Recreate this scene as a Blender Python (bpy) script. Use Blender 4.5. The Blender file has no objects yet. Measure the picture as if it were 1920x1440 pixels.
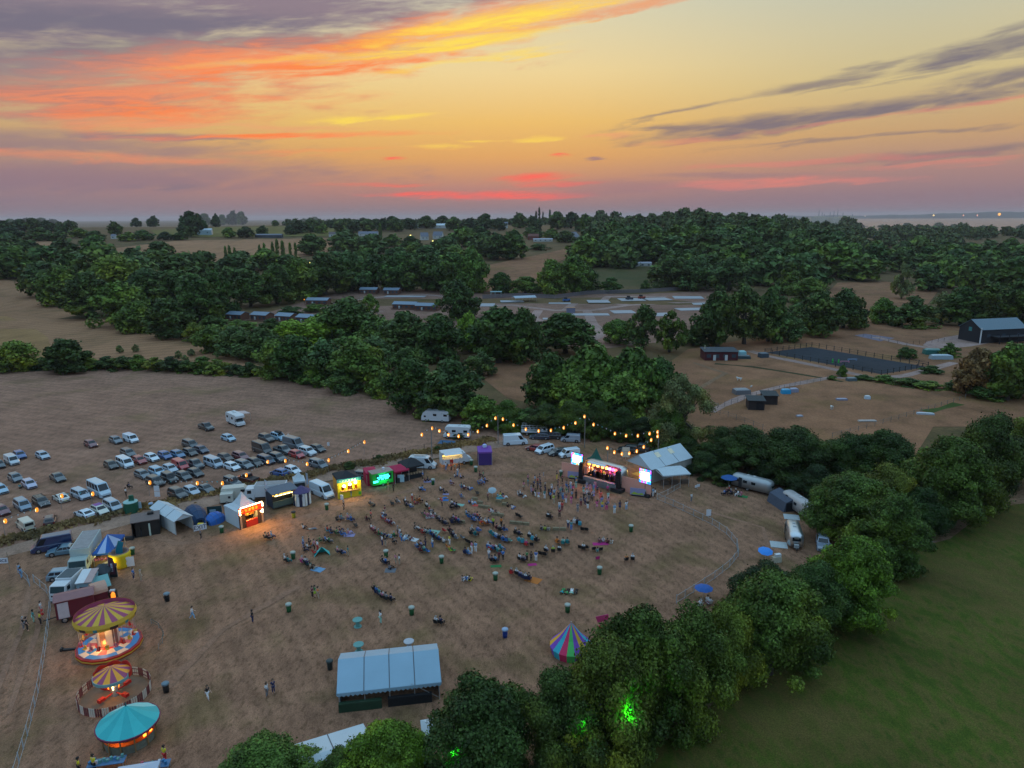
import bpy, bmesh, math, random
import numpy as np
from mathutils import Vector, Matrix, Quaternion
R = math.radians
rnd = random.Random(7)
scene = bpy.context.scene
COL = scene.collection
# ------------------------------------------------------------------ camera
CAM_H, F, PITCH = 50.0, 1333.0, R(13.2)
cd = bpy.data.cameras.new('camera')
cam = bpy.data.objects.new('camera', cd); COL.objects.link(cam)
cam.location = (0, 0, CAM_H); ROLL = R(-.33)
cam.rotation_euler = (Matrix.Rotation(R(90) - PITCH, 3, 'X') @ Matrix.Rotation(ROLL, 3, 'Z')).to_euler()
cd.sensor_fit = 'HORIZONTAL'; cd.sensor_width = 36; cd.lens = 36 * F / 1920
cd.clip_end = 90000; cd.clip_start = 0.5
scene.camera = cam
cp, sp = math.cos(PITCH), math.sin(PITCH); cr_, sr_ = math.cos(ROLL), math.sin(ROLL)
# ------------------------------------------------------------------ terrain height
def sstep(a, b, v):
    t = min(1, max(0, (v - a) / (b - a))); return t * t * (3 - 2 * t)
def T(x, y):
    D = math.hypot(x, y)
    if D < 430: return 0.0
    t = x / max(y, 1e-3) if y > 0 else (9 if x > 0 else -9)
    wl = 1 - sstep(0.1, 0.4, t)
    left = 34 * sstep(380, 1500, D) ** 0.85 * (1 - sstep(1700, 3200, D))
    right = 11 * sstep(850, 1700, D) * (1 - sstep(1900, 2700, D)) - 40 * sstep(2300, 3400, D)
    hill = 32 * math.exp(-((t - 0.325) / 0.15) ** 4) * sstep(560, 940, D) * (1 - sstep(1100, 1700, D))
    und = 1.6 * math.sin(x * .011 + 1) * math.sin(y * .008) * sstep(500, 900, D) * (1 - sstep(1500, 2500, D))
    return left * wl + right * (1 - wl) + hill + und
def ray(px, py):
    a, b = (px - 960) / F, (720 - py) / F; u, v = a * cr_ - b * sr_, a * sr_ + b * cr_
    return Vector((u, cp + v * sp, -sp + v * cp))       # depth (camera axis) 1
def at(px, py, h=0.0):
    d = ray(px, py)
    if d.z < -1e-4:
        k = (CAM_H - h) / -d.z
        if k * math.hypot(d.x, d.y) < 430: return Vector((d.x * k, d.y * k, h))
    k, step = 380.0, 8.0
    for i in range(700):
        p = d * k
        if CAM_H + p.z <= T(p.x, p.y) + h:
            lo, hi = k - step, k
            for j in range(14):
                m = (lo + hi) / 2; q = d * m
                if CAM_H + q.z <= T(q.x, q.y) + h: hi = m
                else: lo = m
            p = d * hi; return Vector((p.x, p.y, T(p.x, p.y) + h))
        k += step
    p = d * 1500; return Vector((p.x, p.y, T(p.x, p.y) + h))
def depth(p): return p.y * cp - (p.z - CAM_H) * sp
def proj(p):
    z = depth(p); yy = p.y * sp + (p.z - CAM_H) * cp
    u, v = p.x / z, yy / z; return 960 + F * (u * cr_ + v * sr_), 720 - F * (v * cr_ - u * sr_)
def mpp(px, py): return depth(at(px, py)) / F            # metres per pixel across the view
def hpx(px, pyb, pyt):                                   # height of an upright standing at (px,pyb) whose top shows at pyt
    b = at(px, pyb); D = math.hypot(b.x, b.y); d = ray(px, pyt)
    return CAM_H + d.z * D / math.hypot(d.x, d.y) - b.z
def atdepth(px, py, z): d = ray(px, py) * z; return Vector((d.x, d.y, d.z + CAM_H))
# ------------------------------------------------------------------ materials
def lin(c): return c / 12.92 if c <= .04045 else ((c + .055) / 1.055) ** 2.4
def S(r, g, b): return (lin(r / 255), lin(g / 255), lin(b / 255), 1)
MATS = {}
def node_mat(name):
    m = bpy.data.materials.new(name); m.use_nodes = True
    nt = m.node_tree; b = nt.nodes['Principled BSDF']
    return m, nt, b
def mk(name, col, rough=.6, metal=0, noise=.18, scale=2.0, emit=0, ecol=None, spec=.4):
    if name in MATS: return MATS[name]
    m, nt, b = node_mat(name); N, L = nt.nodes, nt.links
    if len(col) == 3: col = (*col, 1)
    b.inputs['Roughness'].default_value = rough; b.inputs['Metallic'].default_value = metal
    b.inputs['Specular IOR Level'].default_value = spec
    if noise:
        tc = N.new('ShaderNodeTexCoord'); nz = N.new('ShaderNodeTexNoise'); nz.inputs['Scale'].default_value = scale
        nz.inputs['Detail'].default_value = 4
        mr = N.new('ShaderNodeMapRange'); mr.inputs[3].default_value = 1 - noise; mr.inputs[4].default_value = 1 + noise
        mx = N.new('ShaderNodeVectorMath'); mx.operation = 'SCALE'
        mx.inputs[0].default_value = col[:3]
        L.new(tc.outputs['Object'], nz.inputs['Vector']); L.new(nz.outputs[0], mr.inputs[0]); L.new(mr.outputs[0], mx.inputs['Scale'])
        L.new(mx.outputs[0], b.inputs['Base Color'])
    else: b.inputs['Base Color'].default_value = col
    if emit:
        b.inputs['Emission Color'].default_value = ecol or col; b.inputs['Emission Strength'].default_value = emit
    MATS[name] = m; return m
def tinted(name, rough=.5, metal=0, noise=.12, scale=2.0, spec=.5, coat=0):
    if name in MATS: return MATS[name]
    m, nt, b = node_mat(name); N, L = nt.nodes, nt.links
    oi = N.new('ShaderNodeObjectInfo'); tc = N.new('ShaderNodeTexCoord'); nz = N.new('ShaderNodeTexNoise')
    nz.inputs['Scale'].default_value = scale
    mr = N.new('ShaderNodeMapRange'); mr.inputs[3].default_value = 1 - noise; mr.inputs[4].default_value = 1 + noise
    mx = N.new('ShaderNodeVectorMath'); mx.operation = 'SCALE'
    L.new(tc.outputs['Object'], nz.inputs['Vector']); L.new(nz.outputs[0], mr.inputs[0])
    L.new(oi.outputs['Color'], mx.inputs[0]); L.new(mr.outputs[0], mx.inputs['Scale']); L.new(mx.outputs[0], b.inputs['Base Color'])
    b.inputs['Roughness'].default_value = rough; b.inputs['Metallic'].default_value = metal
    b.inputs['Specular IOR Level'].default_value = spec; b.inputs['Coat Weight'].default_value = coat
    MATS[name] = m; return m
def grad_mat(name, cols, scale, stretch=(1, 1, 1), rot=0, fine=6.0, fineamt=.25, bump=.0, rough=.95, patch=None, stripes=None):
    """ground cover: large patches between the colours in cols, streaks, a fine grain"""
    def rich(c, k=1.12):                                 # earthier, more saturated ground colours
        l = .3 * c[0] + .5 * c[1] + .2 * c[2]; return tuple(max(.004, (l + (q - l) * k) * w) for q, w in zip(c[:3], (1.11, .985, .97))) + (1,)
    cols = [rich(c) for c in cols]; patch = patch and (rich(patch[0]), *patch[1:])
    m, nt, b = node_mat(name); N, L = nt.nodes, nt.links
    tc = N.new('ShaderNodeTexCoord'); mp = N.new('ShaderNodeMapping'); mp.inputs['Scale'].default_value = stretch; mp.inputs['Rotation'].default_value = (0, 0, rot)
    L.new(tc.outputs['Object'], mp.inputs['Vector'])
    n1 = N.new('ShaderNodeTexNoise'); n1.inputs['Scale'].default_value = scale; n1.inputs['Detail'].default_value = 7; n1.inputs['Roughness'].default_value = .62
    L.new(mp.outputs[0], n1.inputs['Vector'])
    cr = N.new('ShaderNodeValToRGB'); e = cr.color_ramp.elements
    ps = [.32 + .36 * i / (len(cols) - 1) for i in range(len(cols))]
    e[0].position, e[0].color = ps[0], cols[0]; e[1].position, e[1].color = ps[-1], cols[-1]
    for p, c in list(zip(ps, cols))[1:-1]: k = e.new(p); k.color = c
    L.new(n1.outputs[0], cr.inputs[0])
    n2 = N.new('ShaderNodeTexNoise'); n2.inputs['Scale'].default_value = fine; n2.inputs['Detail'].default_value = 5; n2.inputs['Roughness'].default_value = .75
    L.new(tc.outputs['Object'], n2.inputs['Vector'])
    mr = N.new('ShaderNodeMapRange'); mr.inputs[1].default_value = .3; mr.inputs[2].default_value = .7; mr.inputs[3].default_value = 1 - fineamt; mr.inputs[4].default_value = 1 + fineamt
    L.new(n2.outputs[0], mr.inputs[0])
    n3 = N.new('ShaderNodeTexNoise'); n3.inputs['Scale'].default_value = scale * .12; n3.inputs['Detail'].default_value = 4
    L.new(tc.outputs['Object'], n3.inputs['Vector'])
    mr3 = N.new('ShaderNodeMapRange'); mr3.inputs[1].default_value = .3; mr3.inputs[2].default_value = .7; mr3.inputs[3].default_value = .78; mr3.inputs[4].default_value = 1.18
    L.new(n3.outputs[0], mr3.inputs[0])
    mu = N.new('ShaderNodeMath'); mu.operation = 'MULTIPLY'; L.new(mr.outputs[0], mu.inputs[0]); L.new(mr3.outputs[0], mu.inputs[1])
    if stripes:                                          # swaths left by the mower
        wv = N.new('ShaderNodeTexWave'); wv.inputs['Scale'].default_value = stripes[0]; wv.inputs['Distortion'].default_value = 3; wv.inputs['Detail'].default_value = 3; wv.inputs['Detail Scale'].default_value = .6
        m5 = N.new('ShaderNodeMapping'); m5.inputs['Rotation'].default_value = (0, 0, stripes[1]); L.new(tc.outputs['Object'], m5.inputs['Vector']); L.new(m5.outputs[0], wv.inputs['Vector'])
        r5 = N.new('ShaderNodeMapRange'); r5.inputs[3].default_value = 1 - stripes[2]; r5.inputs[4].default_value = 1 + stripes[2]; L.new(wv.outputs[1], r5.inputs[0])
        m6 = N.new('ShaderNodeMath'); m6.operation = 'MULTIPLY'; L.new(mu.outputs[0], m6.inputs[0]); L.new(r5.outputs[0], m6.inputs[1]); mu = m6
    src = cr.outputs[0]
    if patch:                                            # second cover in loose patches (weeds, trodden earth)
        n4 = N.new('ShaderNodeTexNoise'); n4.inputs['Scale'].default_value = patch[1]; n4.inputs['Detail'].default_value = 6
        L.new(tc.outputs['Object'], n4.inputs['Vector'])
        r4 = N.new('ShaderNodeMapRange'); r4.inputs[1].default_value = patch[2]; r4.inputs[2].default_value = patch[2] + .16; r4.inputs[4].default_value = patch[3]
        L.new(n4.outputs[0], r4.inputs[0])
        mi = N.new('ShaderNodeMix'); mi.data_type = 'RGBA'; L.new(r4.outputs[0], mi.inputs[0]); L.new(src, mi.inputs[6]); mi.inputs[7].default_value = patch[0]
        src = mi.outputs[2]
    mx = N.new('ShaderNodeVectorMath'); mx.operation = 'SCALE'; L.new(src, mx.inputs[0]); L.new(mu.outputs[0], mx.inputs['Scale'])
    L.new(mx.outputs[0], b.inputs['Base Color']); b.inputs['Roughness'].default_value = rough; b.inputs['Specular IOR Level'].default_value = .15
    if bump:
        bp = N.new('ShaderNodeBump'); bp.inputs['Strength'].default_value = bump; bp.inputs['Distance'].default_value = .12
        L.new(n2.outputs[0], bp.inputs['Height']); L.new(bp.outputs[0], b.inputs['Normal'])
    MATS[name] = m; return m
# ------------------------------------------------------------------ objects
def tag(o, label=None, cat=None, group=None, kind=None):
    if label: o['label'] = label
    if cat: o['category'] = cat
    if group: o['group'] = group
    if kind: o['kind'] = kind
    return o
def thing(name, loc, rz=0, label=None, cat=None, group=None):
    o = bpy.data.objects.new(name, None); COL.objects.link(o); o.location = loc; o.rotation_euler = (0, 0, rz)
    o.empty_display_size = .3
    return tag(o, label, cat, group)
class MB:
    def __init__(s): s.v, s.f, s.m = [], [], []
    def add(s, vs, fs, mi=0):
        n = len(s.v); s.v += [tuple(v) for v in vs]; s.f += [tuple(i + n for i in f) for f in fs]; s.m += [mi] * len(fs); return s
    def box(s, c, d, mi=0, rz=0, top=1.0, ry=0):
        x, y, z = [q / 2 for q in d]; M = Matrix.Rotation(rz, 3, 'Z') @ Matrix.Rotation(ry, 3, 'Y'); c = Vector(c)
        vs = [c + M @ Vector((sx * x * (top if k else 1), sy * y * (top if k else 1), (z if k else -z))) for k in (0, 1) for sx, sy in ((-1, -1), (1, -1), (1, 1), (-1, 1))]
        return s.add(vs, [(3, 2, 1, 0), (4, 5, 6, 7), (0, 1, 5, 4), (1, 2, 6, 5), (2, 3, 7, 6), (3, 0, 4, 7)], mi)
    def tube(s, pts, r, n=6, mi=0, cap=True):
        pts = [Vector(p) for p in pts]; rs = r if isinstance(r, (list, tuple)) else [r] * len(pts); vs, fs = [], []
        for i, p in enumerate(pts):
            d = (pts[min(i + 1, len(pts) - 1)] - pts[max(i - 1, 0)]).normalized()
            a = d.orthogonal().normalized() if abs(d.z) < .99 else Vector((1, 0, 0)); b = d.cross(a)
            vs += [p + (a * math.cos(2 * math.pi * k / n) + b * math.sin(2 * math.pi * k / n)) * rs[i] for k in range(n)]
        for i in range(len(pts) - 1):
            fs += [(i * n + k, i * n + (k + 1) % n, (i + 1) * n + (k + 1) % n, (i + 1) * n + k) for k in range(n)]
        if cap: fs += [tuple(range(n))[::-1], tuple(range((len(pts) - 1) * n, len(pts) * n))]
        return s.add(vs, fs, mi)
    def lathe(s, prof, n=16, mi=0, c=(0, 0, 0), mats=None, ph=0, sx=1, sy=1):
        vs, fs, ms = [], [], []
        for r, z in prof: vs += [(c[0] + sx * r * math.cos(2 * math.pi * (k + ph) / n), c[1] + sy * r * math.sin(2 * math.pi * (k + ph) / n), c[2] + z) for k in range(n)]
        b = len(s.v)
        for i in range(len(prof) - 1):
            for k in range(n):
                fs.append((i * n + k, i * n + (k + 1) % n, (i + 1) * n + (k + 1) % n, (i + 1) * n + k)); ms.append(mats(i, k) if mats else mi)
        s.v += vs; s.f += [tuple(i + b for i in f) for f in fs]; s.m += ms; return s
    def poly(s, vs, mi=0): return s.add(vs, [tuple(range(len(vs)))], mi)
    def slab(s, vs, th, mi=0):                           # a thick sheet from a quad or polygon
        vs = [Vector(v) for v in vs]; n = len(vs); nr = (vs[1] - vs[0]).cross(vs[2] - vs[1]).normalized() * th
        return s.add(vs + [v - nr for v in vs], [tuple(range(n)), tuple(range(n, 2 * n))[::-1]] + [((i + 1) % n, i, n + i, n + (i + 1) % n) for i in range(n)], mi)
    def prism(s, pr, y0, y1, mi=0, axis='y'):            # profile (x,z) run along y; axis 'x': profile (y,z) run along x
        n = len(pr); f = (lambda a, b, t: (a, t, b)) if axis == 'y' else (lambda a, b, t: (t, a, b))
        return s.add([f(a, b, y0) for a, b in pr] + [f(a, b, y1) for a, b in pr], [tuple(range(n)), tuple(range(n, 2 * n))[::-1]] + [((i + 1) % n, i, n + i, n + (i + 1) % n) for i in range(n)], mi)
    def mesh(s, name, mats, smooth=False):
        me = bpy.data.meshes.new(name); me.from_pydata(s.v, [], s.f)
        for m in (mats if isinstance(mats, (list, tuple)) else [mats]): me.materials.append(m)
        me.polygons.foreach_set('material_index', s.m)
        bm = bmesh.new(); bm.from_mesh(me); bmesh.ops.recalc_face_normals(bm, faces=bm.faces); bm.to_mesh(me); bm.free()
        if smooth: me.polygons.foreach_set('use_smooth', [True] * len(me.polygons))
        return me
    def build(s, name, mats, parent=None, smooth=False, color=None, loc=None, rz=None):
        o = bpy.data.objects.new(name, s.mesh(name, mats, smooth)); COL.objects.link(o)
        if parent: o.parent = parent
        if color: o.color = color
        if loc is not None: o.location = loc
        if rz is not None: o.rotation_euler = (0, 0, rz)
        return o
def copy_tree(o, parent=None):
    c = o.copy(); COL.objects.link(c); c.parent = parent
    for k in KIDS.get(o.name, ()): copy_tree(k, c)
    return c
KIDS = {}
def note_kids(root):
    """remember the children of a prototype once, so that copies need no search of the whole scene"""
    todo = [root]; allc = {}
    for o in bpy.data.objects:
        if o.parent: allc.setdefault(o.parent.name, []).append(o)
    while todo:
        o = todo.pop(); ks = allc.get(o.name, []); KIDS[o.name] = ks; todo += ks
def frame(p0, p1):
    """ground points under the two ends of a front edge -> middle, angle of the edge, length; local +y then points away from the viewer"""
    a, b = at(*p0), at(*p1); d = b - a
    return (a + b) / 2, math.atan2(d.y, d.x), math.hypot(d.x, d.y)
def light(name, kind, loc, energy, color, size=.3, rot=None, parent=None):
    l = bpy.data.lights.new(name, kind); l.energy = energy; l.color = color
    if kind == 'AREA': l.size = size
    elif kind != 'SUN': l.shadow_soft_size = size
    o = bpy.data.objects.new(name, l); COL.objects.link(o); o.location = loc
    if rot: o.rotation_euler = rot
    if parent: o.parent = parent
    return o
def text(s, size, mat, parent, loc, rot=(R(90), 0, 0), name='lettering', ext=.01):
    c = bpy.data.curves.new(name, 'FONT'); c.body = s; c.size = size; c.align_x = 'CENTER'; c.align_y = 'CENTER'; c.extrude = ext
    t = bpy.data.objects.new(name, c); COL.objects.link(t)
    dg = bpy.context.evaluated_depsgraph_get(); me = bpy.data.meshes.new_from_object(t.evaluated_get(dg)); bpy.data.objects.remove(t)
    me.materials.clear(); me.materials.append(mat)
    o = bpy.data.objects.new(name, me); COL.objects.link(o); o.parent = parent; o.location = loc; o.rotation_euler = rot
    return o
# ------------------------------------------------------------------ sky
def build_world():
    w = bpy.data.worlds.new('World'); scene.world = w; w.use_nodes = True
    nt = w.node_tree; N, L = nt.nodes, nt.links
    bg = N['Background']
    def val(x, sock):
        if isinstance(x, (int, float)): sock.default_value = x
        else: L.new(x, sock)
    def M(op, a, b=0.0, c=0.0):
        n = N.new('ShaderNodeMath'); n.operation = op; val(a, n.inputs[0]); val(b, n.inputs[1])
        if op == 'MULTIPLY_ADD': val(c, n.inputs[2])
        return n.outputs[0]
    def MR(v, a, b, c, d, smooth=True):
        n = N.new('ShaderNodeMapRange'); n.interpolation_type = 'SMOOTHSTEP' if smooth else 'LINEAR'
        val(v, n.inputs[0])
        for i, q in enumerate((a, b, c, d)): n.inputs[i + 1].default_value = q
        return n.outputs[0]
    def mix(f, a, b):
        n = N.new('ShaderNodeMix'); n.data_type = 'RGBA'; val(f, n.inputs[0])
        for q, s in ((a, n.inputs[6]), (b, n.inputs[7])):
            if isinstance(q, tuple): s.default_value = q
            else: L.new(q, s)
        return n.outputs[2]
    tc = N.new('ShaderNodeTexCoord'); sx = N.new('ShaderNodeSeparateXYZ'); L.new(tc.outputs['Generated'], sx.inputs[0])
    X, Y, Z = sx.outputs
    az = M('MULTIPLY', M('ARCTAN2', X, Y), 57.2958)
    el = M('MULTIPLY', M('ARCSINE', Z), 57.2958)
    def sph(px, py):
        d = ray(px, py).normalized(); return math.degrees(math.atan2(d.x, d.y)), math.degrees(math.asin(d.z))
    # clear sky: colour by height above the horizon, two columns blended by azimuth
    def ramp(stops):
        r = N.new('ShaderNodeValToRGB'); L.new(MR(el, -2, 90, 0, 1, False), r.inputs[0]); e = r.color_ramp.elements
        for i, (deg, c) in enumerate(stops):
            k = e[i] if i < 2 else e.new(.5)
            k.position = (deg + 2) / 92; k.color = c
        return r.outputs[0]
    mid = ramp([(-2, S(128, 112, 120)), (0.6, S(142, 119, 124)), (2.2, S(180, 130, 118)), (4.5, S(221, 164, 98)), (7, S(235, 190, 108)), (10.5, S(238, 212, 152)), (14, S(222, 212, 174)), (17.5, S(200, 206, 190)), (27, (.46, .68, .86, 1)), (90, (.50, .82, 1.12, 1))])
    side = ramp([(-2, S(126, 112, 126)), (1.0, S(142, 118, 128)), (3.0, S(170, 132, 126)), (5.5, S(200, 161, 116)), (9, S(208, 189, 138)), (12, S(202, 194, 160)), (16, S(186, 194, 182)), (27, (.44, .66, .86, 1)), (90, (.50, .82, 1.12, 1))])
    back = ramp([(-2, S(96, 108, 132)), (4, S(120, 130, 156)), (12, S(140, 164, 192)), (30, (.38, .64, .92, 1)), (90, (.50, .82, 1.12, 1))])
    base = mix(MR(M('ABSOLUTE', M('ADD', az, 4)), 5, 34, 0, 1), mid, side)
    base = mix(MR(M('ABSOLUTE', az), 45, 120, 0, 1), base, back)
    # streaky noise shared by all clouds: long along the horizon
    def noise(sx_, sy_, detail, off, dist=.0, rough=.6):
        c = N.new('ShaderNodeCombineXYZ'); L.new(az, c.inputs[0]); L.new(M('MULTIPLY_ADD', az, -.10, el), c.inputs[1]); c.inputs[2].default_value = off
        v = N.new('ShaderNodeVectorMath'); v.operation = 'MULTIPLY'; L.new(c.outputs[0], v.inputs[0]); v.inputs[1].default_value = (sx_, sy_, 1)
        n = N.new('ShaderNodeTexNoise'); n.inputs['Scale'].default_value = 1; n.inputs['Detail'].default_value = detail; n.inputs['Roughness'].default_value = rough; n.inputs['Distortion'].default_value = dist
        L.new(v.outputs[0], n.inputs['Vector']); return n.outputs[0]
    nA = noise(.11, .75, 8, 0.3, .6)
    nB = noise(.35, 2.2, 7, 7.1, .4)
    nC = noise(.05, .35, 5, 3.7)
    wob = M('ADD', M('MULTIPLY', M('SUBTRACT', nA, .5), 2.0), M('MULTIPLY', M('SUBTRACT', nB, .5), 1.3))
    waz = M('MULTIPLY_ADD', M('SUBTRACT', nC, .5), 9.0, az)
    wel = M('MULTIPLY_ADD', M('SUBTRACT', nA, .5), 1.5, el)
    def blob(px, py, hw, hh, tilt, gain=1.0, edge=1.0):
        a0, e0 = sph(px, py); ta = math.radians(tilt); k = 57.3 / F * .93; c_, s_ = math.cos(ta), math.sin(ta)
        au, bu, av, bv = c_ / (hw * k), s_ / (hw * k), -s_ / (hh * k), c_ / (hh * k)
        u = M('MULTIPLY_ADD', waz, au, M('MULTIPLY_ADD', wel, bu, -(a0 * au + e0 * bu)))
        v = M('MULTIPLY_ADD', waz, av, M('MULTIPLY_ADD', wel, bv, -(a0 * av + e0 * bv)))
        r = M('SQRT', M('MULTIPLY_ADD', u, u, M('MULTIPLY', v, v)))
        return MR(M('SUBTRACT', r, wob if edge == 1 else M('MULTIPLY', wob, edge)), .15, 1.4, gain, 0)
    def union(bs):
        o = bs[0]
        for b in bs[1:]: o = M('MAXIMUM', o, b)
        return o
    col = base
    nD = noise(.20, 1.7, 8, 11.3, .8, .66); brk = MR(nD, .30, .58, .38, 1.0)
    for i, (bs, c) in enumerate(SKY_LAYERS): f = union([blob(*b) for b in bs]); col = mix(M('MULTIPLY', f, brk if i != 6 else MR(nD, .30, .58, .72, 1.0)) if i in (2, 3, 4, 6, 7, 8) else f, col, c)
    # a low physical sky behind it all
    sk = N.new('ShaderNodeTexSky'); sk.sky_type = 'NISHITA'; sk.sun_disc = False; sk.sun_elevation = R(1.0); sk.sun_rotation = R(0); sk.air_density = 1.5; sk.dust_density = 2
    ad = N.new('ShaderNodeMix'); ad.data_type = 'RGBA'; ad.blend_type = 'ADD'; ad.inputs[0].default_value = .006; L.new(col, ad.inputs[6]); L.new(sk.outputs[0], ad.inputs[7])
    L.new(ad.outputs[2], bg.inputs['Color']); bg.inputs['Strength'].default_value = 1.0
    w.cycles.sampling_method = 'MANUAL'; w.cycles.sample_map_resolution = 512
PURPLE, GREY = S(130, 112, 132), S(106, 106, 126)
SKY_LAYERS = [
    # greyish purple body of the big cloud bank, top left
    ([(150, 20, 600, 90, 3, .88), (60, 130, 400, 76, 4, .82), (520, 10, 420, 60, 5, .9), (120, 330, 460, 32, 2, .55), (60, 270, 380, 26, 0, .6), (300, 258, 160, 9, 0, .75)], PURPLE),
    ([(160, 40, 380, 26, 4, .7), (330, 90, 330, 22, 6, .6), (80, 180, 260, 18, 3, .55), (420, 262, 80, 7, 0, .6), (330, 350, 90, 7, 0, .4)], GREY),
    # orange underside
    ([(520, 120, 420, 40, 7, .9), (900, 45, 330, 32, 10, .95), (250, 180, 330, 30, 4, .85), (720, 78, 320, 20, 9, .8), (290, 215, 190, 24, 4, .8), (150, 292, 230, 7, -1, .5), (520, 256, 220, 7, 3, .9), (620, 285, 200, 5, 2, .5)], S(252, 144, 92)),
    ([(640, 125, 260, 14, 6, .8), (760, 70, 220, 10, 8, .7), (240, 205, 110, 12, 2, .6), (490, 255, 110, 5, 3, .8)], S(255, 128, 62)),
    # yellow edges nearest the sun
    ([(840, 86, 230, 12, 8, 1.0), (960, 35, 240, 18, 9, 1.0), (600, 108, 240, 5, 7, .4), (900, 112, 170, 6, 8, .7), (1010, 262, 62, 7, 0, 1.0, .6), (690, 218, 110, 5, 4, .8), (790, 278, 90, 4, 3, .6), (870, 266, 60, 3, 2, .6)], S(255, 222, 88)),
    # salmon wisps
    ([(1160, 18, 150, 9, 8, .8), (1150, 254, 60, 5, 4, .6), (430, 236, 200, 5, 1, .5)], S(236, 160, 116)),
    # dark wisps to the right
    ([(1480, 228, 240, 17, 3, .9), (1690, 200, 170, 15, 4, .9), (1310, 238, 130, 8, 0, .8), (1290, 208, 120, 5, 11, .6), (1540, 156, 100, 9, 5, .7), (1580, 162, 70, 4, 8, .5), (1660, 122, 110, 6, 8, .6), (1850, 92, 130, 17, 8, .9), (1900, 60, 90, 9, 12, .6), (1880, 142, 90, 16, 6, .8), (1900, 166, 110, 12, 4, .7), (1810, 284, 220, 8, 2, .65), (1550, 264, 150, 4, 1, .55), (1660, 256, 220, 4, 2, .55), (1700, 150, 90, 3, 9, .35)], S(112, 106, 122)),
    # pink and red streaks low on the right and under the sun
    ([(1700, 214, 220, 4, 4, .5), (1560, 300, 200, 5, 1, .55), (1480, 338, 170, 7, 0, .95), (1330, 345, 90, 6, 2, .8), (1420, 308, 130, 5, 1, .6), (1750, 305, 160, 4, 2, .5), (1880, 186, 110, 4, 3, .6), (1300, 260, 70, 4, 2, .5)], S(222, 130, 118)),
    ([(1000, 335, 80, 10, 2, .9), (820, 366, 110, 7, 0, .85), (970, 364, 120, 8, 0, .85), (1050, 345, 110, 5, 0, .6), (725, 300, 30, 3, 2, .9), (1050, 291, 25, 3, 0, .8), (720, 345, 110, 4, 0, .5)], S(255, 96, 84)),
    # haze banks along the horizon
    ([(1180, 352, 130, 16, 0, .45), (1350, 330, 140, 6, 0, .5), (1120, 298, 22, 3, 0, .8), (1600, 370, 420, 12, 0, .4), (240, 340, 260, 10, 0, .35)], S(146, 118, 128)),
]
build_world()
# ------------------------------------------------------------------ land
def structure(o): o['kind'] = 'structure'; return o
def build_ground():
    rad = [0, 30] + [60 + 12 * i for i in range(40)] + [550 + 22 * i for i in range(60)] + [1900 + 60 * i for i in range(30)]
    rad += [3800, 4300, 5000, 6000, 7500, 9500, 12000, 15000, 19000, 24000, 30000, 38000]
    n = 240; vs = [(0, 0, 0)]; fs = []
    for r in rad[1:]:
        for k in range(n):
            a = 2 * math.pi * k / n; x, y = r * math.sin(a), r * math.cos(a); vs.append((x, y, T(x, y) - .03))
    for k in range(n): fs.append((0, 1 + (k + 1) % n, 1 + k))
    for i in range(len(rad) - 2):
        for k in range(n): fs.append((1 + i * n + k, 1 + i * n + (k + 1) % n, 1 + (i + 1) * n + (k + 1) % n, 1 + (i + 1) * n + k))
    m = MB(); m.add(vs, fs)
    o = m.build('ground', grad_mat('rough pasture', [S(84, 74, 52), S(100, 86, 62), S(68, 66, 42)], .03, fine=.9, fineamt=.3), smooth=True)
    structure(o)
build_ground()
def inside(p, poly):
    c = False; j = len(poly) - 1
    for i in range(len(poly)):
        a, b = poly[i], poly[j]
        if (a[1] > p[1]) != (b[1] > p[1]) and p[0] < (b[0] - a[0]) * (p[1] - a[1]) / (b[1] - a[1]) + a[0]: c = not c
        j = i
    return c
def sheet_pts(pts, off, grid, mat, name):
    """a field laid over the land: outline on the ground, cut on a grid so that it follows the slope"""
    bm = bmesh.new(); f = bm.faces.new([bm.verts.new((p[0], p[1], 0)) for p in pts])
    if max(math.hypot(p[0], p[1]) for p in pts) > 420:
        for ax in (0, 1):
            lo, hi = min(p[ax] for p in pts), max(p[ax] for p in pts); c = math.ceil(lo / grid) * grid
            while c < hi:
                no = (1, 0, 0) if ax == 0 else (0, 1, 0)
                bmesh.ops.bisect_plane(bm, geom=bm.verts[:] + bm.edges[:] + bm.faces[:], plane_co=(c, 0, 0) if ax == 0 else (0, c, 0), plane_no=no); c += grid
        bmesh.ops.triangulate(bm, faces=bm.faces[:])
    else: bmesh.ops.triangulate(bm, faces=bm.faces[:])
    for v in bm.verts: v.co.z = T(v.co.x, v.co.y) + off
    bmesh.ops.recalc_face_normals(bm, faces=bm.faces)
    if bm.faces[:] and bm.faces[:][0].normal.z < 0: bmesh.ops.reverse_faces(bm, faces=bm.faces)
    me = bpy.data.meshes.new(name); bm.to_mesh(me); bm.free(); me.materials.append(mat)
    o = bpy.data.objects.new(name, me); COL.objects.link(o); return structure(o)
def smooth_outline(pix, it=2, seed=1, wob=0.0):
    r = random.Random(seed); pts = list(pix)
    for k in range(it):
        q = []
        for i, a in enumerate(pts):
            b = pts[(i + 1) % len(pts)]
            q += [(a[0] * .75 + b[0] * .25, a[1] * .75 + b[1] * .25), (a[0] * .25 + b[0] * .75, a[1] * .25 + b[1] * .75)]
        pts = q
    return [(a + r.uniform(-wob, wob), b + r.uniform(-wob, wob) * .3) for a, b in pts]
def field(name, pix, off, mat, grid=30, it=1, wob=0.0):
    return sheet_pts([at(*p) for p in smooth_outline(pix, it, 3, wob)], off, grid, mat, name)
NR = {}
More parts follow.
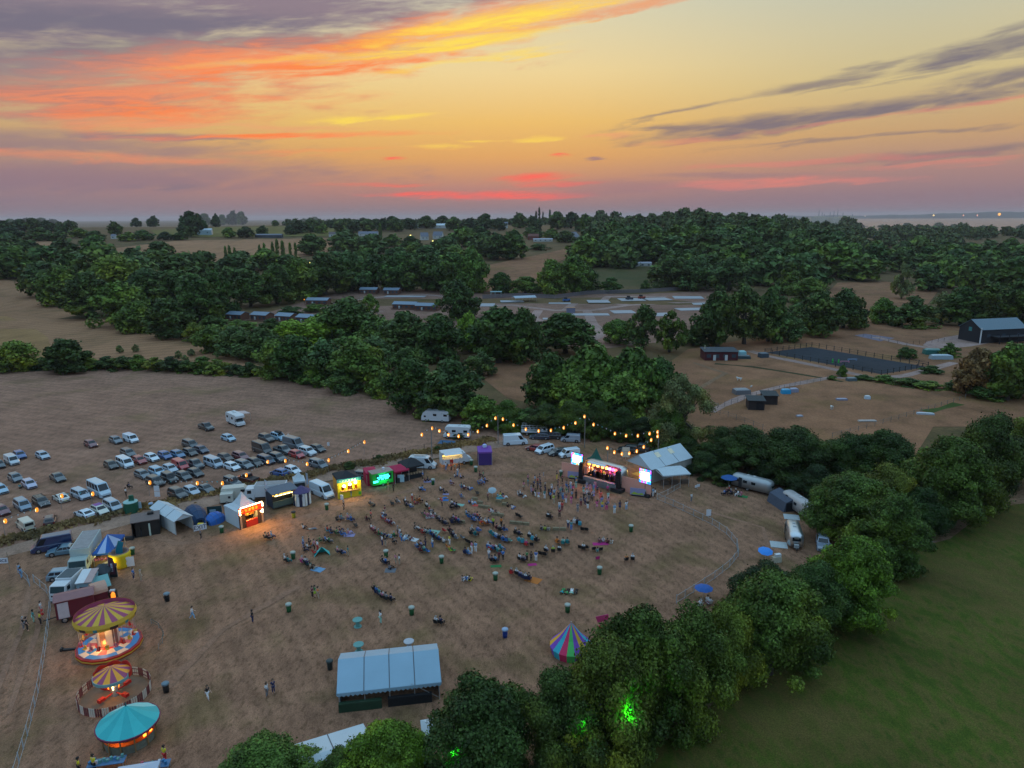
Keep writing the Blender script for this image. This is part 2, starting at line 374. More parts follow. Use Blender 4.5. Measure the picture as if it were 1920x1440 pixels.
def ribbon(name, pix, width, off, mat, jag=0.0, seed=2):
    NR[name] = NR.get(name, 0) + 1; off += .004 * NR[name]; r = random.Random(seed); pts = []
    for i in range(len(pix) - 1):
        a, b = at(*pix[i]), at(*pix[i + 1]); n = max(1, int((b - a).length / 6))
        pts += [a.lerp(b, k / n) for k in range(n)]
    pts.append(at(*pix[-1])); m = MB(); vs = []
    for i, p in enumerate(pts):
        d = (pts[min(i + 1, len(pts) - 1)] - pts[max(i - 1, 0)]); d.z = 0; d.normalize(); nn = Vector((-d.y, d.x, 0))
        for sgn in (1, -1):
            q = p + nn * sgn * (width / 2 + r.uniform(-jag, jag)); vs.append((q.x, q.y, T(q.x, q.y) + off))
    m.add(vs, [(2 * i, 2 * i + 1, 2 * i + 3, 2 * i + 2) for i in range(len(pts) - 1)])
    return structure(m.build(name, mat))
dry = grad_mat('dry mown grass', [S(98, 80, 62), S(126, 100, 82), S(142, 114, 94), S(116, 92, 72)], 1.9, (1, .5, 1), R(-38), fine=8, fineamt=.5, bump=.5, patch=(S(94, 86, 56), .13, .5, .55), stripes=(.16, R(-32), .09))
carg = grad_mat('dry stubble grass', [S(118, 96, 80), S(138, 112, 96), S(150, 120, 102)], 1.1, (1, .45, 1), R(-30), fine=5, fineamt=.4, bump=.4, patch=(S(108, 96, 68), .07, .54, .55), stripes=(.12, R(-70), .07))
padd = grad_mat('grazed paddock', [S(106, 82, 62), S(128, 98, 76), S(140, 108, 84)], .12, fine=1.6, fineamt=.32, bump=.3, patch=(S(116, 98, 64), .05, .52, .6))
straw = grad_mat('cut straw field', [S(132, 104, 80), S(146, 116, 90), S(122, 98, 74)], .06, (1, .25, 1), R(25), fine=1.5, fineamt=.35, patch=(S(106, 90, 64), .05, .55, .6), stripes=(.05, R(60), .12))
mead = grad_mat('green meadow', [S(56, 74, 28), S(68, 82, 34), S(86, 82, 46), S(58, 74, 30)], .6, (1, .5, 1), R(35), fine=7, fineamt=.55, bump=.5, patch=(S(100, 88, 56), .05, .52, .55), stripes=(.1, R(-48), .035))
gravel = grad_mat('crushed stone', [S(124, 110, 104), S(150, 134, 128), S(134, 118, 110)], .3, fine=3, fineamt=.2, patch=(S(108, 90, 66), .08, .55, .6))
earth = grad_mat('bare earth', [S(112, 90, 80), S(128, 106, 94), S(100, 84, 70)], .08, fine=.8, fineamt=.25, patch=(S(136, 128, 124), .05, .6, .6))
field('car_park_field', [(-500, 700), (0, 692), (250, 692), (480, 706), (620, 725), (740, 755), (860, 780), (960, 795), (1040, 815), (960, 832), (900, 838), (760, 872), (640, 895), (500, 922), (300, 962), (100, 1008), (-100, 1060), (-500, 1160)], .010, carg, it=0)
field('festival_field', [(-700, 1250), (-100, 1068), (100, 1012), (300, 966), (500, 926), (640, 899), (760, 876), (900, 842), (960, 836), (1040, 814), (1150, 815), (1260, 835), (1400, 880), (1540, 930), (1640, 990), (1700, 1060), (1600, 1210), (1400, 1370), (1200, 1560), (900, 1700), (-700, 1800)], .022, dry, it=0)
field('green_meadow', [(820, 1760), (1010, 1540), (1140, 1420), (1260, 1330), (1400, 1225), (1560, 1110), (1700, 1010), (1820, 950), (1980, 900), (2300, 880), (2900, 1000), (2700, 1700)], .036, mead, it=0)
ribbon('meadow_margin', [(1030, 1560), (1150, 1432), (1270, 1340), (1420, 1228), (1570, 1122), (1710, 1022), (1830, 962), (1990, 905)], 3.0, .05, grad_mat('dry margin', [S(104, 88, 68), S(124, 104, 86), S(84, 76, 50)], .5, fine=3, fineamt=.4), jag=1.1)
field('paddock', [(1225, 700), (1290, 655), (1400, 636), (1560, 616), (1650, 600), (1800, 612), (2100, 640), (2100, 830), (1900, 800), (1750, 800), (1700, 880), (1500, 880), (1320, 850), (1250, 830), (1240, 760)], .030, padd, it=0)
field('stubble_field', [(-300, 520), (0, 522), (60, 535), (100, 560), (210, 605), (330, 635), (400, 655), (500, 690), (400, 700), (170, 690), (0, 692), (-300, 692)], .018, straw, it=0)
field('stubble_field', [(-300, 585), (0, 590), (60, 612), (100, 640), (80, 690), (-300, 690)], .06, grad_mat('combed straw', [S(132, 108, 76), S(142, 116, 82), S(122, 100, 70)], .5, (1, .04, 1), R(60), fine=.8), it=1)
field('ridge_field', [(150, 474), (330, 452), (480, 449), (640, 446), (660, 452), (600, 478), (470, 492), (380, 492), (330, 478), (230, 482)], .35, straw, 40, 0)
field('ridge_field', [(-40, 462), (0, 455), (120, 452), (140, 462), (60, 470)], .35, straw, 40, 0)
field('hill_meadow', [(280, 432), (420, 426), (560, 424), (660, 428), (660, 442), (500, 444), (300, 446)], .5, grad_mat('far green pasture', [S(88, 92, 52), S(104, 102, 60), S(80, 84, 48)], .01, (1, .2, 1), 0, fine=.1), 40, 0)
field('hill_field', [(880, 505), (960, 488), (1010, 478), (1064, 466), (1080, 474), (1030, 500), (1000, 528), (960, 548), (890, 548)], .3, padd, 40, 0)
field('valley_field', [(1080, 505), (1180, 495), (1260, 505), (1260, 540), (1150, 548), (1080, 545)], .3, grad_mat('valley pasture', [S(62, 70, 44), S(76, 78, 50), S(92, 80, 58)], .03, fine=.5), 40, 0)
field('valley_field', [(1540, 560), (1570, 530), (1660, 528), (1760, 545), (1740, 570), (1650, 605), (1600, 605)], .1, padd, 40, 0)
field('straw_strip', [(1790, 457), (1850, 459), (1990, 465), (1990, 472), (1880, 470), (1800, 464)], .6, grad_mat('pale straw', [S(178, 152, 118), S(190, 164, 128)], .05, fine=.3), 40, 0)
field('straw_strip', [(1814, 470), (1870, 473), (1850, 476), (1816, 474)], .6, MATS['pale straw'], 40, 0)
field('brown_field', [(880, 690), (930, 675), (990, 672), (1030, 700), (1010, 760), (950, 745)], .015, padd, it=0)
# caravan park: stone yard, roads and pale pads
field('caravan_park', [(450, 600), (600, 556), (700, 540), (850, 542), (980, 550), (1200, 552), (1340, 545), (1350, 600), (1250, 640), (1120, 655), (1000, 640), (860, 620), (600, 612)], .012, earth, it=0)
for road in ([(880, 575), (960, 572), (1040, 582), (1110, 582), (1180, 572), (1260, 568), (1340, 566)], [(1180, 572), (1130, 566), (1140, 556), (1250, 556)], [(1100, 582), (1112, 608), (1128, 622), (1120, 632), (1100, 640)], [(1010, 582), (1000, 596), (1020, 606)], [(590, 575), (700, 558), (790, 552), (880, 560)], [(1060, 582), (1078, 568)]):
    ribbon('park_road', road, 5, .045, gravel)
pale = mk('pale concrete', (.34, .34, .36), .8, noise=.15, scale=.3)
for i, (x, y, w, d) in enumerate([(1050, 567, 13, 16), (1122, 566, 13, 14), (1184, 562, 15, 14), (1232, 561, 15, 14), (1290, 558, 18, 14), (1106, 590, 20, 8), (1168, 585, 12, 12), (1296, 580, 16, 10), (760, 556, 26, 8), (905, 572, 14, 14), (960, 566, 14, 9), (1240, 590, 10, 12), (1318, 570, 12, 10), (1040, 598, 12, 6)]):
    p = at(x, y); m = MB(); m.box((0, 0, .08), (w, d, .16)); o = structure(m.build('concrete_pad', pale, loc=(p.x, p.y, p.z + .04), rz=R(-6 + 5 * (i % 4))))
# riding arena and the yard paths
field('riding_arena', [(1436, 661), (1520, 651), (1738, 688), (1652, 702)], .07, grad_mat('rubber arena surface', [S(42, 48, 54), S(54, 60, 66), S(48, 54, 60)], .3, fine=2, fineamt=.2), it=0)
ribbon('path', [(1405, 658), (1436, 667), (1560, 692), (1645, 711), (1700, 704), (1752, 690), (1790, 680)], 3.4, .055, gravel, jag=.3)
ribbon('path', [(1640, 632), (1700, 646), (1740, 652), (1800, 644), (1850, 634)], 4.0, .055, gravel, jag=.3)
field('yard', [(1720, 645), (1790, 628), (1860, 622), (1900, 630), (1840, 648), (1760, 655)], .045, gravel, it=1)
field('yard', [(1602, 629), (1622, 626), (1678, 634), (1650, 640)], .05, grad_mat('grey yard', [S(104, 104, 116), S(120, 118, 130)], .3, fine=2), it=0)
ribbon('path', [(1330, 772), (1400, 742), (1470, 724), (1560, 708), (1640, 712)], 2.6, .05, gravel, jag=.4)
ribbon('path', [(1345, 760), (1300, 735), (1360, 700), (1300, 680)], 1.6, .05, MATS['dry margin'], jag=.3)
ribbon('ditch', [(1340, 682), (1410, 688), (1500, 702), (1580, 716)], 1.8, .05, grad_mat('dark turf', [S(48, 56, 38), S(64, 66, 44)], .4, fine=2), jag=.5)
ribbon('green_strip', [(1735, 772), (1765, 766), (1798, 757)], 2.6, .05, grad_mat('lush turf', [S(58, 76, 38), S(70, 84, 46)], .4, fine=2), jag=.6)
# farm track along the trade stalls
ribbon('farm_track', [(-160, 1080), (0, 1038), (120, 1006), (240, 975), (360, 948), (500, 918), (640, 888), (760, 864), (860, 844), (940, 832), (1010, 826)], 4.6, .040, grad_mat('worn track', [S(122, 106, 92), S(142, 124, 110), S(152, 132, 116)], .5, fine=2.5, fineamt=.25), jag=.5)
wear = grad_mat('trodden grass', [S(112, 90, 72), S(138, 112, 94), S(126, 100, 84)], .8, fine=5, fineamt=.35)
for ln, w in (([(255, 990), (330, 1020), (420, 1010), (520, 985), (640, 950), (760, 922), (880, 892), (1000, 880)], 1.5), ([(240, 960), (220, 930), (330, 890), (480, 850)], .5), ([(246, 960), (228, 930), (338, 892), (488, 853)], .5), ([(200, 950), (120, 925), (20, 935), (-80, 950)], .5), ([(204, 954), (120, 929), (20, 939), (-80, 955)], .5), ([(1010, 830), (1060, 846), (1140, 866), (1165, 880)], 1.6), ([(150, 1020), (60, 1080), (40, 1180), (-20, 1330)], .6), ([(172, 1026), (86, 1090), (68, 1188), (14, 1340)], .6), ([(1180, 940), (1330, 960), (1430, 990), (1450, 1060)], .6), ([(310, 1290), (420, 1180), (560, 1100)], 1.0)):
    ribbon('worn_path', ln, w, .024, wear, jag=.22)
# sea, far shore
def sea():
    m = MB(); n = 60; vs = []
    for r in (2900, 5000, 9000, 16000, 26000, 38000):
        for k in range(n + 1):
            a = R(-4 + 70 * k / n); vs.append((r * math.sin(a), r * math.cos(a), -18))
    m.add(vs, [(i * (n + 1) + k, i * (n + 1) + k + 1, (i + 1) * (n + 1) + k + 1, (i + 1) * (n + 1) + k) for i in range(5) for k in range(n)])
    ma, nt, b = node_mat('sea water'); b.inputs['Base Color'].default_value = (.05, .06, .07, 1); b.inputs['Roughness'].default_value = .22; b.inputs['IOR'].default_value = 1.33
    nz = nt.nodes.new('ShaderNodeTexNoise'); nz.inputs['Scale'].default_value = .02; nz.inputs['Detail'].default_value = 6
    bp = nt.nodes.new('ShaderNodeBump'); bp.inputs['Strength'].default_value = .7; bp.inputs['Distance'].default_value = 6
    g = nt.nodes.new('ShaderNodeNewGeometry'); nt.links.new(g.outputs['Position'], nz.inputs['Vector']); nt.links.new(nz.outputs[0], bp.inputs['Height']); nt.links.new(bp.outputs[0], b.inputs['Normal'])
    structure(m.build('sea', ma))
    rr = random.Random(4); m = MB(); DD = 17000; vs = []; K = 90       # the land across the water
    for k in range(K + 1):
        px = 1440 + 640 * k / K; d = ray(px, 408); u = Vector((d.x, d.y, 0)).normalized()
        hh = 62 + 62 * sstep(1640, 1900, px) * 1 + 8 * math.sin(k * .45) + rr.uniform(-4, 4)
        for q, z in ((0, -19), (150, -19 + hh * .8), (1200, -19 + hh), (4200, -19 + hh * 1.08), (5200, -20)): vs.append((u.x * (DD + q), u.y * (DD + q), z))
    m.add(vs, [(k * 5 + j, k * 5 + j + 1, k * 5 + j + 6, k * 5 + j + 5) for k in range(K) for j in range(4)])
    structure(m.build('far_shore_hills', mk('far woodland', (.035, .05, .04), .9, noise=.3, scale=.002), smooth=True))
sea()
# ------------------------------------------------------------------ vegetation
def leaf_mat(name, warm):
    m, nt, b = node_mat(name); N, L = nt.nodes, nt.links
    oi = N.new('ShaderNodeObjectInfo'); tc = N.new('ShaderNodeTexCoord'); g = N.new('ShaderNodeNewGeometry')
    n = N.new('ShaderNodeTexNoise'); n.inputs['Scale'].default_value = .33; n.inputs['Detail'].default_value = 3; L.new(tc.outputs['Object'], n.inputs['Vector'])
    r1 = N.new('ShaderNodeMapRange'); r1.inputs[1].default_value = .3; r1.inputs[2].default_value = .7; r1.inputs[3].default_value = .45; r1.inputs[4].default_value = 1.75; L.new(n.outputs[0], r1.inputs[0])
    r2 = N.new('ShaderNodeMapRange'); r2.inputs[3].default_value = .6; r2.inputs[4].default_value = 1.45; L.new(g.outputs['Random Per Island'], r2.inputs[0])
    mu = N.new('ShaderNodeMath'); mu.operation = 'MULTIPLY'; L.new(r1.outputs[0], mu.inputs[0]); L.new(r2.outputs[0], mu.inputs[1])
    sc = N.new('ShaderNodeVectorMath'); sc.operation = 'SCALE'; L.new(oi.outputs['Color'], sc.inputs[0]); L.new(mu.outputs[0], sc.inputs['Scale'])
    mx = N.new('ShaderNodeMix'); mx.data_type = 'RGBA'; mx.blend_type = 'MULTIPLY'; mx.inputs[7].default_value = warm
    n2 = N.new('ShaderNodeTexNoise'); n2.inputs['Scale'].default_value = .16; L.new(tc.outputs['Object'], n2.inputs['Vector'])
    r3 = N.new('ShaderNodeMapRange'); r3.inputs[1].default_value = .45; r3.inputs[2].default_value = .65; L.new(n2.outputs[0], r3.inputs[0]); L.new(r3.outputs[0], mx.inputs[0])
    L.new(sc.outputs[0], mx.inputs[6]); L.new(mx.outputs[2], b.inputs['Base Color'])
    b.inputs['Roughness'].default_value = .65; b.inputs['Specular IOR Level'].default_value = .25
    return m
LEAF = leaf_mat('leaves', (1.45, 1.12, .7, 1)); BARK = mk('bark', (.07, .055, .045), .9, noise=.35, scale=1.5); DEAD = mk('bare branches', (.20, .18, .16), .9, noise=.3, scale=2)
npr = np.random.RandomState(5)
def leaf_mesh(name, C, Nrm, size):
    """small four-sided leaf sprays at points C facing roughly along Nrm"""
    n = len(C); up = npr.normal(size=(n, 3)); a = np.cross(Nrm, up); a /= np.linalg.norm(a, axis=1)[:, None] + 1e-9; b = np.cross(Nrm, a)
    s = (size * npr.uniform(.4, 1.5, n))[:, None]; k = npr.uniform(.45, .9, n)[:, None]
    bend = Nrm * s * .25
    V = np.stack([C - a * s, C + b * s * k - bend, C + a * s, C - b * s * k + bend * .5], 1).reshape(-1, 3)
    me = bpy.data.meshes.new(name); me.vertices.add(4 * n); me.vertices.foreach_set('co', V.astype(np.float32).ravel())
    me.loops.add(4 * n); me.loops.foreach_set('vertex_index', np.arange(4 * n, dtype=np.int32))
    me.polygons.add(n); me.polygons.foreach_set('loop_start', np.arange(0, 4 * n, 4, dtype=np.int32)); me.polygons.foreach_set('loop_total', np.full(n, 4, dtype=np.int32))
    me.update(calc_edges=True); me.materials.append(LEAF); return me
def clump_cloud(clumps, n, jit=.24):
    """points and outward directions spread over the shells of the clumps (centre, radius)"""
    c = np.array([q[0] for q in clumps]); r = np.array([q[1] for q in clumps]); w = r ** 2; w /= w.sum()
    idx = npr.choice(len(c), n, p=w); d = npr.normal(size=(n, 3)); d[:, 2] += .25; d /= np.linalg.norm(d, axis=1)[:, None]
    rad = r[idx] * (1 - np.abs(npr.normal(0, jit, n)) + npr.exponential(.085, n))
    lump = 1 + .12 * np.sin(d[:, 0] * 7 + c[idx, 0] * 3) * np.sin(d[:, 1] * 6 + c[idx, 1] * 2)
    P = c[idx] + d * (rad * lump)[:, None] * np.array([1, 1, .85]); nr = d + npr.normal(0, .45, size=(n, 3)); nr /= np.linalg.norm(nr, axis=1)[:, None]
    return P, nr
def round_clumps(seed, W, H, k, low=.12, top=.5, rc=(.17, .32)):
    r = random.Random(seed); out = []; lob = [(r.uniform(0, 6.28), r.uniform(-.16, .16)) for i in range(5)]
    for i in range(k):
        a = r.uniform(0, 6.28); z = r.random() ** .9; prof = math.sin(math.pi * (.18 + .82 * min(1, z / .98)) ** .85) ** .62 if z < .999 else 0
        prof = max(.18, prof); rad = W / 2 * prof * (1 + sum(g * math.cos((j + 1) * a + p) for j, (p, g) in enumerate(lob)) * .5)
        q = r.uniform(.55, .86) if i % 4 else r.uniform(.1, .5); cr = W / 2 * r.uniform(*rc)
        out.append(((math.cos(a) * rad * q, math.sin(a) * rad * q, H * (low + (1 - low) * z) * .9 + r.uniform(-.3, .3) - cr * .15), cr))
    out.append(((0, 0, H * .55), W * .26)); out.append(((0, 0, H * .32), W * .24))
    return out
def limbs(clumps, W, H, seed, n=9, r0=.45):
    r = random.Random(seed); m = MB(); m.tube([(0, 0, -.6), (.1, 0, H * .12), (-.05, .1, H * .3), (.1, 0, H * .55), (0, 0, H * .78)], [r0 * 1.4, r0, r0 * .8, r0 * .5, r0 * .15], 8)
    for c, cr in r.sample(clumps, min(n, len(clumps))):
        c = Vector(c); z0 = H * r.uniform(.14, .45); mid = Vector((c.x * .45, c.y * .45, z0 + (c.z - z0) * .4))
        m.tube([(0, 0, z0), mid, c], [r0 * .45, r0 * .3, r0 * .08], 5)
    return m
PROTO = {}
def proto(key, i):
    """crown and trunk meshes of one kind of tree: nominal 10 m wide, 10 m high"""
    k = (key, i)
    if k in PROTO: return PROTO[k]
    kind, lod = key; seed = hash_seed(kind, lod, i)
    cnt = {'near': 2.4, 'mid': .27, 'far': .07}[lod]; lf = {'near': .105, 'mid': .29, 'far': .6}[lod]; jt = .24
    if kind == 'round': cl = round_clumps(seed, 10, 10, 58); n = 30000
    elif kind == 'oak': cl = round_clumps(seed, 10, 10, 84, .1, .5, (.11, .24)); n = 32000
    elif kind == 'airy': cl = round_clumps(seed, 10, 10, 60, .16, .5, (.10, .26)); cl = cl[:-2]; n = 17000; jt = .42
    elif kind == 'bush': cl = round_clumps(seed, 10, 10, 50, -.05, .5, (.14, .26)); n = 24000
    elif kind == 'cone':
        r = random.Random(seed); cl = []
        for j in range(60):
            z = r.random(); a = r.uniform(0, 6.28); q = (1 - z) ** .8 * 4.2 + .3; cl.append(((math.cos(a) * q * .7, math.sin(a) * q * .7, .6 + z * 9), .5 + (1 - z) * .9))
        n = 18000
    else:                                                # poplar: a slim flame
        r = random.Random(seed); cl = []
        for j in range(44):
            z = r.random(); a = r.uniform(0, 6.28); q = math.sin(math.pi * (.1 + .88 * z)) ** .6 * 3.2; cl.append(((math.cos(a) * q * .7, math.sin(a) * q * .7, .4 + z * 9), .9 + r.random() * .8))
        n = 16000
    P, nr = clump_cloud(cl, int(n * cnt), jt); crown = leaf_mesh(kind + '_crown', P, nr, lf)
    trunk = limbs(cl, 10, 10, seed, 16 if kind == 'airy' else 9, .34).mesh(kind + '_trunk', BARK, True)
    PROTO[k] = (crown, trunk); return PROTO[k]
def hash_seed(*a): return sum(ord(c) * (i + 3) for i, c in enumerate(''.join(map(str, a)))) % 9973
NT = {'n': 0}
GREEN = {'dark': (.036, .066, .013), 'mid': (.060, .104, .015), 'lit': (.092, .158, .013), 'yel': (.098, .132, .017), 'blue': (.046, .082, .022), 'brown': (.120, .070, .026), 'pale': (.100, .130, .046), 'black': (.022, .042, .012)}  # lit is simply the brightest leaf green of the set
def tree(px, py, w, h, kind='round', tint='mid', label=None, group=None, name=None, cat='tree'):
    """a tree whose trunk meets the ground at (px,py) of the view and whose crown is w px wide and h px high"""
    p = at(px, py); z = depth(p); W = w * z / F * (1.12 if py < 700 and name is None and h > 30 else 1); H = max(1.2, hpx(px, py, py - h)); D = math.hypot(p.x, p.y)
    lod = 'near' if D < 165 else 'mid' if D < 520 else 'far'
    nv = {'near': 3, 'mid': 3, 'far': 2}[lod]; NT['n'] += 1; r = random.Random(NT['n'] * 77 + 5)
    cr, tr = proto((kind, lod), r.randrange(nv))
    nm = name or {'round': 'broadleaf_tree', 'oak': 'oak_tree', 'airy': 'willow_tree', 'bush': 'bush', 'cone': 'conifer_tree', 'poplar': 'poplar_tree'}[kind]
    t = thing(nm, (p.x, p.y, p.z - .1), r.uniform(0, 6.28), label, cat, group); t.scale = (W / 10, W / 10, H / 10)
    g = GREEN[tint]; j = r.uniform(.8, 1.22) * (1 if lod == 'near' else 1.28); jr = r.uniform(.9, 1.15)  # mid and far crowns get a lighter colour to stand in for haze
    for nm2, me in (('crown', cr), ('trunk', tr)):
        o = bpy.data.objects.new(nm2, me); COL.objects.link(o); o.parent = t; o.color = (g[0] * j * jr, g[1] * j, g[2] * j, 1)
    return t
def grove(items, label, group, kind='round', tints=('mid', 'dark', 'blue')):
    for i, it in enumerate(items):
        x, y, w, h = it[:4]; tree(x, y, w, h, it[4] if len(it) > 4 else kind, it[5] if len(it) > 5 else tints[i % len(tints)], label, group)
# --- the hedgerow in the foreground, from the bottom of the picture up to the right
HG = 'hedgerow trees between the festival and the meadow'
for a in [
    (505, 1505, 250, 112, 'oak', 'mid', 'low spreading tree at the bottom edge, left of the white tent roof'),
    (640, 1500, 130, 96, 'oak', 'mid', 'dark tree overhanging the pale tent roof at the bottom edge'),
    (728, 1500, 190, 150, 'oak', 'lit', 'bright green tree standing between the pale tent roof and the darkest oak'),
    (900, 1478, 250, 222, 'oak', 'dark', 'big dark green oak beside the open front of the large marquee'),
    (1040, 1462, 180, 205, 'round', 'dark', 'dark tree with green light in it, right of the big oak'),
    (1132, 1436, 220, 256, 'oak', 'yel', 'olive tinted tree with a few bare branches below the rainbow tent'),
    (1205, 1380, 240, 260, 'oak', 'mid', 'tall rounded tree directly right of the rainbow tent'),
    (1290, 1340, 190, 215, 'round', 'mid', 'bushy tree touching the tall rounded one beside the rainbow tent'),
    (1350, 1292, 130, 172, 'round', 'yel', 'small yellowing tree under the blue parasol'),
    (1440, 1262, 225, 205, 'oak', 'mid', 'broad green tree below the curved fence bend'),
    (1430, 1150, 150, 105, 'oak', 'black', 'very dark low tree just below the bright blue canopy'),
    (1520, 1190, 150, 140, 'round', 'dark', 'shady tree filling the gap in the hedgerow below the silver car'),
    (1592, 1168, 180, 178, 'oak', 'lit', 'light green tree standing nearest the silver car'),
    (1662, 1066, 165, 150, 'oak', 'mid', 'tree with dead grey branches on its side facing the camp'),
    (1590, 1006, 185, 130, 'oak', 'mid', 'large tree overhanging the tented trailer'),
    (1660, 985, 130, 118, 'round', 'yel', 'yellow green tree behind the one overhanging the tented trailer'),
    (1772, 976, 180, 172, 'oak', 'mid', 'tall light topped tree at the upper corner of the green meadow'),
    (1842, 950, 150, 180, 'round', 'dark', 'dark round tree at the top corner of the meadow'),
    (1905, 912, 130, 132, 'round', 'yel', 'tree with yellowing side cut by the right edge of the picture'),
    (1720, 1000, 120, 90, 'round', 'dark', 'low dark tree at the meadow edge under the tall light topped one')]:
    t = tree(*a[:6], a[6], HG)
    if 'branches' in a[6]:                               # dead limbs showing at the outside of the crown
        cl = round_clumps(int(a[0]), 11.2, 10.4, 40); limbs(cl, 10, 10, 3, 22, .13).build('dead_branches', DEAD, t, smooth=True)
hedge_line = [(1075, 1500), (1150, 1440), (1235, 1372), (1320, 1312), (1400, 1252), (1480, 1196), (1560, 1140), (1630, 1080), (1700, 1030), (1770, 988), (1850, 958)]
r_ = random.Random(11)
for i in range(len(hedge_line) - 1):
    (x0, y0), (x1, y1) = hedge_line[i], hedge_line[i + 1]
    for k in range(2):
        f = (k + r_.uniform(.1, .6)) / 2; x, y = x0 + (x1 - x0) * f, y0 + (y1 - y0) * f
        tree(x - 14, y - 16, 105 * (1.1 - i * .035), 62 * (1.1 - i * .035), 'bush', ('dark', 'mid', 'black')[(i + k) % 3], 'dark bush at the foot of the hedgerow along the green meadow', 'bushes at the foot of the hedgerow', cat='bush')
# --- behind the camp and the stage
HB = 'trees behind the camp'
for a in [
    (1400, 882, 150, 88, 'oak', 'dark', 'dark tree directly behind the long silver caravan'),
    (1480, 900, 160, 112, 'oak', 'dark', 'big dark tree right behind the end of the long silver caravan'),
    (1350, 868, 100, 70, 'bush', 'dark', 'low dark tree between the white marquee and the long silver caravan'),
    (1585, 900, 120, 92, 'round', 'dark', 'dark tree between the big caravan tree and the hedgerow corner'),
    (1645, 905, 135, 108, 'oak', 'dark', 'dark tree below the lush green strip of the paddock'),
    (1525, 935, 110, 66, 'bush', 'black', 'black green bush behind the tented trailer'),
    (1440, 902, 90, 50, 'bush', 'black', 'dark bush hanging over the roof of the long silver caravan')]:
    tree(*a[:6], a[6], HB)
for x, y, w, h in [(1290, 866, 90, 48), (1320, 890, 80, 44), (1250, 850, 70, 40), (1360, 905, 60, 36)]:
    tree(x, y, w, h, 'bush', 'dark', 'low scrub bush beside the back of the white marquee', 'scrub behind the white marquee', cat='bush')
tree(1272, 846, 135, 152, 'airy', 'pale', 'tall loose willow like tree standing right behind the string of lamps', None)
tree(1250, 848, 100, 90, 'airy', 'mid', 'leafy lower tree in front of the tall loose one behind the lamps', None)
for x, y, w, h, t in [(1020, 812, 95, 56, 'dark'), (1075, 815, 95, 66, 'mid'), (1120, 818, 90, 70, 'dark'), (1165, 822, 85, 60, 'dark'), (1205, 826, 75, 46, 'black'), (985, 803, 80, 42, 'dark')]:
    tree(x, y, w, h, 'bush', t, 'dark tall bush behind the vans under the lamp string', 'bushes behind the lamp string', cat='bush')
grove([(1035, 768, 115, 112, 'oak'), (1110, 772, 150, 135, 'oak'), (1185, 774, 130, 132, 'oak'), (1238, 772, 90, 105, 'round'), (1080, 782, 110, 95, 'round'), (1160, 792, 120, 95, 'round')], 'big oak of the dense clump between the car field and the paddocks', 'oak clump', 'oak', ('dark', 'mid', 'mid'))
# --- the tree line along the top of the car park field
grove([(520, 706, 95, 72), (560, 712, 110, 88, 'oak'), (618, 718, 110, 82), (672, 728, 130, 98, 'oak'), (722, 742, 70, 50, 'bush'), (768, 768, 105, 98), (850, 780, 140, 112, 'oak'), (905, 800, 90, 66, 'bush'), (950, 806, 85, 58, 'bush'), (810, 782, 80, 60, 'bush'), (640, 735, 80, 45, 'bush'), (590, 722, 70, 44, 'bush')], 'rounded tree in the front row along the top of the car park field', 'front row of the field hedge', 'round', ('mid', 'dark', 'blue', 'mid'))
grove([(402, 660, 70, 52), (445, 668, 80, 58), (490, 672, 90, 60), (545, 662, 100, 62, 'round', 'lit'), (610, 652, 95, 66, 'round', 'lit'), (660, 650, 120, 92), (715, 660, 90, 62), (765, 668, 105, 88, 'oak'), (828, 676, 95, 84), (880, 660, 60, 74, 'round', 'lit'), (935, 680, 125, 112, 'oak', 'dark'), (985, 678, 70, 100, 'round', 'dark'), (1060, 662, 118, 76, 'oak', 'dark'), (700, 690, 90, 60), (760, 705, 80, 56), (640, 690, 90, 60), (900, 705, 70, 50, 'bush')], 'tree in the second row behind the car park field hedge', 'second row of the field hedge', 'round', ('mid', 'blue', 'dark'))
# --- hedge and two lone trees on the left
tree(30, 694, 84, 56, 'round', 'yel', 'yellow green round tree in the hedge at the left edge of the picture')
tree(128, 698, 88, 66, 'oak', 'dark', 'lone dark oak in the low hedge above the parked cars')
for i in range(17):
    x = -10 + i * 30; y = 692 + max(0, i - 9) * 1.6
    tree(x, y, 46 + 8 * (i % 3), 22 + 7 * (i % 4 == 1) + 3 * (i % 3), 'bush', ('dark', 'mid', 'yel', 'black')[i % 4], 'clipped section of the low hedge between the straw field and the car park field', 'low field hedge', name='hedge', cat='hedge')
for x, y in [(335, 672), (360, 668), (348, 680), (225, 662), (255, 660)]:
    tree(x, y, 16, 16, 'airy', 'pale', 'straggly weed bush standing in the straw field', 'weed bushes in the straw field', cat='bush')
# --- the wood on the left
grove([(85, 556, 75, 70), (120, 572, 85, 76), (170, 594, 100, 86, 'oak'), (225, 612, 105, 88, 'round', 'mid'), (262, 622, 80, 60), (318, 634, 92, 78, 'oak'), (372, 610, 95, 100, 'oak', 'dark'), (410, 596, 80, 92, 'oak', 'dark'), (335, 590, 110, 86), (280, 586, 110, 84), (215, 566, 120, 88, 'round', 'yel'), (150, 540, 100, 70), (90, 524, 90, 64, 'oak', 'dark'), (40, 520, 70, 60), (10, 522, 70, 64), (265, 545, 90, 66), (330, 540, 90, 62, 'oak', 'dark'), (385, 530, 80, 60), (440, 545, 80, 70), (190, 520, 100, 66), (120, 500, 80, 52), (250, 512, 70, 50), (310, 510, 70, 44), (60, 492, 70, 44), (0, 485, 70, 44), (180, 488, 60, 48), (300, 492, 60, 40), (20, 470, 50, 34), (350, 515, 70, 44)], 'round topped tree in the wood beside the straw field on the left', 'left wood', 'round', ('blue', 'mid', 'dark'))
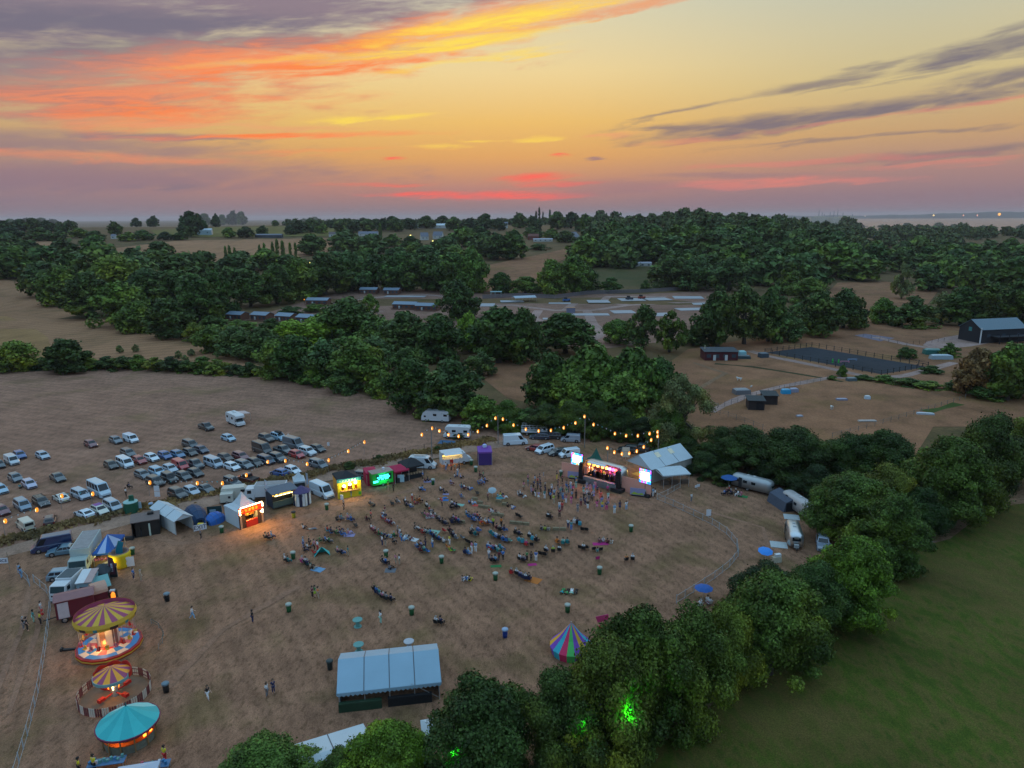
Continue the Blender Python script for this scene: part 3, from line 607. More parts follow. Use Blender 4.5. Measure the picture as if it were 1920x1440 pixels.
# --- middle wood around the lodges
grove([(470, 575, 75, 70, 'oak', 'dark'), (520, 570, 70, 76, 'oak', 'dark'), (560, 560, 80, 78), (610, 552, 90, 82, 'oak', 'dark'), (660, 545, 80, 76), (705, 542, 80, 70, 'oak', 'dark'), (752, 545, 80, 74), (800, 545, 85, 76, 'oak', 'dark'), (850, 548, 85, 80, 'oak', 'dark'), (882, 548, 70, 84, 'round', 'mid'), (455, 510, 60, 40), (500, 505, 60, 40), (540, 520, 60, 44), (630, 515, 70, 46), (690, 510, 70, 46), (745, 508, 70, 46), (800, 505, 60, 46), (850, 505, 60, 44), (583, 478, 50, 40), (648, 474, 64, 42), (780, 488, 50, 36), (830, 480, 50, 34), (700, 478, 60, 40)], 'tall dark tree in the wood behind the holiday lodges', 'wood behind the lodges', 'round', ('dark', 'blue', 'mid'))
tree(857, 597, 80, 78, 'oak', 'dark', 'lone round oak standing beside the pair of lodges in the caravan park')
tree(600, 548, 26, 16, 'bush', 'lit', 'small light bush at the foot of the wood behind the lodges', cat='bush')
grove([(640, 592, 60, 30, 'bush'), (590, 585, 44, 18, 'bush'), (545, 588, 50, 16, 'bush'), (695, 590, 34, 40, 'airy'), (820, 606, 60, 20, 'bush'), (930, 592, 60, 14, 'bush'), (400, 618, 60, 30, 'bush'), (450, 622, 70, 26, 'bush'), (510, 622, 60, 26, 'bush'), (370, 640, 50, 40, 'bush', 'yel')], 'shrub between the rows of holiday lodges', 'shrubs among the lodges', 'bush', ('dark', 'mid'))
grove([(932, 486, 70, 52, 'oak', 'dark'), (962, 486, 55, 56, 'oak', 'dark'), (905, 480, 50, 44)], 'dark tree at the top of the ploughed field on the hill', 'trees above the ploughed field')
grove([(938, 550, 46, 40), (985, 550, 60, 34, 'bush'), (1035, 552, 60, 66, 'round', 'mid'), (1075, 550, 70, 78, 'oak', 'mid'), (1100, 545, 50, 44), (1145, 548, 46, 30, 'bush', 'dark'), (1210, 546, 24, 22, 'bush')], 'tree along the fence at the back of the caravan park', 'trees behind the caravan park', 'round', ('dark', 'mid'))
# --- row between the caravan park and the paddocks
grove([(1160, 645, 60, 48, 'round', 'mid'), (1205, 652, 66, 84, 'airy', 'dark'), (1255, 660, 60, 84, 'airy', 'mid'), (1300, 648, 50, 40, 'bush'), (1345, 650, 90, 112, 'oak', 'dark'), (1395, 645, 90, 112, 'airy', 'dark'), (1440, 640, 80, 104, 'oak', 'dark'), (1478, 640, 60, 60, 'bush'), (1530, 628, 95, 86, 'oak', 'dark'), (1580, 615, 80, 76, 'oak', 'dark'), (1608, 612, 40, 40, 'bush'), (1500, 596, 70, 30, 'bush')], 'dark tree in the row between the caravan park and the riding arena', 'row above the riding arena', 'round', ('dark', 'blue'))
tree(1478, 552, 64, 62, 'cone', 'mid', 'pointed light green tree among round ones above the riding arena')
tree(1510, 568, 70, 50, 'round', 'mid', 'rounded tree leaning on the pointed one above the riding arena')
grove([(1655, 606, 50, 48, 'round', 'mid'), (1712, 612, 86, 58, 'bush', 'dark'), (1762, 608, 50, 62, 'airy', 'pale'), (1690, 560, 40, 70, 'airy', 'pale'), (1800, 610, 80, 76, 'oak', 'dark'), (1850, 612, 85, 90, 'oak', 'dark'), (1905, 612, 90, 96, 'oak', 'dark'), (1740, 545, 60, 50), (1780, 540, 60, 50), (1830, 550, 70, 64), (1890, 556, 80, 70, 'oak', 'dark'), (1850, 525, 70, 56), (1910, 520, 60, 50)], 'tree in the belt behind the dark barn on the right', 'belt behind the barn', 'round', ('dark', 'blue', 'mid'))
tree(1828, 742, 84, 98, 'oak', 'brown', 'brown autumn coloured tree below the dark barn')
tree(1888, 750, 116, 116, 'oak', 'mid', 'green tree cut by the right edge below the dark barn')
tree(1925, 745, 80, 90, 'oak', 'dark', 'dark tree at the right edge behind the brown autumn one')
grove([(1578, 706, 20, 22, 'round'), (1700, 672, 40, 24, 'bush'), (1780, 668, 44, 26, 'bush'), (1745, 700, 44, 16, 'bush'), (1660, 716, 50, 14, 'bush'), (1700, 722, 60, 16, 'bush'), (1740, 728, 60, 16, 'bush'), (1800, 732, 60, 24, 'bush'), (1850, 748, 70, 30, 'bush', 'dark'), (1620, 712, 40, 10, 'bush'), (1560, 712, 20, 10, 'bush')], 'scrub bush on the bank between the two paddocks', 'scrub between the paddocks', 'bush', ('mid', 'dark'))
# --- woods and hedges on the hills: single trees where they show, one mass beyond
def scatter(poly, step, w, h, seed, label, group, kinds=('round',), tints=('dark', 'blue', 'mid')):
    r = random.Random(seed); ys = [p[1] for p in poly]; xs = [p[0] for p in poly]; y = min(ys); out = []
    while y < max(ys):
        f = (y - min(ys)) / max(1, max(ys) - min(ys)); sx = step * (.62 + .5 * f); x = min(xs) + r.uniform(0, sx)
        while x < max(xs):
            if inside((x, y), poly): out.append((x + r.uniform(-.2, .2) * sx, y + r.uniform(-.25, .25) * sx * .3, (.7 + .45 * f) * w * r.uniform(.85, 1.2), (.7 + .45 * f) * h * r.uniform(.85, 1.2), r.choice(kinds), r.choice(tints)))
            x += sx
        y += sx * .30
    grove(out, label, group); return len(out)
n1 = scatter([(1120, 532), (1090, 500), (1075, 470), (1140, 452), (1260, 450), (1420, 456), (1560, 470), (1600, 500), (1560, 535), (1480, 545), (1420, 545), (1345, 520), (1280, 500), (1200, 492), (1130, 506)], 62, 76, 62, 21, 'rounded tree in the dense wood on the hill right of the pale gabled house', 'hill wood', ('round', 'round', 'oak'))
n3 = scatter([(1255, 548), (1250, 508), (1300, 500), (1345, 522), (1420, 546), (1340, 546)], 46, 64, 52, 23, 'tree between the valley pasture and the row above the riding arena', 'valley trees')
n4 = scatter([(1075, 500), (1090, 476), (1140, 470), (1200, 494), (1130, 508)], 46, 56, 44, 24, 'tree at the edge of the valley pasture below the pale gabled house', 'valley edge trees')
n2 = scatter([(1560, 520), (1590, 478), (1700, 476), (1800, 482), (1940, 480), (1940, 545), (1780, 530), (1680, 520), (1620, 535)], 58, 66, 50, 22, 'tree in the wooded plain below the pale straw strips on the right', 'right wood')
print('scattered', n1, n2, 'trees', NT['n'])
def mass(name, pts, label, seed=3, group=None):
    """a far wood read as one mass: crowns merged into one mesh. pts: (px, py, width px, height px)"""
    Cs, Ns, Sz = [], [], []
    for i, (px, py, w, h) in enumerate(pts):
        p = at(px, py); z = depth(p); W, H = w * z / F, max(3, hpx(px, py, py - h))
        cl = [((c[0] * W / 10, c[1] * W / 10, c[2] * H / 10), r * W / 10) for c, r in round_clumps(seed + i, 10, 10, 26, .05, .5, (.2, .36))]
        P, nr = clump_cloud(cl, 420); Cs.append(P + np.array([p.x, p.y, p.z])); Ns.append(nr); Sz.append(np.full(420, W / 10 * .85))
    C = np.concatenate(Cs); Nn = np.concatenate(Ns); size = np.concatenate(Sz)
    o = bpy.data.objects.new(name, leaf_mesh(name, C, Nn, size)); COL.objects.link(o); o.color = (.058, .086, .028, 1)  # leaf colour lightened to stand in for haze
    o['kind'] = 'stuff'; o['label'] = label; o['category'] = 'woodland'; return o
def crest(px):
    """row of the view where the bare land meets the sky"""
    py = 445.0
    while py > 380:
        d = ray(px, py); k = 400.0; hit = False
        while k < 2600:
            q = d * k
            if CAM_H + q.z <= T(q.x, q.y): hit = True; break
            k += 12
        if not hit: return py + 1
        py -= 1
    return py
rm = random.Random(8); pts = []
for k in range(120):
    x = 1105 + k * 4.2 + rm.uniform(-4, 4); pts.append((x, crest(x) + rm.uniform(.5, 4), 26 * rm.uniform(.8, 1.3), 13 * rm.uniform(.8, 1.3)))
for k in range(190):
    x = 1105 + rm.random() * 500; c0 = crest(x); pts.append((x, c0 + rm.random() * (458 - c0), 34 * rm.uniform(.8, 1.2), 22 * rm.uniform(.8, 1.2)))
ridge = []
for k in range(190):
    x = (-30 + k * 4 if k < 42 else 540 + (k - 42) * 4.1) + rm.uniform(-3, 3); ridge.append((x, crest(x) + rm.uniform(-.5, 3), 20 * rm.uniform(.7, 1.3), 9 * rm.uniform(.6, 1.5)))
mass('ridge_wood', ridge, 'dark line of trees along the ridge against the sky', 90)
mass('hilltop_wood', pts, 'dark wood covering the top of the hill under the sunset')
pts = []
for k in range(110):
    f = rm.random(); pts.append((1540 + rm.random() * 400, 431 + 44 * f * f + rm.uniform(0, 4), (22 + 22 * f) * rm.uniform(.8, 1.2), (9 + 15 * f) * rm.uniform(.8, 1.2)))
mass('distant_wood', [p for p in pts if not (1790 < p[0] and 452 < p[1] < 486)], 'distant woods below the strip of bright water on the right', 50)
# --- trees along the ridge against the sky, left to middle
def skyline(items, label, group, kind='round', tints=('black', 'dark')): grove(items, label, group, kind, tints)
skyline([(-4, 430, 34, 22), (22, 428, 30, 18), (50, 428, 30, 20), (78, 426, 34, 18), (100, 426, 30, 16), (8, 436, 44, 24), (40, 434, 34, 24), (62, 434, 34, 26), (90, 434, 34, 22), (118, 438, 30, 18), (131, 432, 16, 20), (75, 452, 50, 26), (20, 450, 50, 26), (110, 452, 40, 20)], 'dark tree of the left end of the ridge', 'ridge trees at the left')
tree(217, 440, 30, 26, 'round', 'dark', 'single tree on the ridge left of the two small skyline trees'); tree(255, 421, 20, 13, 'round', 'black', 'left one of two small trees on the bare skyline'); tree(287, 420, 24, 16, 'round', 'black', 'right one of two small trees on the bare skyline')
skyline([(358, 444, 42, 50, 'oak'), (385, 424, 30, 24), (405, 422, 26, 22, 'cone'), (418, 422, 22, 20), (437, 422, 24, 28), (454, 422, 24, 26), (372, 440, 30, 40)], 'tree in the tall dark clump on the ridge above the white barn', 'ridge clump')
skyline([(270, 450, 40, 20), (240, 452, 34, 18), (310, 450, 30, 16), (340, 450, 30, 18), (430, 446, 30, 20), (462, 446, 34, 22), (492, 440, 24, 18), (516, 424, 16, 12), (545, 440, 26, 18), (180, 452, 40, 20), (150, 446, 40, 20), (560, 438, 34, 26), (582, 436, 30, 26), (604, 438, 26, 20)], 'hedge tree between the fields on the left ridge', 'ridge hedge trees', 'round', ('dark', 'mid', 'black'))
skyline([(560, 428, 26, 14), (590, 428, 30, 16), (620, 428, 30, 16), (650, 427, 30, 18), (680, 426, 34, 18), (706, 426, 30, 16), (735, 425, 34, 20), (765, 424, 30, 16), (795, 423, 34, 18), (640, 434, 30, 24), (662, 436, 30, 22), (690, 434, 36, 24), (718, 432, 30, 24), (742, 434, 36, 28), (770, 430, 34, 20), (800, 428, 34, 24), (830, 426, 36, 22), (852, 432, 34, 26), (880, 436, 40, 28), (910, 430, 36, 30), (935, 432, 30, 24), (975, 428, 36, 30), (1000, 434, 34, 30), (1045, 430, 34, 34), (1070, 428, 34, 32), (1095, 434, 34, 34), (1120, 436, 34, 26)], 'dark tree on the skyline behind the hamlet', 'skyline trees behind the hamlet')
grove([(650, 462, 50, 34), (700, 462, 40, 24), (735, 462, 40, 24), (770, 470, 44, 28), (840, 472, 50, 30), (870, 462, 60, 40, 'oak'), (900, 458, 44, 34), (1000, 446, 40, 22), (1035, 448, 34, 20), (1060, 454, 40, 22), (1105, 462, 60, 30), (600, 470, 30, 26), (1010, 468, 50, 12, 'bush')], 'garden tree among the houses of the hamlet', 'garden trees of the hamlet', 'round', ('dark', 'blue', 'mid'))
PG = 'poplars'
for i, (x, y, w, h) in enumerate([(1005, 420, 7, 24), (1011, 420, 7, 30), (1018, 420, 5, 22), (1031, 420, 7, 26), (1040, 420, 6, 18), (1137, 428, 8, 28), (1127, 428, 7, 22), (1092, 440, 12, 34), (1115, 440, 10, 26), (714, 448, 10, 28)]):
    tree(x, y, w, h, 'poplar', 'black' if i < 7 else 'mid', 'slender dark poplar standing up from the skyline trees of the hamlet', 'skyline poplars')
for i, (x, y, w, h) in enumerate([(424, 488, 9, 26), (432, 488, 10, 28), (442, 490, 10, 26), (488, 486, 9, 26), (497, 487, 10, 30), (512, 484, 10, 30), (521, 484, 10, 34), (531, 484, 11, 32), (545, 482, 9, 26), (555, 482, 9, 26)]):
    tree(x, y, w, h, 'poplar', 'mid', 'slim light green poplar in front of the straw field on the ridge', 'poplars before the ridge field')
# --- rough grass along the track
def verge():
    r = random.Random(3); ln = [(-160, 1068), (0, 1022), (120, 990), (240, 962), (360, 936), (500, 908), (640, 880), (760, 858), (860, 838), (930, 826)]
    P, Nr, Sz = [], [], []
    seg = [(at(*ln[i]), at(*ln[i + 1])) for i in range(len(ln) - 1)]; w = [(b - a).length for a, b in seg]
    for k in range(12000):
        a, b = r.choices(seg, w)[0]; d = (b - a).normalized(); n = Vector((-d.y, d.x, 0)); t = r.random(); off = r.gauss(.8, 1.0) + .8 * math.sin(t * 9)
        q = a.lerp(b, t) + n * off; hgt = r.uniform(.12, .5) * (1.15 - min(1, abs(off) / 4)); P.append((q.x, q.y, hgt)); Nr.append((r.gauss(0, 1), r.gauss(0, 1), .35)); Sz.append(r.uniform(.16, .38))
    Nr = np.array(Nr); Nr /= np.linalg.norm(Nr, axis=1)[:, None]
    me = leaf_mesh('rough_verge_grass', np.array(P), Nr, np.array(Sz)); m, nt, b = node_mat('dry tall grass'); N, L = nt.nodes, nt.links
    tc = N.new('ShaderNodeTexCoord'); nz = N.new('ShaderNodeTexNoise'); nz.inputs['Scale'].default_value = .12; nz.inputs['Detail'].default_value = 4; L.new(tc.outputs['Object'], nz.inputs['Vector'])
    cr = N.new('ShaderNodeValToRGB'); e = cr.color_ramp.elements; e[0].position, e[0].color, e[1].position, e[1].color = .30, S(92, 82, 54), .66, S(158, 126, 76); L.new(nz.outputs[0], cr.inputs[0]); L.new(cr.outputs[0], b.inputs['Base Color']); b.inputs['Roughness'].default_value = .9
    me.materials.clear(); me.materials.append(m)
    o = bpy.data.objects.new('rough_verge_grass', me); COL.objects.link(o); o['kind'] = 'stuff'; o['label'] = 'tall dry yellow grass along the edge of the farm track'; o['category'] = 'grass'
verge()
for x, y, w, h in [(862, 822, 34, 16), (655, 878, 30, 14), (710, 862, 24, 9), (820, 845, 20, 8), (290, 905, 16, 8), (420, 925, 18, 12)]:
    tree(x, y, w, h, 'bush', 'dark', 'low bramble bush in the rough grass beside the farm track', 'brambles beside the farm track', cat='bush')
# ------------------------------------------------------------------ vehicles
PAINT = tinted('car paint', .28, 0, .05, 1.5, .7, 1.0); GLASS = mk('tinted glass', (.012, .017, .022), .12, noise=0, spec=.6); TYRE = mk('tyre rubber', (.018, .018, .02), .85, noise=.1)
RIM = mk('alloy', (.4, .4, .42), .35, .8, .05); HEADL = mk('headlamp glass', (.55, .58, .6), .15, noise=0); TAILL = mk('tail lamp', (.25, .015, .012), .3, noise=0)
DARKP = mk('black plastic', (.02, .02, .022), .6); PLATE = mk('number plate', (.6, .55, .2), .5, noise=.05); CHROME = mk('brushed aluminium', (.62, .64, .66), .28, .9, .08, 1.5)
WHITEP = mk('white panel', (.62, .64, .66), .45, noise=.08, scale=.8)
def wheel_mesh():
    m = MB(); m.lathe([(.0, -.1), (.32, -.1), (.34, -.06), (.34, .06), (.32, .1), (.2, .105)], 14, 0); m.lathe([(.2, .105), (.18, .115), (0, .115)], 14, 1)
    return m.mesh('wheel', [TYRE, RIM], True)
WHEEL = wheel_mesh()
def add_wheels(root, L, W, xs=(-.31, .31), r=.34):
    for fx in xs:
        for sy in (-1, 1):
            o = bpy.data.objects.new('wheel', WHEEL); COL.objects.link(o); o.parent = root; k = r / .34; o.scale = (k, k, k)
            o.location = (fx * L, sy * (W / 2 - .08), r); o.rotation_euler = (R(-90 * sy), 0, 0)
def panel_on(m, q, inset=(.08, .12), off=.012, mi=0):
    """a pane set into a four-cornered face, a few mm proud of it"""
    q = [Vector(v) for v in q]; u, t = inset
    f = lambda a, b: (q[0].lerp(q[1], a)).lerp(q[3].lerp(q[2], a), b)
    p = [f(u, t), f(1 - u, t), f(1 - u, 1 - t), f(u, 1 - t)]; n = (q[1] - q[0]).cross(q[3] - q[0]).normalized() * off
    m.slab([v + n for v in p], off * .8, mi)
def car_proto(kind):
    L, W, H, hb, xr, xrt, xwt, xw, nose = {
        'hatch': (4.0, 1.75, 1.48, .92, -1.92, -1.45, .25, .98, .70), 'saloon': (4.7, 1.8, 1.43, .92, -1.55, -.85, .30, 1.05, .68), 'estate': (4.75, 1.8, 1.5, .94, -2.28, -1.85, .42, 1.15, .68),
        'suv': (4.6, 1.88, 1.72, 1.05, -2.2, -1.8, .38, 1.05, .86), 'mpv': (4.6, 1.82, 1.7, .98, -2.2, -1.95, .75, 1.6, .78), 'coupe': (4.4, 1.8, 1.34, .88, -1.9, -.75, .15, 1.0, .64),
        'jeep': (4.2, 1.8, 1.82, 1.1, -2.05, -1.95, .3, .62, .98), 'pickup': (5.2, 1.85, 1.78, 1.06, -.75, -.6, .55, 1.15, .92),
        'small_van': (4.5, 1.82, 1.84, 1.0, -2.22, -2.14, .85, 1.55, .84), 'camper': (5.0, 1.9, 1.98, 1.1, -2.46, -2.36, 1.15, 1.95, .92), 'van': (5.6, 2.0, 2.45, 1.2, -2.76, -2.7, 1.25, 2.15, 1.0), 'minibus': (6.0, 2.0, 2.6, 1.22, -2.96, -2.88, 1.45, 2.3, 1.05)}[kind]
    root = thing({'hatch': 'parked_car', 'saloon': 'parked_car', 'estate': 'parked_car', 'suv': 'parked_car', 'mpv': 'parked_car', 'coupe': 'parked_car', 'jeep': 'parked_car', 'pickup': 'pickup_truck', 'small_van': 'parked_van', 'camper': 'parked_van', 'van': 'parked_van', 'minibus': 'minibus'}[kind], (0, 0, 0))
    w = W / 2; m = MB(); zb = .24; st = [(-L / 2, hb * .62, .86), (-L / 2 + .07, hb * .95, .95), (xr + .05, hb, 1), (0, hb * 1.0, 1), (xw, hb, 1), (L / 2 - .35, nose, .97), (L / 2 - .05, nose * .82, .88), (L / 2, nose * .6, .82)]
    if xr + .05 < -L / 2 + .1: st.pop(2)
    vs = []
    for x, z, k in st: vs += [(x, -w * k, zb), (x, -w * k * 1.0, z * .62), (x, -w * k * .985, z - .09), (x, -w * k + .1, z), (x, w * k - .1, z), (x, w * k * .985, z - .09), (x, w * k, z * .62), (x, w * k, zb)]
    fs = [(i * 8 + k, i * 8 + (k + 1) % 8, (i + 1) * 8 + (k + 1) % 8, (i + 1) * 8 + k) for i in range(len(st) - 1) for k in range(8)]
    fs += [tuple(range(8)), tuple(range((len(st) - 1) * 8, len(st) * 8))]
    m.add(vs, fs)
    wb, wt = w - .07, w - (.2 if kind not in ('van', 'minibus', 'camper', 'small_van') else .14); hm = H - .09
    c = [(xr, -wb, hb - .03), (xw, -wb, hb - .03), (xw, wb, hb - .03), (xr, wb, hb - .03), (xrt - .03, -wt, hm), (xwt + .06, -wt, hm), (xwt + .06, wt, hm), (xrt - .03, wt, hm), (xrt + .14, -wt + .14, H), (xwt - .12, -wt + .14, H), (xwt - .12, wt - .14, H), (xrt + .14, wt - .14, H)]
    m.add(c, [(0, 1, 5, 4), (1, 2, 6, 5), (2, 3, 7, 6), (3, 0, 4, 7), (4, 5, 9, 8), (5, 6, 10, 9), (6, 7, 11, 10), (7, 4, 8, 11), (8, 9, 10, 11)])
    for fx in (-.31, .31):                               # dark wheel arches
        for sy in (-1, 1): m.tube([(fx * L, sy * (w - .12), .36), (fx * L, sy * (w + .006), .36)], .41, 12, 1)
    m.box((L / 2 - .02, 0, .42), (.08, W * .72, .2), 1); m.box((-L / 2 + .02, 0, .4), (.08, W * .8, .16), 1)
    if kind == 'pickup': m.box((-1.7, 0, hb - .12), (1.75, W - .3, .3), 1)
    m.build('body', [PAINT, DARKP], root)
    b1, b2, b3, b4, t1, t2, t3, t4 = [Vector(q) for q in c[:8]]
    g = MB(); panel_on(g, [b2, b3, t3, t2], (.07, .1)); g.build('windscreen', GLASS, root)
    g = MB(); panel_on(g, [b4, b1, t1, t4], (.12, .2 if kind not in ('van',) else .45)); g.build('rear_window', GLASS, root)
    part = {'van': [(.78, .97)], 'small_van': [(.72, .97)], 'minibus': [(.03, .22), (.25, .44), (.47, .7), (.76, .97)], 'camper': [(.05, .3), (.36, .66), (.76, .97)], 'pickup': [(.06, .5), (.54, .95)]}.get(kind, [(.07, .30), (.33, .60), (.63, .93)])
    for (p, q, p2, q2) in ((b1, b2, t1, t2), (b3, b4, t3, t4)):
        for a, b in part:
            if (p - q).x > 0: a, b = 1 - b, 1 - a
            g = MB(); panel_on(g, [p.lerp(q, a), p.lerp(q, b), p2.lerp(q2, b), p2.lerp(q2, a)], (.02, .12)); g.build('side_window', GLASS, root)
    for sy in (-1, 1):
        g = MB(); g.box((L / 2 - .14, sy * (w * .68), nose * .74), (.22, .34, .13)); g.build('headlight', HEADL, root)
        g = MB(); g.box((-L / 2 + .04, sy * (w * .8), hb * .76), (.1, .16, .26)); g.build('tail_light', TAILL, root)
        g = MB(); g.box((xw - .18, sy * (w + .06), hb + .04), (.1, .18, .13)); g.build('wing_mirror', PAINT, root)
    g = MB(); g.box((-L / 2 - .02, 0, hb * .55), (.02, .5, .11)); g.build('number_plate', PLATE, root)
    add_wheels(root, L, W, r=.34 if H < 2 else .37); note_kids(root); root.hide_render = False
    return root
CARS = {}
def recolour(o, c):
    for k in KIDS_OF(o): k.color = c
def KIDS_OF(o): return [k for k in NEWKIDS.get(o.name, [])]
NEWKIDS = {}
def car(kind, px, py, col, label, head=-38, group='cars parked in the car park field', cat=None, extra=None):
    if kind not in CARS: CARS[kind] = [car_proto(kind), False]
    P = CARS[kind]; p = at(px, py - 4)
    if not P[1]: o = P[0]; P[1] = True; ks = KIDS[o.name]
    else:
        o = P[0].copy(); COL.objects.link(o); ks = []
        for k in KIDS[P[0].name]: c = k.copy(); COL.objects.link(c); c.parent = o; ks.append(c)
    o.location = (p.x, p.y, p.z + .02); o.rotation_euler = (0, 0, R(head) + rnd.uniform(-.05, .05))
    for k in ks:
        if k.name.startswith(('body', 'wing_mirror')): k.color = col
    tag(o, label, cat or ('van' if 'van' in kind or kind == 'camper' else 'minibus' if kind == 'minibus' else 'pickup' if kind == 'pickup' else 'car'), group)
    if extra: extra(o)
    return o
WH, SI, GR, DG, BK, BL, LB, RD, MA, NV = (.64, .74, .82, 1), (.36, .45, .54, 1), (.10, .135, .165, 1), (.034, .055, .07, 1), (.012, .020, .027, 1), (.03, .10, .30, 1), (.28, .45, .58, 1), (.34, .025, .03, 1), (.16, .03, .045, 1), (.015, .03, .075, 1)
LAV, BG = (.42, .42, .56, 1), (.55, .53, .44, 1)
def roof_box(o): MB().box((-.1, 0, 1.88), (1.9, .8, .3), top=.9).build('roof_box', DARKP, o)
def roof_bars(o):
    m = MB(); [m.tube([(-1.6, s * .6, 1.56), (.3, s * .6, 1.56)], .03, 5) for s in (-1, 1)]; [m.tube([(x, -.7, 1.6), (x, .7, 1.6)], .03, 5) for x in (-1.2, 0)]; m.build('roof_bars', DARKP, o)
for a in [
 ('hatch', 171, 841, MA, 'dark red hatchback parked alone on the far side, left of a grey and white pair'), ('hatch', 218, 834, GR, 'grey blue hatchback standing left of a lone white van at the far side'), ('small_van', 246, 832, WH, 'small white van beside a grey hatchback at the far side of the field'),
 ('pickup', 387, 809, BK, 'black pickup truck parked nearest the white motorhome with the awning'), ('hatch', 429, 830, LB, 'light blue hatchback parked alone below the white motorhome with the awning'),
 ('small_van', 23, 873, (.48, .55, .6, 1), 'pale blue grey van in front of a bright blue car at the left side'), ('hatch', 38, 862, BL, 'bright blue hatchback half hidden by a pale van at the left side'), ('hatch', 81, 863, SI, 'silver hatchback standing alone right of the bright blue one'), ('hatch', -2, 880, DG, 'dark teal car cut by the left edge of the picture, behind the pale van'),
 ('hatch', 30, 905, GR, 'grey hatchback just behind a lavender silver car'), ('hatch', 56, 917, LAV, 'lavender silver hatchback with a person crouching beside it'), ('saloon', 109, 904, DG, 'dark green grey car alone between the lavender silver car and the minibus'), ('hatch', 2, 927, LB, 'pale blue hatchback cut by the left edge, below the lavender silver car'),
 ('hatch', 4, 967, MA, 'maroon hatchback cut by the left edge, near the lowest lamp'), ('mpv', 43, 957, (.16, .25, .34, 1), 'blue grey people carrier beside a black estate with roof bars'), ('estate', 78, 950, BK, 'black estate car with bars on its roof'), ('coupe', 115, 942, (.62, .66, .62, 1), 'white saloon with a lamp hanging in front of it, left of the silver people carrier', 140), ('mpv', 152, 937, SI, 'silver people carrier parked next to the white minibus'),
 ('minibus', 187, 931, (.42, .56, .66, 1), 'pale blue white minibus with a row of side windows'), ('small_van', 49, 995, BG, 'old beige van seen from behind at the lower edge of the car park', 140), ('hatch', 95, 985, (.05, .02, .02, 1), 'dark hatchback seen from behind with a yellow number plate', 115), ('coupe', 159, 972, WH, 'white sporty hatchback seen from behind next to the purple roofed car', 150), ('hatch', 188, 966, (.58, .6, .52, 1), 'cream small car with a purple roof'), ('mpv', 212, 958, (.34, .42, .5, 1), 'silver blue car nearest the green portable toilet'),
 ('estate', 241, 858, DG, 'dark grey estate behind the tall white van in the middle row'), ('camper', 235, 878, WH, 'tall white van in the middle row with a black windscreen'), ('hatch', 262, 872, RD, 'red hatchback squeezed beside the tall white van'), ('hatch', 285, 867, WH, 'white hatchback between a red and a blue one'), ('hatch', 310, 863, BL, 'blue hatchback, left one of two blue ones side by side'), ('hatch', 334, 861, (.04, .15, .30, 1), 'blue hatchback, right one of two blue ones side by side'), ('hatch', 357, 857, BK, 'black hatchback in front of the dark grey people carrier'), ('mpv', 357, 842, DG, 'dark grey people carrier standing behind the black hatchback'), ('hatch', 378, 852, NV, 'navy hatchback at the right end of the row with two blue cars'),
 ('hatch', 209, 881, BK, 'black green hatchback left of the tall white van in the middle row'), ('small_van', 339, 882, (.45, .02, .03, 1), 'bright red van in the thick of the parked cars'), ('pickup', 366, 880, DG, 'dark grey pickup behind the black car beside the red van'), ('hatch', 268, 899, GR, 'grey hatchback at the left end of the block below the red van'), ('suv', 296, 895, LB, 'pale blue crossover car in the block below the red van'), ('hatch', 320, 888, SI, 'silver hatchback directly left of the red van'), ('suv', 292, 913, BK, 'black off-roader with a lamp hanging beside its bonnet'), ('jeep', 319, 907, BK, 'black off-roader with round headlamps beside the one by the lamp'), ('hatch', 345, 902, DG, 'dark grey hatchback in front of the red van'), ('hatch', 367, 896, BK, 'black hatchback at the right end of the block, below the grey pickup'),
 ('suv', 334, 936, BK, 'black estate at the left end of the last three cars by the verge'), ('hatch', 360, 930, SI, 'silver hatchback in the middle of the last three cars by the verge'), ('coupe', 386, 925, DG, 'dark coupe at the right end of the last three cars by the verge'),
 ('camper', 401, 878, SI, 'silver camper van left of the white hatchback'), ('hatch', 423, 867, (.03, .018, .018, 1), 'dark brown hatchback behind the white one next to the silver camper van'), ('hatch', 436, 884, WH, 'white hatchback beside the silver camper van'), ('estate', 452, 864, MA, 'maroon estate car behind a grey one'), ('estate', 458, 880, GR, 'grey estate between the white hatchback and a black one'), ('hatch', 479, 876, BK, 'black hatchback at the right end of the maroon and grey estates'),
 ('jeep', 437, 915, DG, 'dark green jeep behind the cream van and trailer'), ('pickup', 464, 907, (.13, .035, .02, 1), 'rusty brown pickup seen from behind under a hanging lamp', 150), ('suv', 500, 831, BK, 'black crossover at the far side beside the pale car with a roof box'), ('suv', 523, 828, LB, 'pale blue car carrying a dark roof box', -38), ('van', 492, 853, BK, 'black van with tinted windows in the upper row'), ('mpv', 499, 872, NV, 'navy people carrier with a lamp hanging before it'), ('suv', 521, 868, DG, 'dark crossover right of the navy people carrier'), ('pickup', 531, 853, DG, 'dark grey pickup beside the charcoal van'), ('van', 551, 843, GR, 'charcoal grey van, the tallest of the right hand cars'), ('hatch', 557, 861, (.42, .02, .03, 1), 'bright red hatchback in front of the charcoal van'), ('suv', 577, 856, (.5, .57, .62, 1), 'whitish blue crossover right of the red hatchback'), ('hatch', 596, 850, BK, 'black hatchback at the right end of the upper row'), ('mpv', 597, 880, GR, 'grey people carrier standing alone near the right lamps'), ('hatch', 524, 895, BL, 'blue car seen from behind beside a white hatchback near the verge', 150), ('hatch', 549, 891, WH, 'white hatchback beside the blue car near the verge')]:
    car(a[0], a[1], a[2], a[3], a[4], a[5] if len(a) > 5 else -38, extra=roof_box if 'roof box' in a[4] and 'carrying' in a[4] else roof_bars if 'bars on its' in a[4] else None)
GA = 'cars behind the trade stalls and the stage'
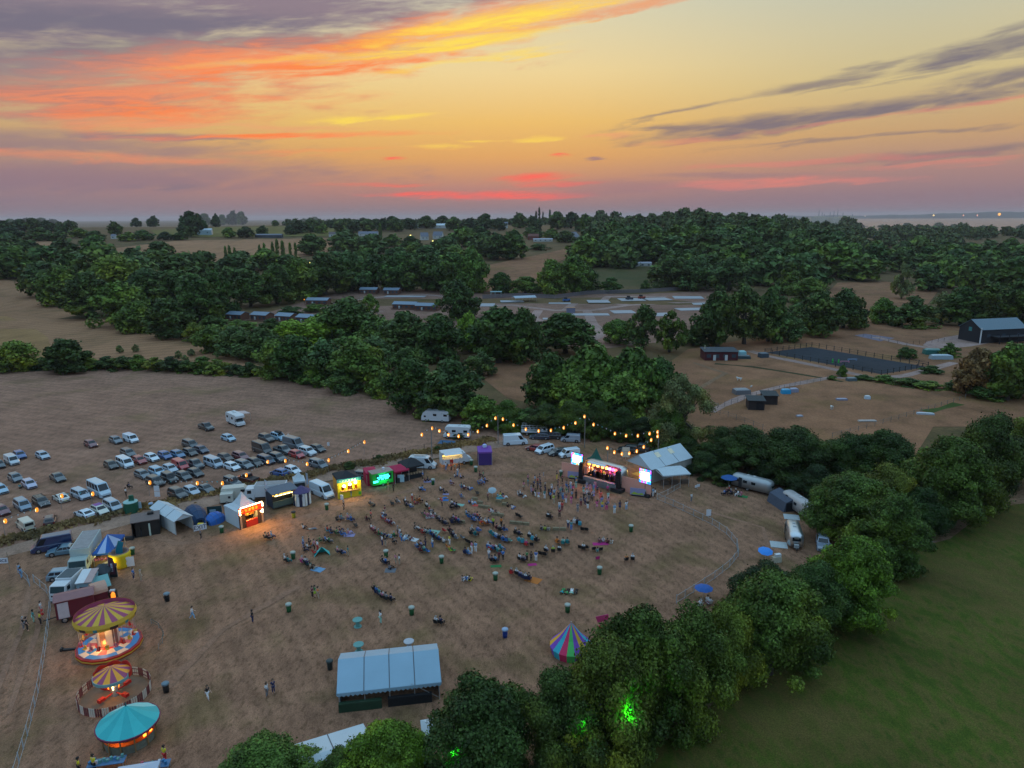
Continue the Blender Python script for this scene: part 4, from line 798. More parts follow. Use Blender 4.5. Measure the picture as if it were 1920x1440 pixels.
for a in [
 ('estate', 672, 899, DG, 'dark estate car parked on the track behind the red and green stalls', 160), ('hatch', 1003, 849, (.30, .03, .03, 1), 'red car at the left end of the row behind the left screen', 150), ('mpv', 1021, 852, WH, 'white people carrier beside the red car behind the left screen', -140), ('estate', 1047, 857, BK, 'black estate between two white cars behind the left screen', -160), ('small_van', 1067, 860, WH, 'white car whose end is hidden by the left screen', -160), ('small_van', 1070, 832, (.3, .34, .4, 1), 'grey van parked alone under the lamp string', 170), ('estate', 1012, 827, (.02, .03, .06, 1), 'dark blue car in front of the white flatbed truck', 170), ('suv', 1035, 826, BK, 'black off-roader beside the dark blue car under the lamps', 170), ('suv', 1178, 852, BK, 'black off-roader under the lamps behind the marquee, left of the other', 165), ('jeep', 1200, 850, DG, 'dark off-roader under the lamps close to the back of the marquee', 165), ('mpv', 1228, 845, WH, 'white car behind the marquee ridge', 10), ('suv', 1542, 1029, (.25, .3, .38, 1), 'silver blue off-roader beside the rounded silver caravan', -108), ('saloon', 121, 1042, (.10, .20, .26, 1), 'blue grey saloon beside the long navy van', 200), ('estate', 125, 1088, (.16, .24, .3, 1), 'pale blue grey car half hidden behind the flat roofed living van', 15), ('van', 966, 837, WH, 'white panel van on the grass under the lamp string', 10), ('van', 604, 933, (.55, .66, .74, 1), 'tall white van beside the yellow stall', -40), ('van', 793, 881, (.6, .66, .7, 1), 'white van with racks on its roof beside the black gazebo', -8), ('van', 99, 1034, (.012, .03, .10, 1), 'long navy van parked on the track with its nose down left', 210)]:
    car(*a, group=GA)
def van_rack(o):
    m = MB()
    for x in (-2.2, -1.2, -.2, .7): m.tube([(x, -.85, 2.52), (x, .85, 2.52)], .04, 5)
    for s in (-.8, .8): m.tube([(-2.4, s, 2.54), (.9, s, 2.54)], .04, 5)
    m.box((-.7, .2, 2.62), (2.4, .5, .12)); m.build('roof_rack', CHROME, o)
van_rack([o for o in bpy.data.objects if o.get('label', '').startswith('white van with racks')][0])
pr = [o for o in bpy.data.objects if o.get('label', '').startswith('cream small car')][0]
MB().box((-.6, 0, 1.482), (1.3, 1.2, .03)).build('roof', mk('purple roof', (.16, .06, .3), .4, noise=.05), pr)
# --- motorhomes and caravans
def motorhome(px, py, head, label, L=6.6, luton=True, awning=False, group='motorhomes', flipdoor=1):
    p = at(px, py - 4); r = thing('motorhome', p, R(head), label, 'motorhome', group); W, H = 2.2, 2.95
    m = MB(); prof = [(-L / 2, .5), (-L / 2 - .02, H - .25), (-L / 2 + .3, H), (L / 2 - (1.0 if luton else 1.7), H), (L / 2 - .55, H - .2), (L / 2 - .5, H - .75), (L / 2 - 1.5, 1.9), (L / 2 - 1.55, .5)] if luton else [(-L / 2, .5), (-L / 2 - .02, H - .2), (-L / 2 + .3, H), (L / 2 - 1.3, H), (L / 2 - .5, H - .55), (L / 2 - .1, 1.5), (L / 2, .9), (L / 2 - .02, .45)]
    m.prism(prof, -W / 2, W / 2); m.build('body', WHITEP, r)
    if luton:
        m = MB(); m.prism([(L / 2 - 1.56, .4), (L / 2 - 1.56, 1.9), (L / 2 - 1.25, 1.9), (L / 2 - .75, 1.2), (L / 2 - .1, 1.0), (L / 2, .45)], -W / 2 + .12, W / 2 - .12); m.build('cab', WHITEP, r)
        m = MB(); m.slab([(L / 2 - 1.2, -.85, 1.88), (L / 2 - 1.2, .85, 1.88), (L / 2 - .72, .85, 1.25), (L / 2 - .72, -.85, 1.25)], -.03); m.build('windscreen', GLASS, r)
    else:
        m = MB(); m.slab([(L / 2 - .46, -.95, H - .62), (L / 2 - .46, .95, H - .62), (L / 2 - .07, .95, 1.5), (L / 2 - .07, -.95, 1.5)], -.03); m.build('windscreen', GLASS, r)
    for s in (-1, 1):
        for x in (-L / 2 + .9, -L / 2 + 3.6): MB().box((x, s * (W / 2 + .01), 1.95), (.9, .03, .55)).build('side_window', GLASS, r)
        m = MB(); m.box((L / 2 - 1.0, s * (W / 2 - (.1 if luton else -.01)), 1.5), (.5, .04, .4)); m.build('cab_window', GLASS, r)
        m = MB(); m.box((L / 2 - .1, s * .75, .85), (.16, .3, .16)); m.build('headlight', HEADL, r)
    m = MB(); m.box((-L / 2 + 2.2, -flipdoor * (W / 2 + .012), 1.35), (.62, .03, 1.7)); m.build('door', mk('door panel', (.5, .52, .54), .5, noise=.05), r)
    m = MB(); m.box((-L / 2 - .03, 0, 2.0), (.03, 1.2, .6)); m.build('rear_window', GLASS, r)
    m = MB(); m.box((-.6, 0, H + .06), (.6, .6, .12)); m.box((-2.0, .3, H + .05), (.5, .4, .1)); m.build('roof_hatch', mk('roof vent', (.5, .52, .52), .5), r)
    m = MB(); m.box((-.2, 0, .42), (L - .5, W - .3, .3)); m.build('chassis', DARKP, r)
    add_wheels(r, L, W, (-.26, .33), .36)
    if awning:
        m = MB(); m.slab([(-L / 2 + .8, W / 2 + .04, 2.75), (L / 2 - 2.2, W / 2 + .04, 2.75), (L / 2 - 2.2, W / 2 + 2.4, 2.45), (-L / 2 + .8, W / 2 + 2.4, 2.45)], .04); m.build('awning', mk('awning cloth', (.55, .42, .40), .8, noise=.08), r)
        m = MB(); [m.tube([(x, W / 2 + 2.35, 2.42), (x, W / 2 + 2.35, 0)], .03, 6) for x in (-L / 2 + .9, L / 2 - 2.3)]; m.build('awning_pole', CHROME, r)
    return r
motorhome(443, 800, -45, 'white motorhome with its awning out at the far side of the car park field', 6.4, True, True)
motorhome(818, 794, 168, 'white motorhome with a dark flat front near the trees, without a ground mat', 7.2, False)
mh = motorhome(857, 825, 172, 'white motorhome standing behind a blue ground mat under the lamps', 6.2, True)
p = at(861, 826); m = MB(); m.box((0, 0, .02), (6.2, 2.6, .04)); tag(m.build('ground_mat', mk('blue woven mat', (.05, .12, .22), .9, noise=.2), loc=(p.x - 1.5, p.y - 1.6, .02), rz=R(-12)), 'blue ground mat in front of the white motorhome under the lamps', 'mat')
def lorry(px, py, head, L, W, H, label, name='box_lorry', boxcol=None, roofcol=None, cabcol=None, cat='lorry', group=None, emblem=None):
    p = at(px, py); r = thing(name, p, R(head), label, cat, group); bm = boxcol or WHITEP; cl = 1.9
    m = MB(); m.box((-cl / 2, 0, .95 + (H - .95) / 2), (L - cl, W, H - .95)); m.build('cargo_box', bm, r)
    m = MB(); m.box((-cl / 2, 0, H + .03), (L - cl - .3, W - .3, .06)); m.build('roof', roofcol or mk('lorry roof', (.28, .27, .27), .7, noise=.25), r)
    m = MB(); m.prism([(L / 2 - cl + .05, .5), (L / 2 - cl + .05, 2.55), (L / 2 - .35, 2.5), (L / 2 - .05, 1.6), (L / 2, .5)], -W / 2 + .08, W / 2 - .08); m.build('cab', cabcol or WHITEP, r)
    m = MB(); m.slab([(L / 2 - .31, -W / 2 + .2, 2.42), (L / 2 - .31, W / 2 - .2, 2.42), (L / 2 - .03, W / 2 - .2, 1.62), (L / 2 - .03, -W / 2 + .2, 1.62)], -.03); m.build('windscreen', mk('green glass', (.01, .04, .045), .12, noise=0), r)
    for s in (-1, 1):
        m = MB(); m.box((L / 2 - 1.0, s * (W / 2 - .07), 1.95), (.7, .03, .6)); m.build('side_window', GLASS, r)
        m = MB(); m.box((L / 2 - .01, s * .8, .85), (.08, .4, .2)); m.build('headlight', HEADL, r)
    m = MB(); m.box((L / 2 - .01, 0, 1.2), (.06, 1.6, .2)); m.build('grille', DARKP, r); m = MB(); m.box((-.2, 0, .72), (L - .6, 1.2, .4)); m.build('chassis', DARKP, r)
    add_wheels(r, L, W, (-.28, .36), .46)
    if emblem:
        m = MB(); m.tube([(emblem[0], -W / 2 - .012, 2.0), (emblem[0], -W / 2 + .01, 2.0)], .72, 20); m.build('emblem', mk('blue emblem', (.02, .09, .3), .5, noise=.05), r)
    return r
lorry(163, 1058, -74, 8.6, 2.5, 3.6, 'pale grey green box lorry beside the blue and white gazebo', boxcol=mk('pale green panel', (.42, .48, .46), .5, noise=.1, scale=.6), cabcol=mk('pale green cab', (.36, .44, .42), .45, noise=.05))
lorry(500, 936, 188, 7.4, 2.3, 3.1, 'white box lorry with a blue round emblem behind the bar trailer', emblem=(1.0, 0), name='box_lorry')
# silver stage and camp caravans share a rounded shell
def shell(m, L, W, H, z0, r=.9, n=9, mi=0, gap=None, skip=None):
    """rounded caravan body: rings along x that shrink towards the ends"""
    xs = [(-L / 2 + r * (1 - math.cos(math.pi / 2 * i / 4)), math.sin(math.pi / 2 * (i + .35) / 4.35)) for i in range(5)]; xs = xs + [(-x, k) for x, k in reversed(xs)]
    prof = [(-1, 0), (-1, .5), (-.97, .72), (-.8, .9), (-.45, .985), (0, 1), (.45, .985), (.8, .9), (.97, .72), (1, .5), (1, 0)]; vs = []
    for x, k in xs: vs += [(x, W / 2 * y * (.45 + .55 * k), z0 + (H - z0) * z * (.55 + .45 * k) + (0 if z else 0)) for y, z in prof]
    q = len(prof); fs = []
    for i in range(len(xs) - 1):
        for j in range(q - 1):
            if skip and skip(i, j): continue
            fs.append((i * q + j, i * q + j + 1, (i + 1) * q + j + 1, (i + 1) * q + j))
        fs.append((i * q + q - 1, i * q, (i + 1) * q, (i + 1) * q + q - 1))
    fs += [tuple(range(q)), tuple(range((len(xs) - 1) * q, len(xs) * q))]
    m.add(vs, fs, mi)
def silver_caravan(px, py, head, L, label, W=2.3, H=2.75, mat=None, name='caravan', door=0):
    p = at(px, py - 3); r = thing(name, p, R(head), label, 'caravan', 'silver caravans'); m = MB(); shell(m, L, W, H, .55); m.build('body', mat or CHROME, r, smooth=True)
    for s in (-1, 1):
        for i in range(int((L - 2) / 1.6)): MB().box((-L / 2 + 1.3 + i * 1.6, s * (W / 2 + .005), 1.75), (.8, .03, .5)).build('side_window', GLASS, r)
    m = MB(); m.box((L / 2 - .1, 0, 1.7), (.24, 1.2, .55), ry=R(-12)); m.build('front_window', GLASS, r)
    m = MB(); m.box((-L / 2 + 2.0 + door, -W / 2 - .01, 1.5), (.65, .05, 1.75)); m.build('door', mk('dark doorway', (.03, .03, .035), .6), r)  # door is a near-black panel standing for the shade of a doorway
    m = MB(); m.tube([(L / 2 - .3, -.6, .6), (L / 2 + 1.1, 0, .5)], .06, 6); m.tube([(L / 2 - .3, .6, .6), (L / 2 + 1.1, 0, .5)], .06, 6); m.tube([(L / 2 + .9, 0, .5), (L / 2 + .9, 0, 0)], .05, 6); m.build('drawbar', DARKP, r)
    m = MB(); m.box((L / 2 + .35, 0, .82), (.5, .7, .5)); m.build('gas_locker', mk('grey locker', (.35, .37, .38), .5), r)
    m = MB(); m.box((0, 0, .45), (L * .8, W * .7, .25)); m.build('chassis', DARKP, r)
    m = MB(); m.box((.3, 0, H + .04), (.5, .5, .1)); m.box((-.9, 0, H + .03), (.4, .4, .08)); m.build('roof_hatch', mk('roof vent', (.5, .52, .52), .5), r)
    add_wheels(r, L, W, (-.06,), .34); return r
silver_caravan(1410, 922, -42, 7.8, 'long silver caravan with a dark doorway and seated people in front', mat=mk('weathered aluminium', (.40, .42, .43), .4, .6, .15, .8))
silver_caravan(1487, 1018, -104, 6.2, 'rounded shiny silver caravan with its drawbar towards the camera, left of the silver off-roader', H=2.7)
silver_caravan(1497, 962, -78, 8.0, 'pale caravan with a dark awning tent, half hidden under a tree', mat=mk('pale aluminium', (.46, .44, .44), .45, .3, .12, .8))
p = at(1474, 948); r = thing('awning_tent', p, R(-78), 'dark grey and blue awning tent leaning on the pale caravan under a tree', 'tent'); m = MB(); m.prism([(-2.2, 0), (-1.8, 1.7), (0, 2.4), (0.2, 2.4), (.2, 0)], -2.6, 2.6, axis='x'); m.build('canvas', mk('slate canvas', (.07, .085, .12), .85, noise=.2), r); m = MB(); m.box((2.6, -1.0, .85), (.06, 1.5, 1.6)); m.build('entrance', mk('opening shade', (.012, .012, .016), .9), r)  # entrance is a dark panel standing for the shade inside the tent
for px, py, l in ((1484, 970, 'pale ground mat in front of the pale caravan under a tree'), (1460, 1022, 'pale ground mat left of the rounded shiny silver caravan')):
    p = at(px, py); m = MB(); m.box((0, 0, .03), (2.5, 2.2, .06)); tag(m.build('ground_mat', mk('pale mat', (.42, .46, .47), .9, noise=.2), loc=(p.x, p.y, .03), rz=R(-15)), l, 'mat')
# flatbed truck with caged sides behind the lamps
p = at(1003, 815); r = thing('caged_truck', p, R(-6), 'white truck with a caged load bed under the lamp string', 'truck'); m = MB(); m.prism([(1.4, .5), (1.4, 2.3), (2.6, 2.2), (3.0, 1.3), (3.1, .5)], -1, 1); m.build('cab', WHITEP, r); m = MB(); m.box((-.9, 0, .95), (4.5, 2.1, .3)); m.build('load_bed', WHITEP, r)
m = MB(); [m.tube([(x, s * 1.0, 1.1), (x, s * 1.0, 2.5)], .04, 5) for x in (-3.1, -2.2, -1.3, -.4, .5, 1.3) for s in (-1, 1)]; [m.tube([(-3.1, s * 1.0, z), (1.3, s * 1.0, z)], .04, 5) for z in (1.5, 2.0, 2.5) for s in (-1, 1)]; m.build('cage', WHITEP, r); m = MB(); m.slab([(2.55, -.85, 2.15), (2.55, .85, 2.15), (2.98, .85, 1.35), (2.98, -.85, 1.35)], -.05); m.build('windscreen', GLASS, r)
for s in (-1, 1): m = MB(); m.box((2.2, s * 1.01, 1.75), (.6, .03, .5)); m.build('side_window', GLASS, r)
add_wheels(r, 6, 2.1, (-.3, .36), .38)
# cream horse transporter and its trailer behind the lit stall
p = at(448, 935); r = thing('horse_van', p, R(14), 'cream and white van with a dark wheel arch behind the lit food stall', 'van'); m = MB(); m.prism([(-2.8, .4), (-2.8, 2.3), (-2.5, 2.5), (1.1, 2.5), (1.9, 1.5), (2.9, 1.2), (3.0, .4)], -1, 1); m.build('body', mk('cream paint', (.55, .53, .46), .45, noise=.08), r)
for s in (-1, 1): m = MB(); m.box((1.0, s * 1.01, 1.85), (.9, .03, .5)); m.build('side_window', GLASS, r)
m = MB(); m.slab([(1.14, -.85, 2.45), (1.14, .85, 2.45), (1.85, .85, 1.56), (1.85, -.85, 1.56)], -.06); m.build('windscreen', GLASS, r)
add_wheels(r, 6, 2.0, (-.26, .34), .38)
p = at(427, 943); r = thing('horse_trailer', p, R(14), 'small cream box trailer hitched to the cream van', 'trailer'); m = MB(); m.box((0, 0, 1.25), (2.2, 1.9, 1.5), top=.97); m.build('body', mk('cream paint', (.55, .53, .46), .45), r); m = MB(); m.box((0, 0, .42), (2.5, 1.7, .16)); m.tube([(1.2, 0, .45), (2.0, 0, .45)], .06, 6); m.build('chassis', DARKP, r)
m = MB(); m.box((.5, -.96, 1.4), (.4, .03, .4)); m.build('hatch', DARKP, r); add_wheels(r, 2.2, 1.9, (0,), .33)
# ------------------------------------------------------------------ tents, stalls, stage
CANVAS = mk('white canvas', (.50, .57, .61), .7, noise=.07, scale=.6); ALU = mk('aluminium pole', (.5, .5, .5), .4, .6, .05)
def emis(name, col, st): return mk(name, col, .5, noise=0, emit=st, ecol=(*col[:3], 1))
BULB = emis('warm bulb', (1.0, .30, .02), 1.15); HOT = emis('bulb glare core', (1.0, .75, .35), 3); WARM = emis('warm lamp', (1.0, .72, .28), 7.0)  # festoon bulbs: orange shell imitates the halo, hot patch the white core
BLACKC = mk('black canvas', (.02, .022, .026), .8, noise=.2); ORANGE = mk('orange lit cloth', (.75, .33, .05), .8, noise=.1)  # the orange of the lamplight on the gazebo walls is in this colour
def gable_tent(name, p0, p1, D, he, hr, label, mat=CANVAS, ridge='along', legs=5, walls=(), valance=.35, cat='marquee', bays=4, group=None, wmat=None, back=None):
    """ridge tent whose near eave stands over p0-p1 and that reaches D metres back; ridge along or across that edge"""
    mid, rz, L = frame(p0, p1)
    if back: ax = at(*back) - at(*p0); D = ax.length; rz = math.atan2(ax.y, ax.x) - math.pi / 2; e = at(*p1) - at(*p0); L = abs(e.x * math.cos(rz) + e.y * math.sin(rz)); mid = at(*p0) + Vector((math.cos(rz), math.sin(rz), 0)) * L / 2
    r = thing(name, mid, rz, label, cat, group); o = .12; h = L / 2
    m = MB()
    if ridge == 'along':
        n = bays
        for i in range(n):
            x0, x1 = -h + L * i / n + (.03 if i else -o), -h + L * (i + 1) / n - (.03 if i < n - 1 else -o); sag = .06
            m.slab([(x0, -o, he), (x1, -o, he), (x1, D / 2, hr), (x0, D / 2, hr)], .05); m.slab([(x0, D / 2, hr), (x1, D / 2, hr), (x1, D + o, he), (x0, D + o, he)], .05)
    else:
        n = bays
        for i in range(n):
            y0, y1 = D * i / n + (.03 if i else -o), D * (i + 1) / n - (.03 if i < n - 1 else -o)
            m.slab([(-h - o, y1, he), (-h - o, y0, he), (0, y0, hr), (0, y1, hr)], .05); m.slab([(0, y1, hr), (0, y0, hr), (h + o, y0, he), (h + o, y1, he)], .05)
    m.build('roof', mat, r)
    m = MB(); dk = mk('roof strap', (.1, .12, .14), .6)
    if ridge == 'along':
        for i in range(1, bays): x = -h + L * i / bays; m.slab([(x - .05, -o, he + .02), (x + .05, -o, he + .02), (x + .05, D / 2, hr + .02), (x - .05, D / 2, hr + .02)], .06); m.slab([(x - .05, D / 2, hr + .02), (x + .05, D / 2, hr + .02), (x + .05, D + o, he + .02), (x - .05, D + o, he + .02)], .06)
    else:
        for i in range(1, bays): y = D * i / bays; m.slab([(-h - o, y + .05, he + .02), (-h - o, y - .05, he + .02), (0, y - .05, hr + .02), (0, y + .05, hr + .02)], .06); m.slab([(0, y + .05, hr + .02), (0, y - .05, hr + .02), (h + o, y - .05, he + .02), (h + o, y + .05, he + .02)], .06)
    m.build('roof_strap', dk, r)
    if valance:
        m = MB(); n = 40
        for (a, b) in (((-h - o, -o - .06), (h + o, -o - .06)), ((h + o + .06, -o), (h + o + .06, D + o)), ((-h - o - .06, D + o), (-h - o - .06, -o))):
            a, b = Vector((*a, 0)), Vector((*b, 0)); k = max(6, int((b - a).length / .45))
            for i in range(k):
                q0, q1 = a.lerp(b, i / k), a.lerp(b, (i + 1) / k); qm = (q0 + q1) / 2
                m.slab([(q0.x, q0.y, he), (q0.x, q0.y, he - valance * .6), (qm.x, qm.y, he - valance), (q1.x, q1.y, he - valance * .6), (q1.x, q1.y, he)], .02)
        m.build('valance', mat, r)
    if ridge == 'across' and 'g' in walls: m = MB(); m.slab([(-h, .02, he), (h, .02, he), (0, .02, hr - .06)], .04); m.build('gable', mat, r)
    for i in range(legs):
        x = -h + .1 + (L - .2) * i / (legs - 1)
        for y in (.05, D - .05): m = MB(); m.tube([(x, y, 0), (x, y, he)], .05, 6); m.build('pole', ALU, r)
    wm = wmat or mat
    def wall(a, b):
        m = MB(); a, b = Vector(a), Vector(b); d = (b - a); k = max(2, int(d.length / .6)); nn = Vector((-d.y, d.x, 0)).normalized(); vs = []
        for i in range(k + 1): q = a.lerp(b, i / k) + nn * .04 * (-1) ** i; vs += [(q.x, q.y, .03), (q.x, q.y, he - .02)]
        m.add(vs, [(2 * i, 2 * i + 2, 2 * i + 3, 2 * i + 1) for i in range(k)]); o = m.build('side_wall', wm, r); s = o.modifiers.new('t', 'SOLIDIFY'); s.thickness = .03
    if 'l' in walls: wall((-h + .06, .1, 0), (-h + .06, D - .1, 0))
    if 'r' in walls: wall((h - .06, .1, 0), (h - .06, D - .1, 0))
    if 'b' in walls: wall((-h + .1, D - .08, 0), (h - .1, D - .08, 0))
    if 'f' in walls: wall((-h + .1, .08, 0), (h - .1, .08, 0))
    return r, L
def pagoda(name, p0, p1, D, he, hp, label, mat, wmat=None, walls='', cat='gazebo', valmat=None, legmat=None, curve=.0, group=None, val=.3, roofmats=None, back=None):
    mid, rz, L = frame(p0, p1)
    if back: ax = at(*back) - at(*p0); D = ax.length; rz = math.atan2(ax.y, ax.x) - math.pi / 2; e = at(*p1) - at(*p0); L = abs(e.x * math.cos(rz) + e.y * math.sin(rz)); mid = at(*p0) + Vector((math.cos(rz), math.sin(rz), 0)) * L / 2
    r = thing(name, mid, rz, label, cat, group); h = L / 2; m = MB(); n = 4; st = [0, .25, .5, .75, 1] if curve else [0, 1]
    ring = []
    for t in st:
        k = 1 - t; z = he + (hp - he) * (t - curve * math.sin(math.pi * t) * .9); ring.append([(-h * k * 1.02, D / 2 - D / 2 * k * 1.02, z), (h * k * 1.02, D / 2 - D / 2 * k * 1.02, z), (h * k * 1.02, D / 2 + D / 2 * k * 1.02, z), (-h * k * 1.02, D / 2 + D / 2 * k * 1.02, z)])
    for i in range(len(st) - 1):
        for j in range(4):
            a, b, c, d = ring[i][j], ring[i][(j + 1) % 4], ring[i + 1][(j + 1) % 4], ring[i + 1][j]
            if roofmats:                                # roof cloth sewn from two tones
                ab = Vector(a).lerp(Vector(b), .28); ba = Vector(a).lerp(Vector(b), .72); top = Vector(c)
                m.poly([a, ab, top], 1); m.poly([ab, ba, top], 0); m.poly([ba, b, top], 1)
            else: m.poly([a, b, c, d] if st[i + 1] < 1 else [a, b, c])
    o = m.build('canopy', roofmats or mat, r); s = o.modifiers.new('t', 'SOLIDIFY'); s.thickness = .03
    m = MB(); c4 = [(-h * 1.02, -.03), (h * 1.02, -.03), (h * 1.02, D + .03), (-h * 1.02, D + .03)]
    for j in range(4): a, b = c4[j], c4[(j + 1) % 4]; m.slab([(*a, he + .01), (*a, he - val), (*b, he - val), (*b, he + .01)], .025)
    m.build('valance', valmat or mat, r)
    for x in (-h + .05, h - .05):
        for y in (.05, D - .05): m = MB(); m.box((x, y, he / 2 - .02), (.08, .08, he)); m.build('leg', legmat or ALU, r)
    wm = wmat or mat; W = {'l': ((-h + .02, .08), (-h + .02, D - .08)), 'r': ((h - .02, .08), (h - .02, D - .08)), 'b': ((-h + .08, D - .03), (h - .08, D - .03)), 'f': ((-h + .08, .03), (h - .08, .03))}
    for w in walls: a, b = W[w]; m = MB(); m.box(((a[0] + b[0]) / 2, (a[1] + b[1]) / 2, he / 2), (abs(a[0] - b[0]) or .04, abs(a[1] - b[1]) or .04, he - .06)); m.build('side_wall', wm, r)
    return r, L
# --- big white marquee in the foreground
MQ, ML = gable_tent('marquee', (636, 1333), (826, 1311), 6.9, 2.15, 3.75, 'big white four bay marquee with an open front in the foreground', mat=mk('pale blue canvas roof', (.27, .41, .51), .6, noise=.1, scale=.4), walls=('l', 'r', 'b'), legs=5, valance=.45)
m = MB(); h = ML / 2
m.box((-h + 2.2, -.15, .5), (4.4, .5, 1.0)); m.build('bar_counter', mk('green hessian', (.02, .05, .025), .9, noise=.3), MQ)
m = MB(); m.box((h - 3.2, -.1, .5), (4.6, .5, 1.0)); m.build('bar_counter', mk('black drape', (.012, .012, .014), .9), MQ)
m = MB(); [m.tube([(h - 3.0, -.02, 2.3), (h - .2, -.02, .3)], .03, 5)]; m.build('brace', ALU, MQ)
# --- exit tunnel tent, container kiosk, camping tents, EXIT banner
gable_tent('tunnel_tent', (330, 1004), (362, 992), None, 2.4, 3.3, 'long white tunnel tent beside the brown roofed kiosk', ridge='across', walls=('l', 'r', 'g'), legs=2, bays=3, valance=.0, cat='tent', back=(285, 977))
mid, rz, L = frame((249, 1010), (301, 1001)); r = thing('kiosk', mid, rz, 'low black kiosk with a flat brown roof and an open front', 'kiosk'); h = L / 2; dk = mk('black cladding', (.016, .015, .016), .75, noise=.2); D = 3.6; H = 2.6
m = MB(); m.box((0, D, H / 2), (L, .1, H)); m.box((-h + .05, D / 2, H / 2), (.1, D - .1, H)); m.box((h - .05, D / 2, H / 2), (.1, D - .1, H)); m.box((0, D / 2, .06), (L - .2, D - .1, .12)); m.box((h - 1.4, .05, H / 2), (2.6, .1, H)); m.box((-h + .9, .05, H / 2), (.7, .1, H)); m.build('wall', dk, r)
m = MB(); m.box((0, D / 2, H + .06), (L + .25, D + .3, .12)); m.build('roof', mk('brown roof felt', (.17, .13, .12), .9, noise=.25), r)
m = MB(); m.box((-.2, 1.2, 1.0), (.4, .5, 1.75)); m.build('locker', WHITEP, r); m = MB(); m.box((.55, -.05, 1.1), (.25, .08, 2.1)); m.build('banner', mk('pale banner', (.45, .55, .5), .7), r); m = MB(); m.box((-.9, .6, .5), (1.0, .6, .9)); m.build('counter', mk('blue counter', (.02, .06, .12), .6), r)
m = MB(); m.box((.8, D - 1, H + .3), (.9, .7, .4)); m.build('roof_box', DARKP, r)
p = at(240, 1012); tag(MB().box((0, 0, .25), (1.8, .8, .5), top=.8).build('black_bag', BLACKC, loc=p, rz=.2), 'black bag lying left of the low black kiosk', 'bag')
def dome_tent(px, py, L, W, H, rz, label, mat, door=True, name='dome_tent'):
    p = at(px, py); r = thing(name, p, rz, label, 'tent'); m = MB(); n = 8; k = 6; vs = []
    for i in range(n + 1):
        x = -L / 2 + L * i / n; q = math.sin(math.pi * (.12 + .76 * i / n)) ** .6
        for j in range(k + 1): a = math.pi * j / k; vs.append((x, math.cos(a) * W / 2 * q, math.sin(a) ** .8 * H * q))
    m.add(vs, [(i * (k + 1) + j, i * (k + 1) + j + 1, (i + 1) * (k + 1) + j + 1, (i + 1) * (k + 1) + j) for i in range(n) for j in range(k)] + [tuple(range(k + 1)), tuple(range(n * (k + 1), (n + 1) * (k + 1)))])
    m.build('canvas', mat, r)
    m = MB(); q = math.sin(math.pi * .12) ** .6; m.prism([(-W / 2 * q * .5, .02), (W / 2 * q * .5, .02), (W / 2 * q * .3, H * q * .7), (-W / 2 * q * .3, H * q * .7)], L / 2 - .02, L / 2 + .03, axis='x'); m.build('door', mk('opening shade', (.012, .012, .016), .9), r)  # door panel is painted dark as the shade within
    m = MB()
    for i in (2, 4, 6):
        x = -L / 2 + L * i / n; q = math.sin(math.pi * (.12 + .76 * i / n)) ** .6; m.tube([(x, math.cos(math.pi * j / 10) * W / 2 * q * 1.01, math.sin(math.pi * j / 10) ** .8 * H * q * 1.015) for j in range(11)], .025, 5)
    m.build('tent_pole', mk('tent pole', (.12, .14, .2), .5), r); return r
dome_tent(367, 974, 6.2, 3.6, 2.5, R(-52), 'large dark blue tunnel tent beside the white tunnel tent', mk('petrol blue nylon', (.014, .045, .11), .6, noise=.1))
dome_tent(403, 978, 3.2, 3.0, 1.75, R(-115), 'small bright blue dome tent left of the lit food stall', mk('bright blue nylon', (.02, .12, .42), .55, noise=.08))
p = at(403, 965); r = thing('camp_kitchen', p, .2, 'dark green camping screen standing behind the small blue dome tent', 'screen'); m = MB(); m.box((0, 0, .8), (2.4, .06, 1.5)); m.build('panel', mk('dark green canvas', (.02, .05, .05), .8), r); m = MB(); m.box((-.3, -.05, .7), (1.0, .06, .6)); m.build('window', mk('pale net', (.3, .42, .5), .7), r); m = MB(); m.tube([(-1.2, 0, 0), (-1.2, 0, 1.6)], .03, 5); m.tube([(1.2, 0, 0), (1.2, 0, 1.6)], .03, 5); m.build('pole', ALU, r)
SIGNW = mk('white sign', (.7, .7, .74), .6, noise=.04); INK = mk('navy lettering', (.01, .012, .05), .6, noise=0)
def banner(px0, px1, txt, h, z, label, size, name='banner'):
    mid, rz, L = frame(px0, px1); r = thing(name, mid, rz, label, 'banner'); m = MB(); m.box((0, 0, z), (L, .04, h)); m.build('sheet', SIGNW, r)
    for s in (-1, 1): m = MB(); m.tube([(s * L / 2, .05, 0), (s * L / 2, .05, z + h / 2 + .9)], .05, 6); m.build('post', mk('timber post', (.30, .24, .17), .85, noise=.2), r)
    text(txt, size, INK, r, (0, -.035, z)); return r
banner((364, 999), (388, 994), 'EXIT', 1.0, .75, 'white banner reading EXIT in front of the dark blue tent', .95)
banner((-28, 1071), (18, 1069), 'ENTRANCE', .85, 1.55, 'white banner with navy letters cut by the left edge beside a post', .62)
m = MB(); p = at(377, 992); m.box((0, 0, .9), (.9, .5, .25)); m.box((0, .1, .4), (.7, .3, .8), 1); tag(m.build('box_on_stand', [mk('yellow plastic', (.7, .5, .03), .5), DARKP], loc=p), 'small yellow box on a stand behind the EXIT banner', 'box')
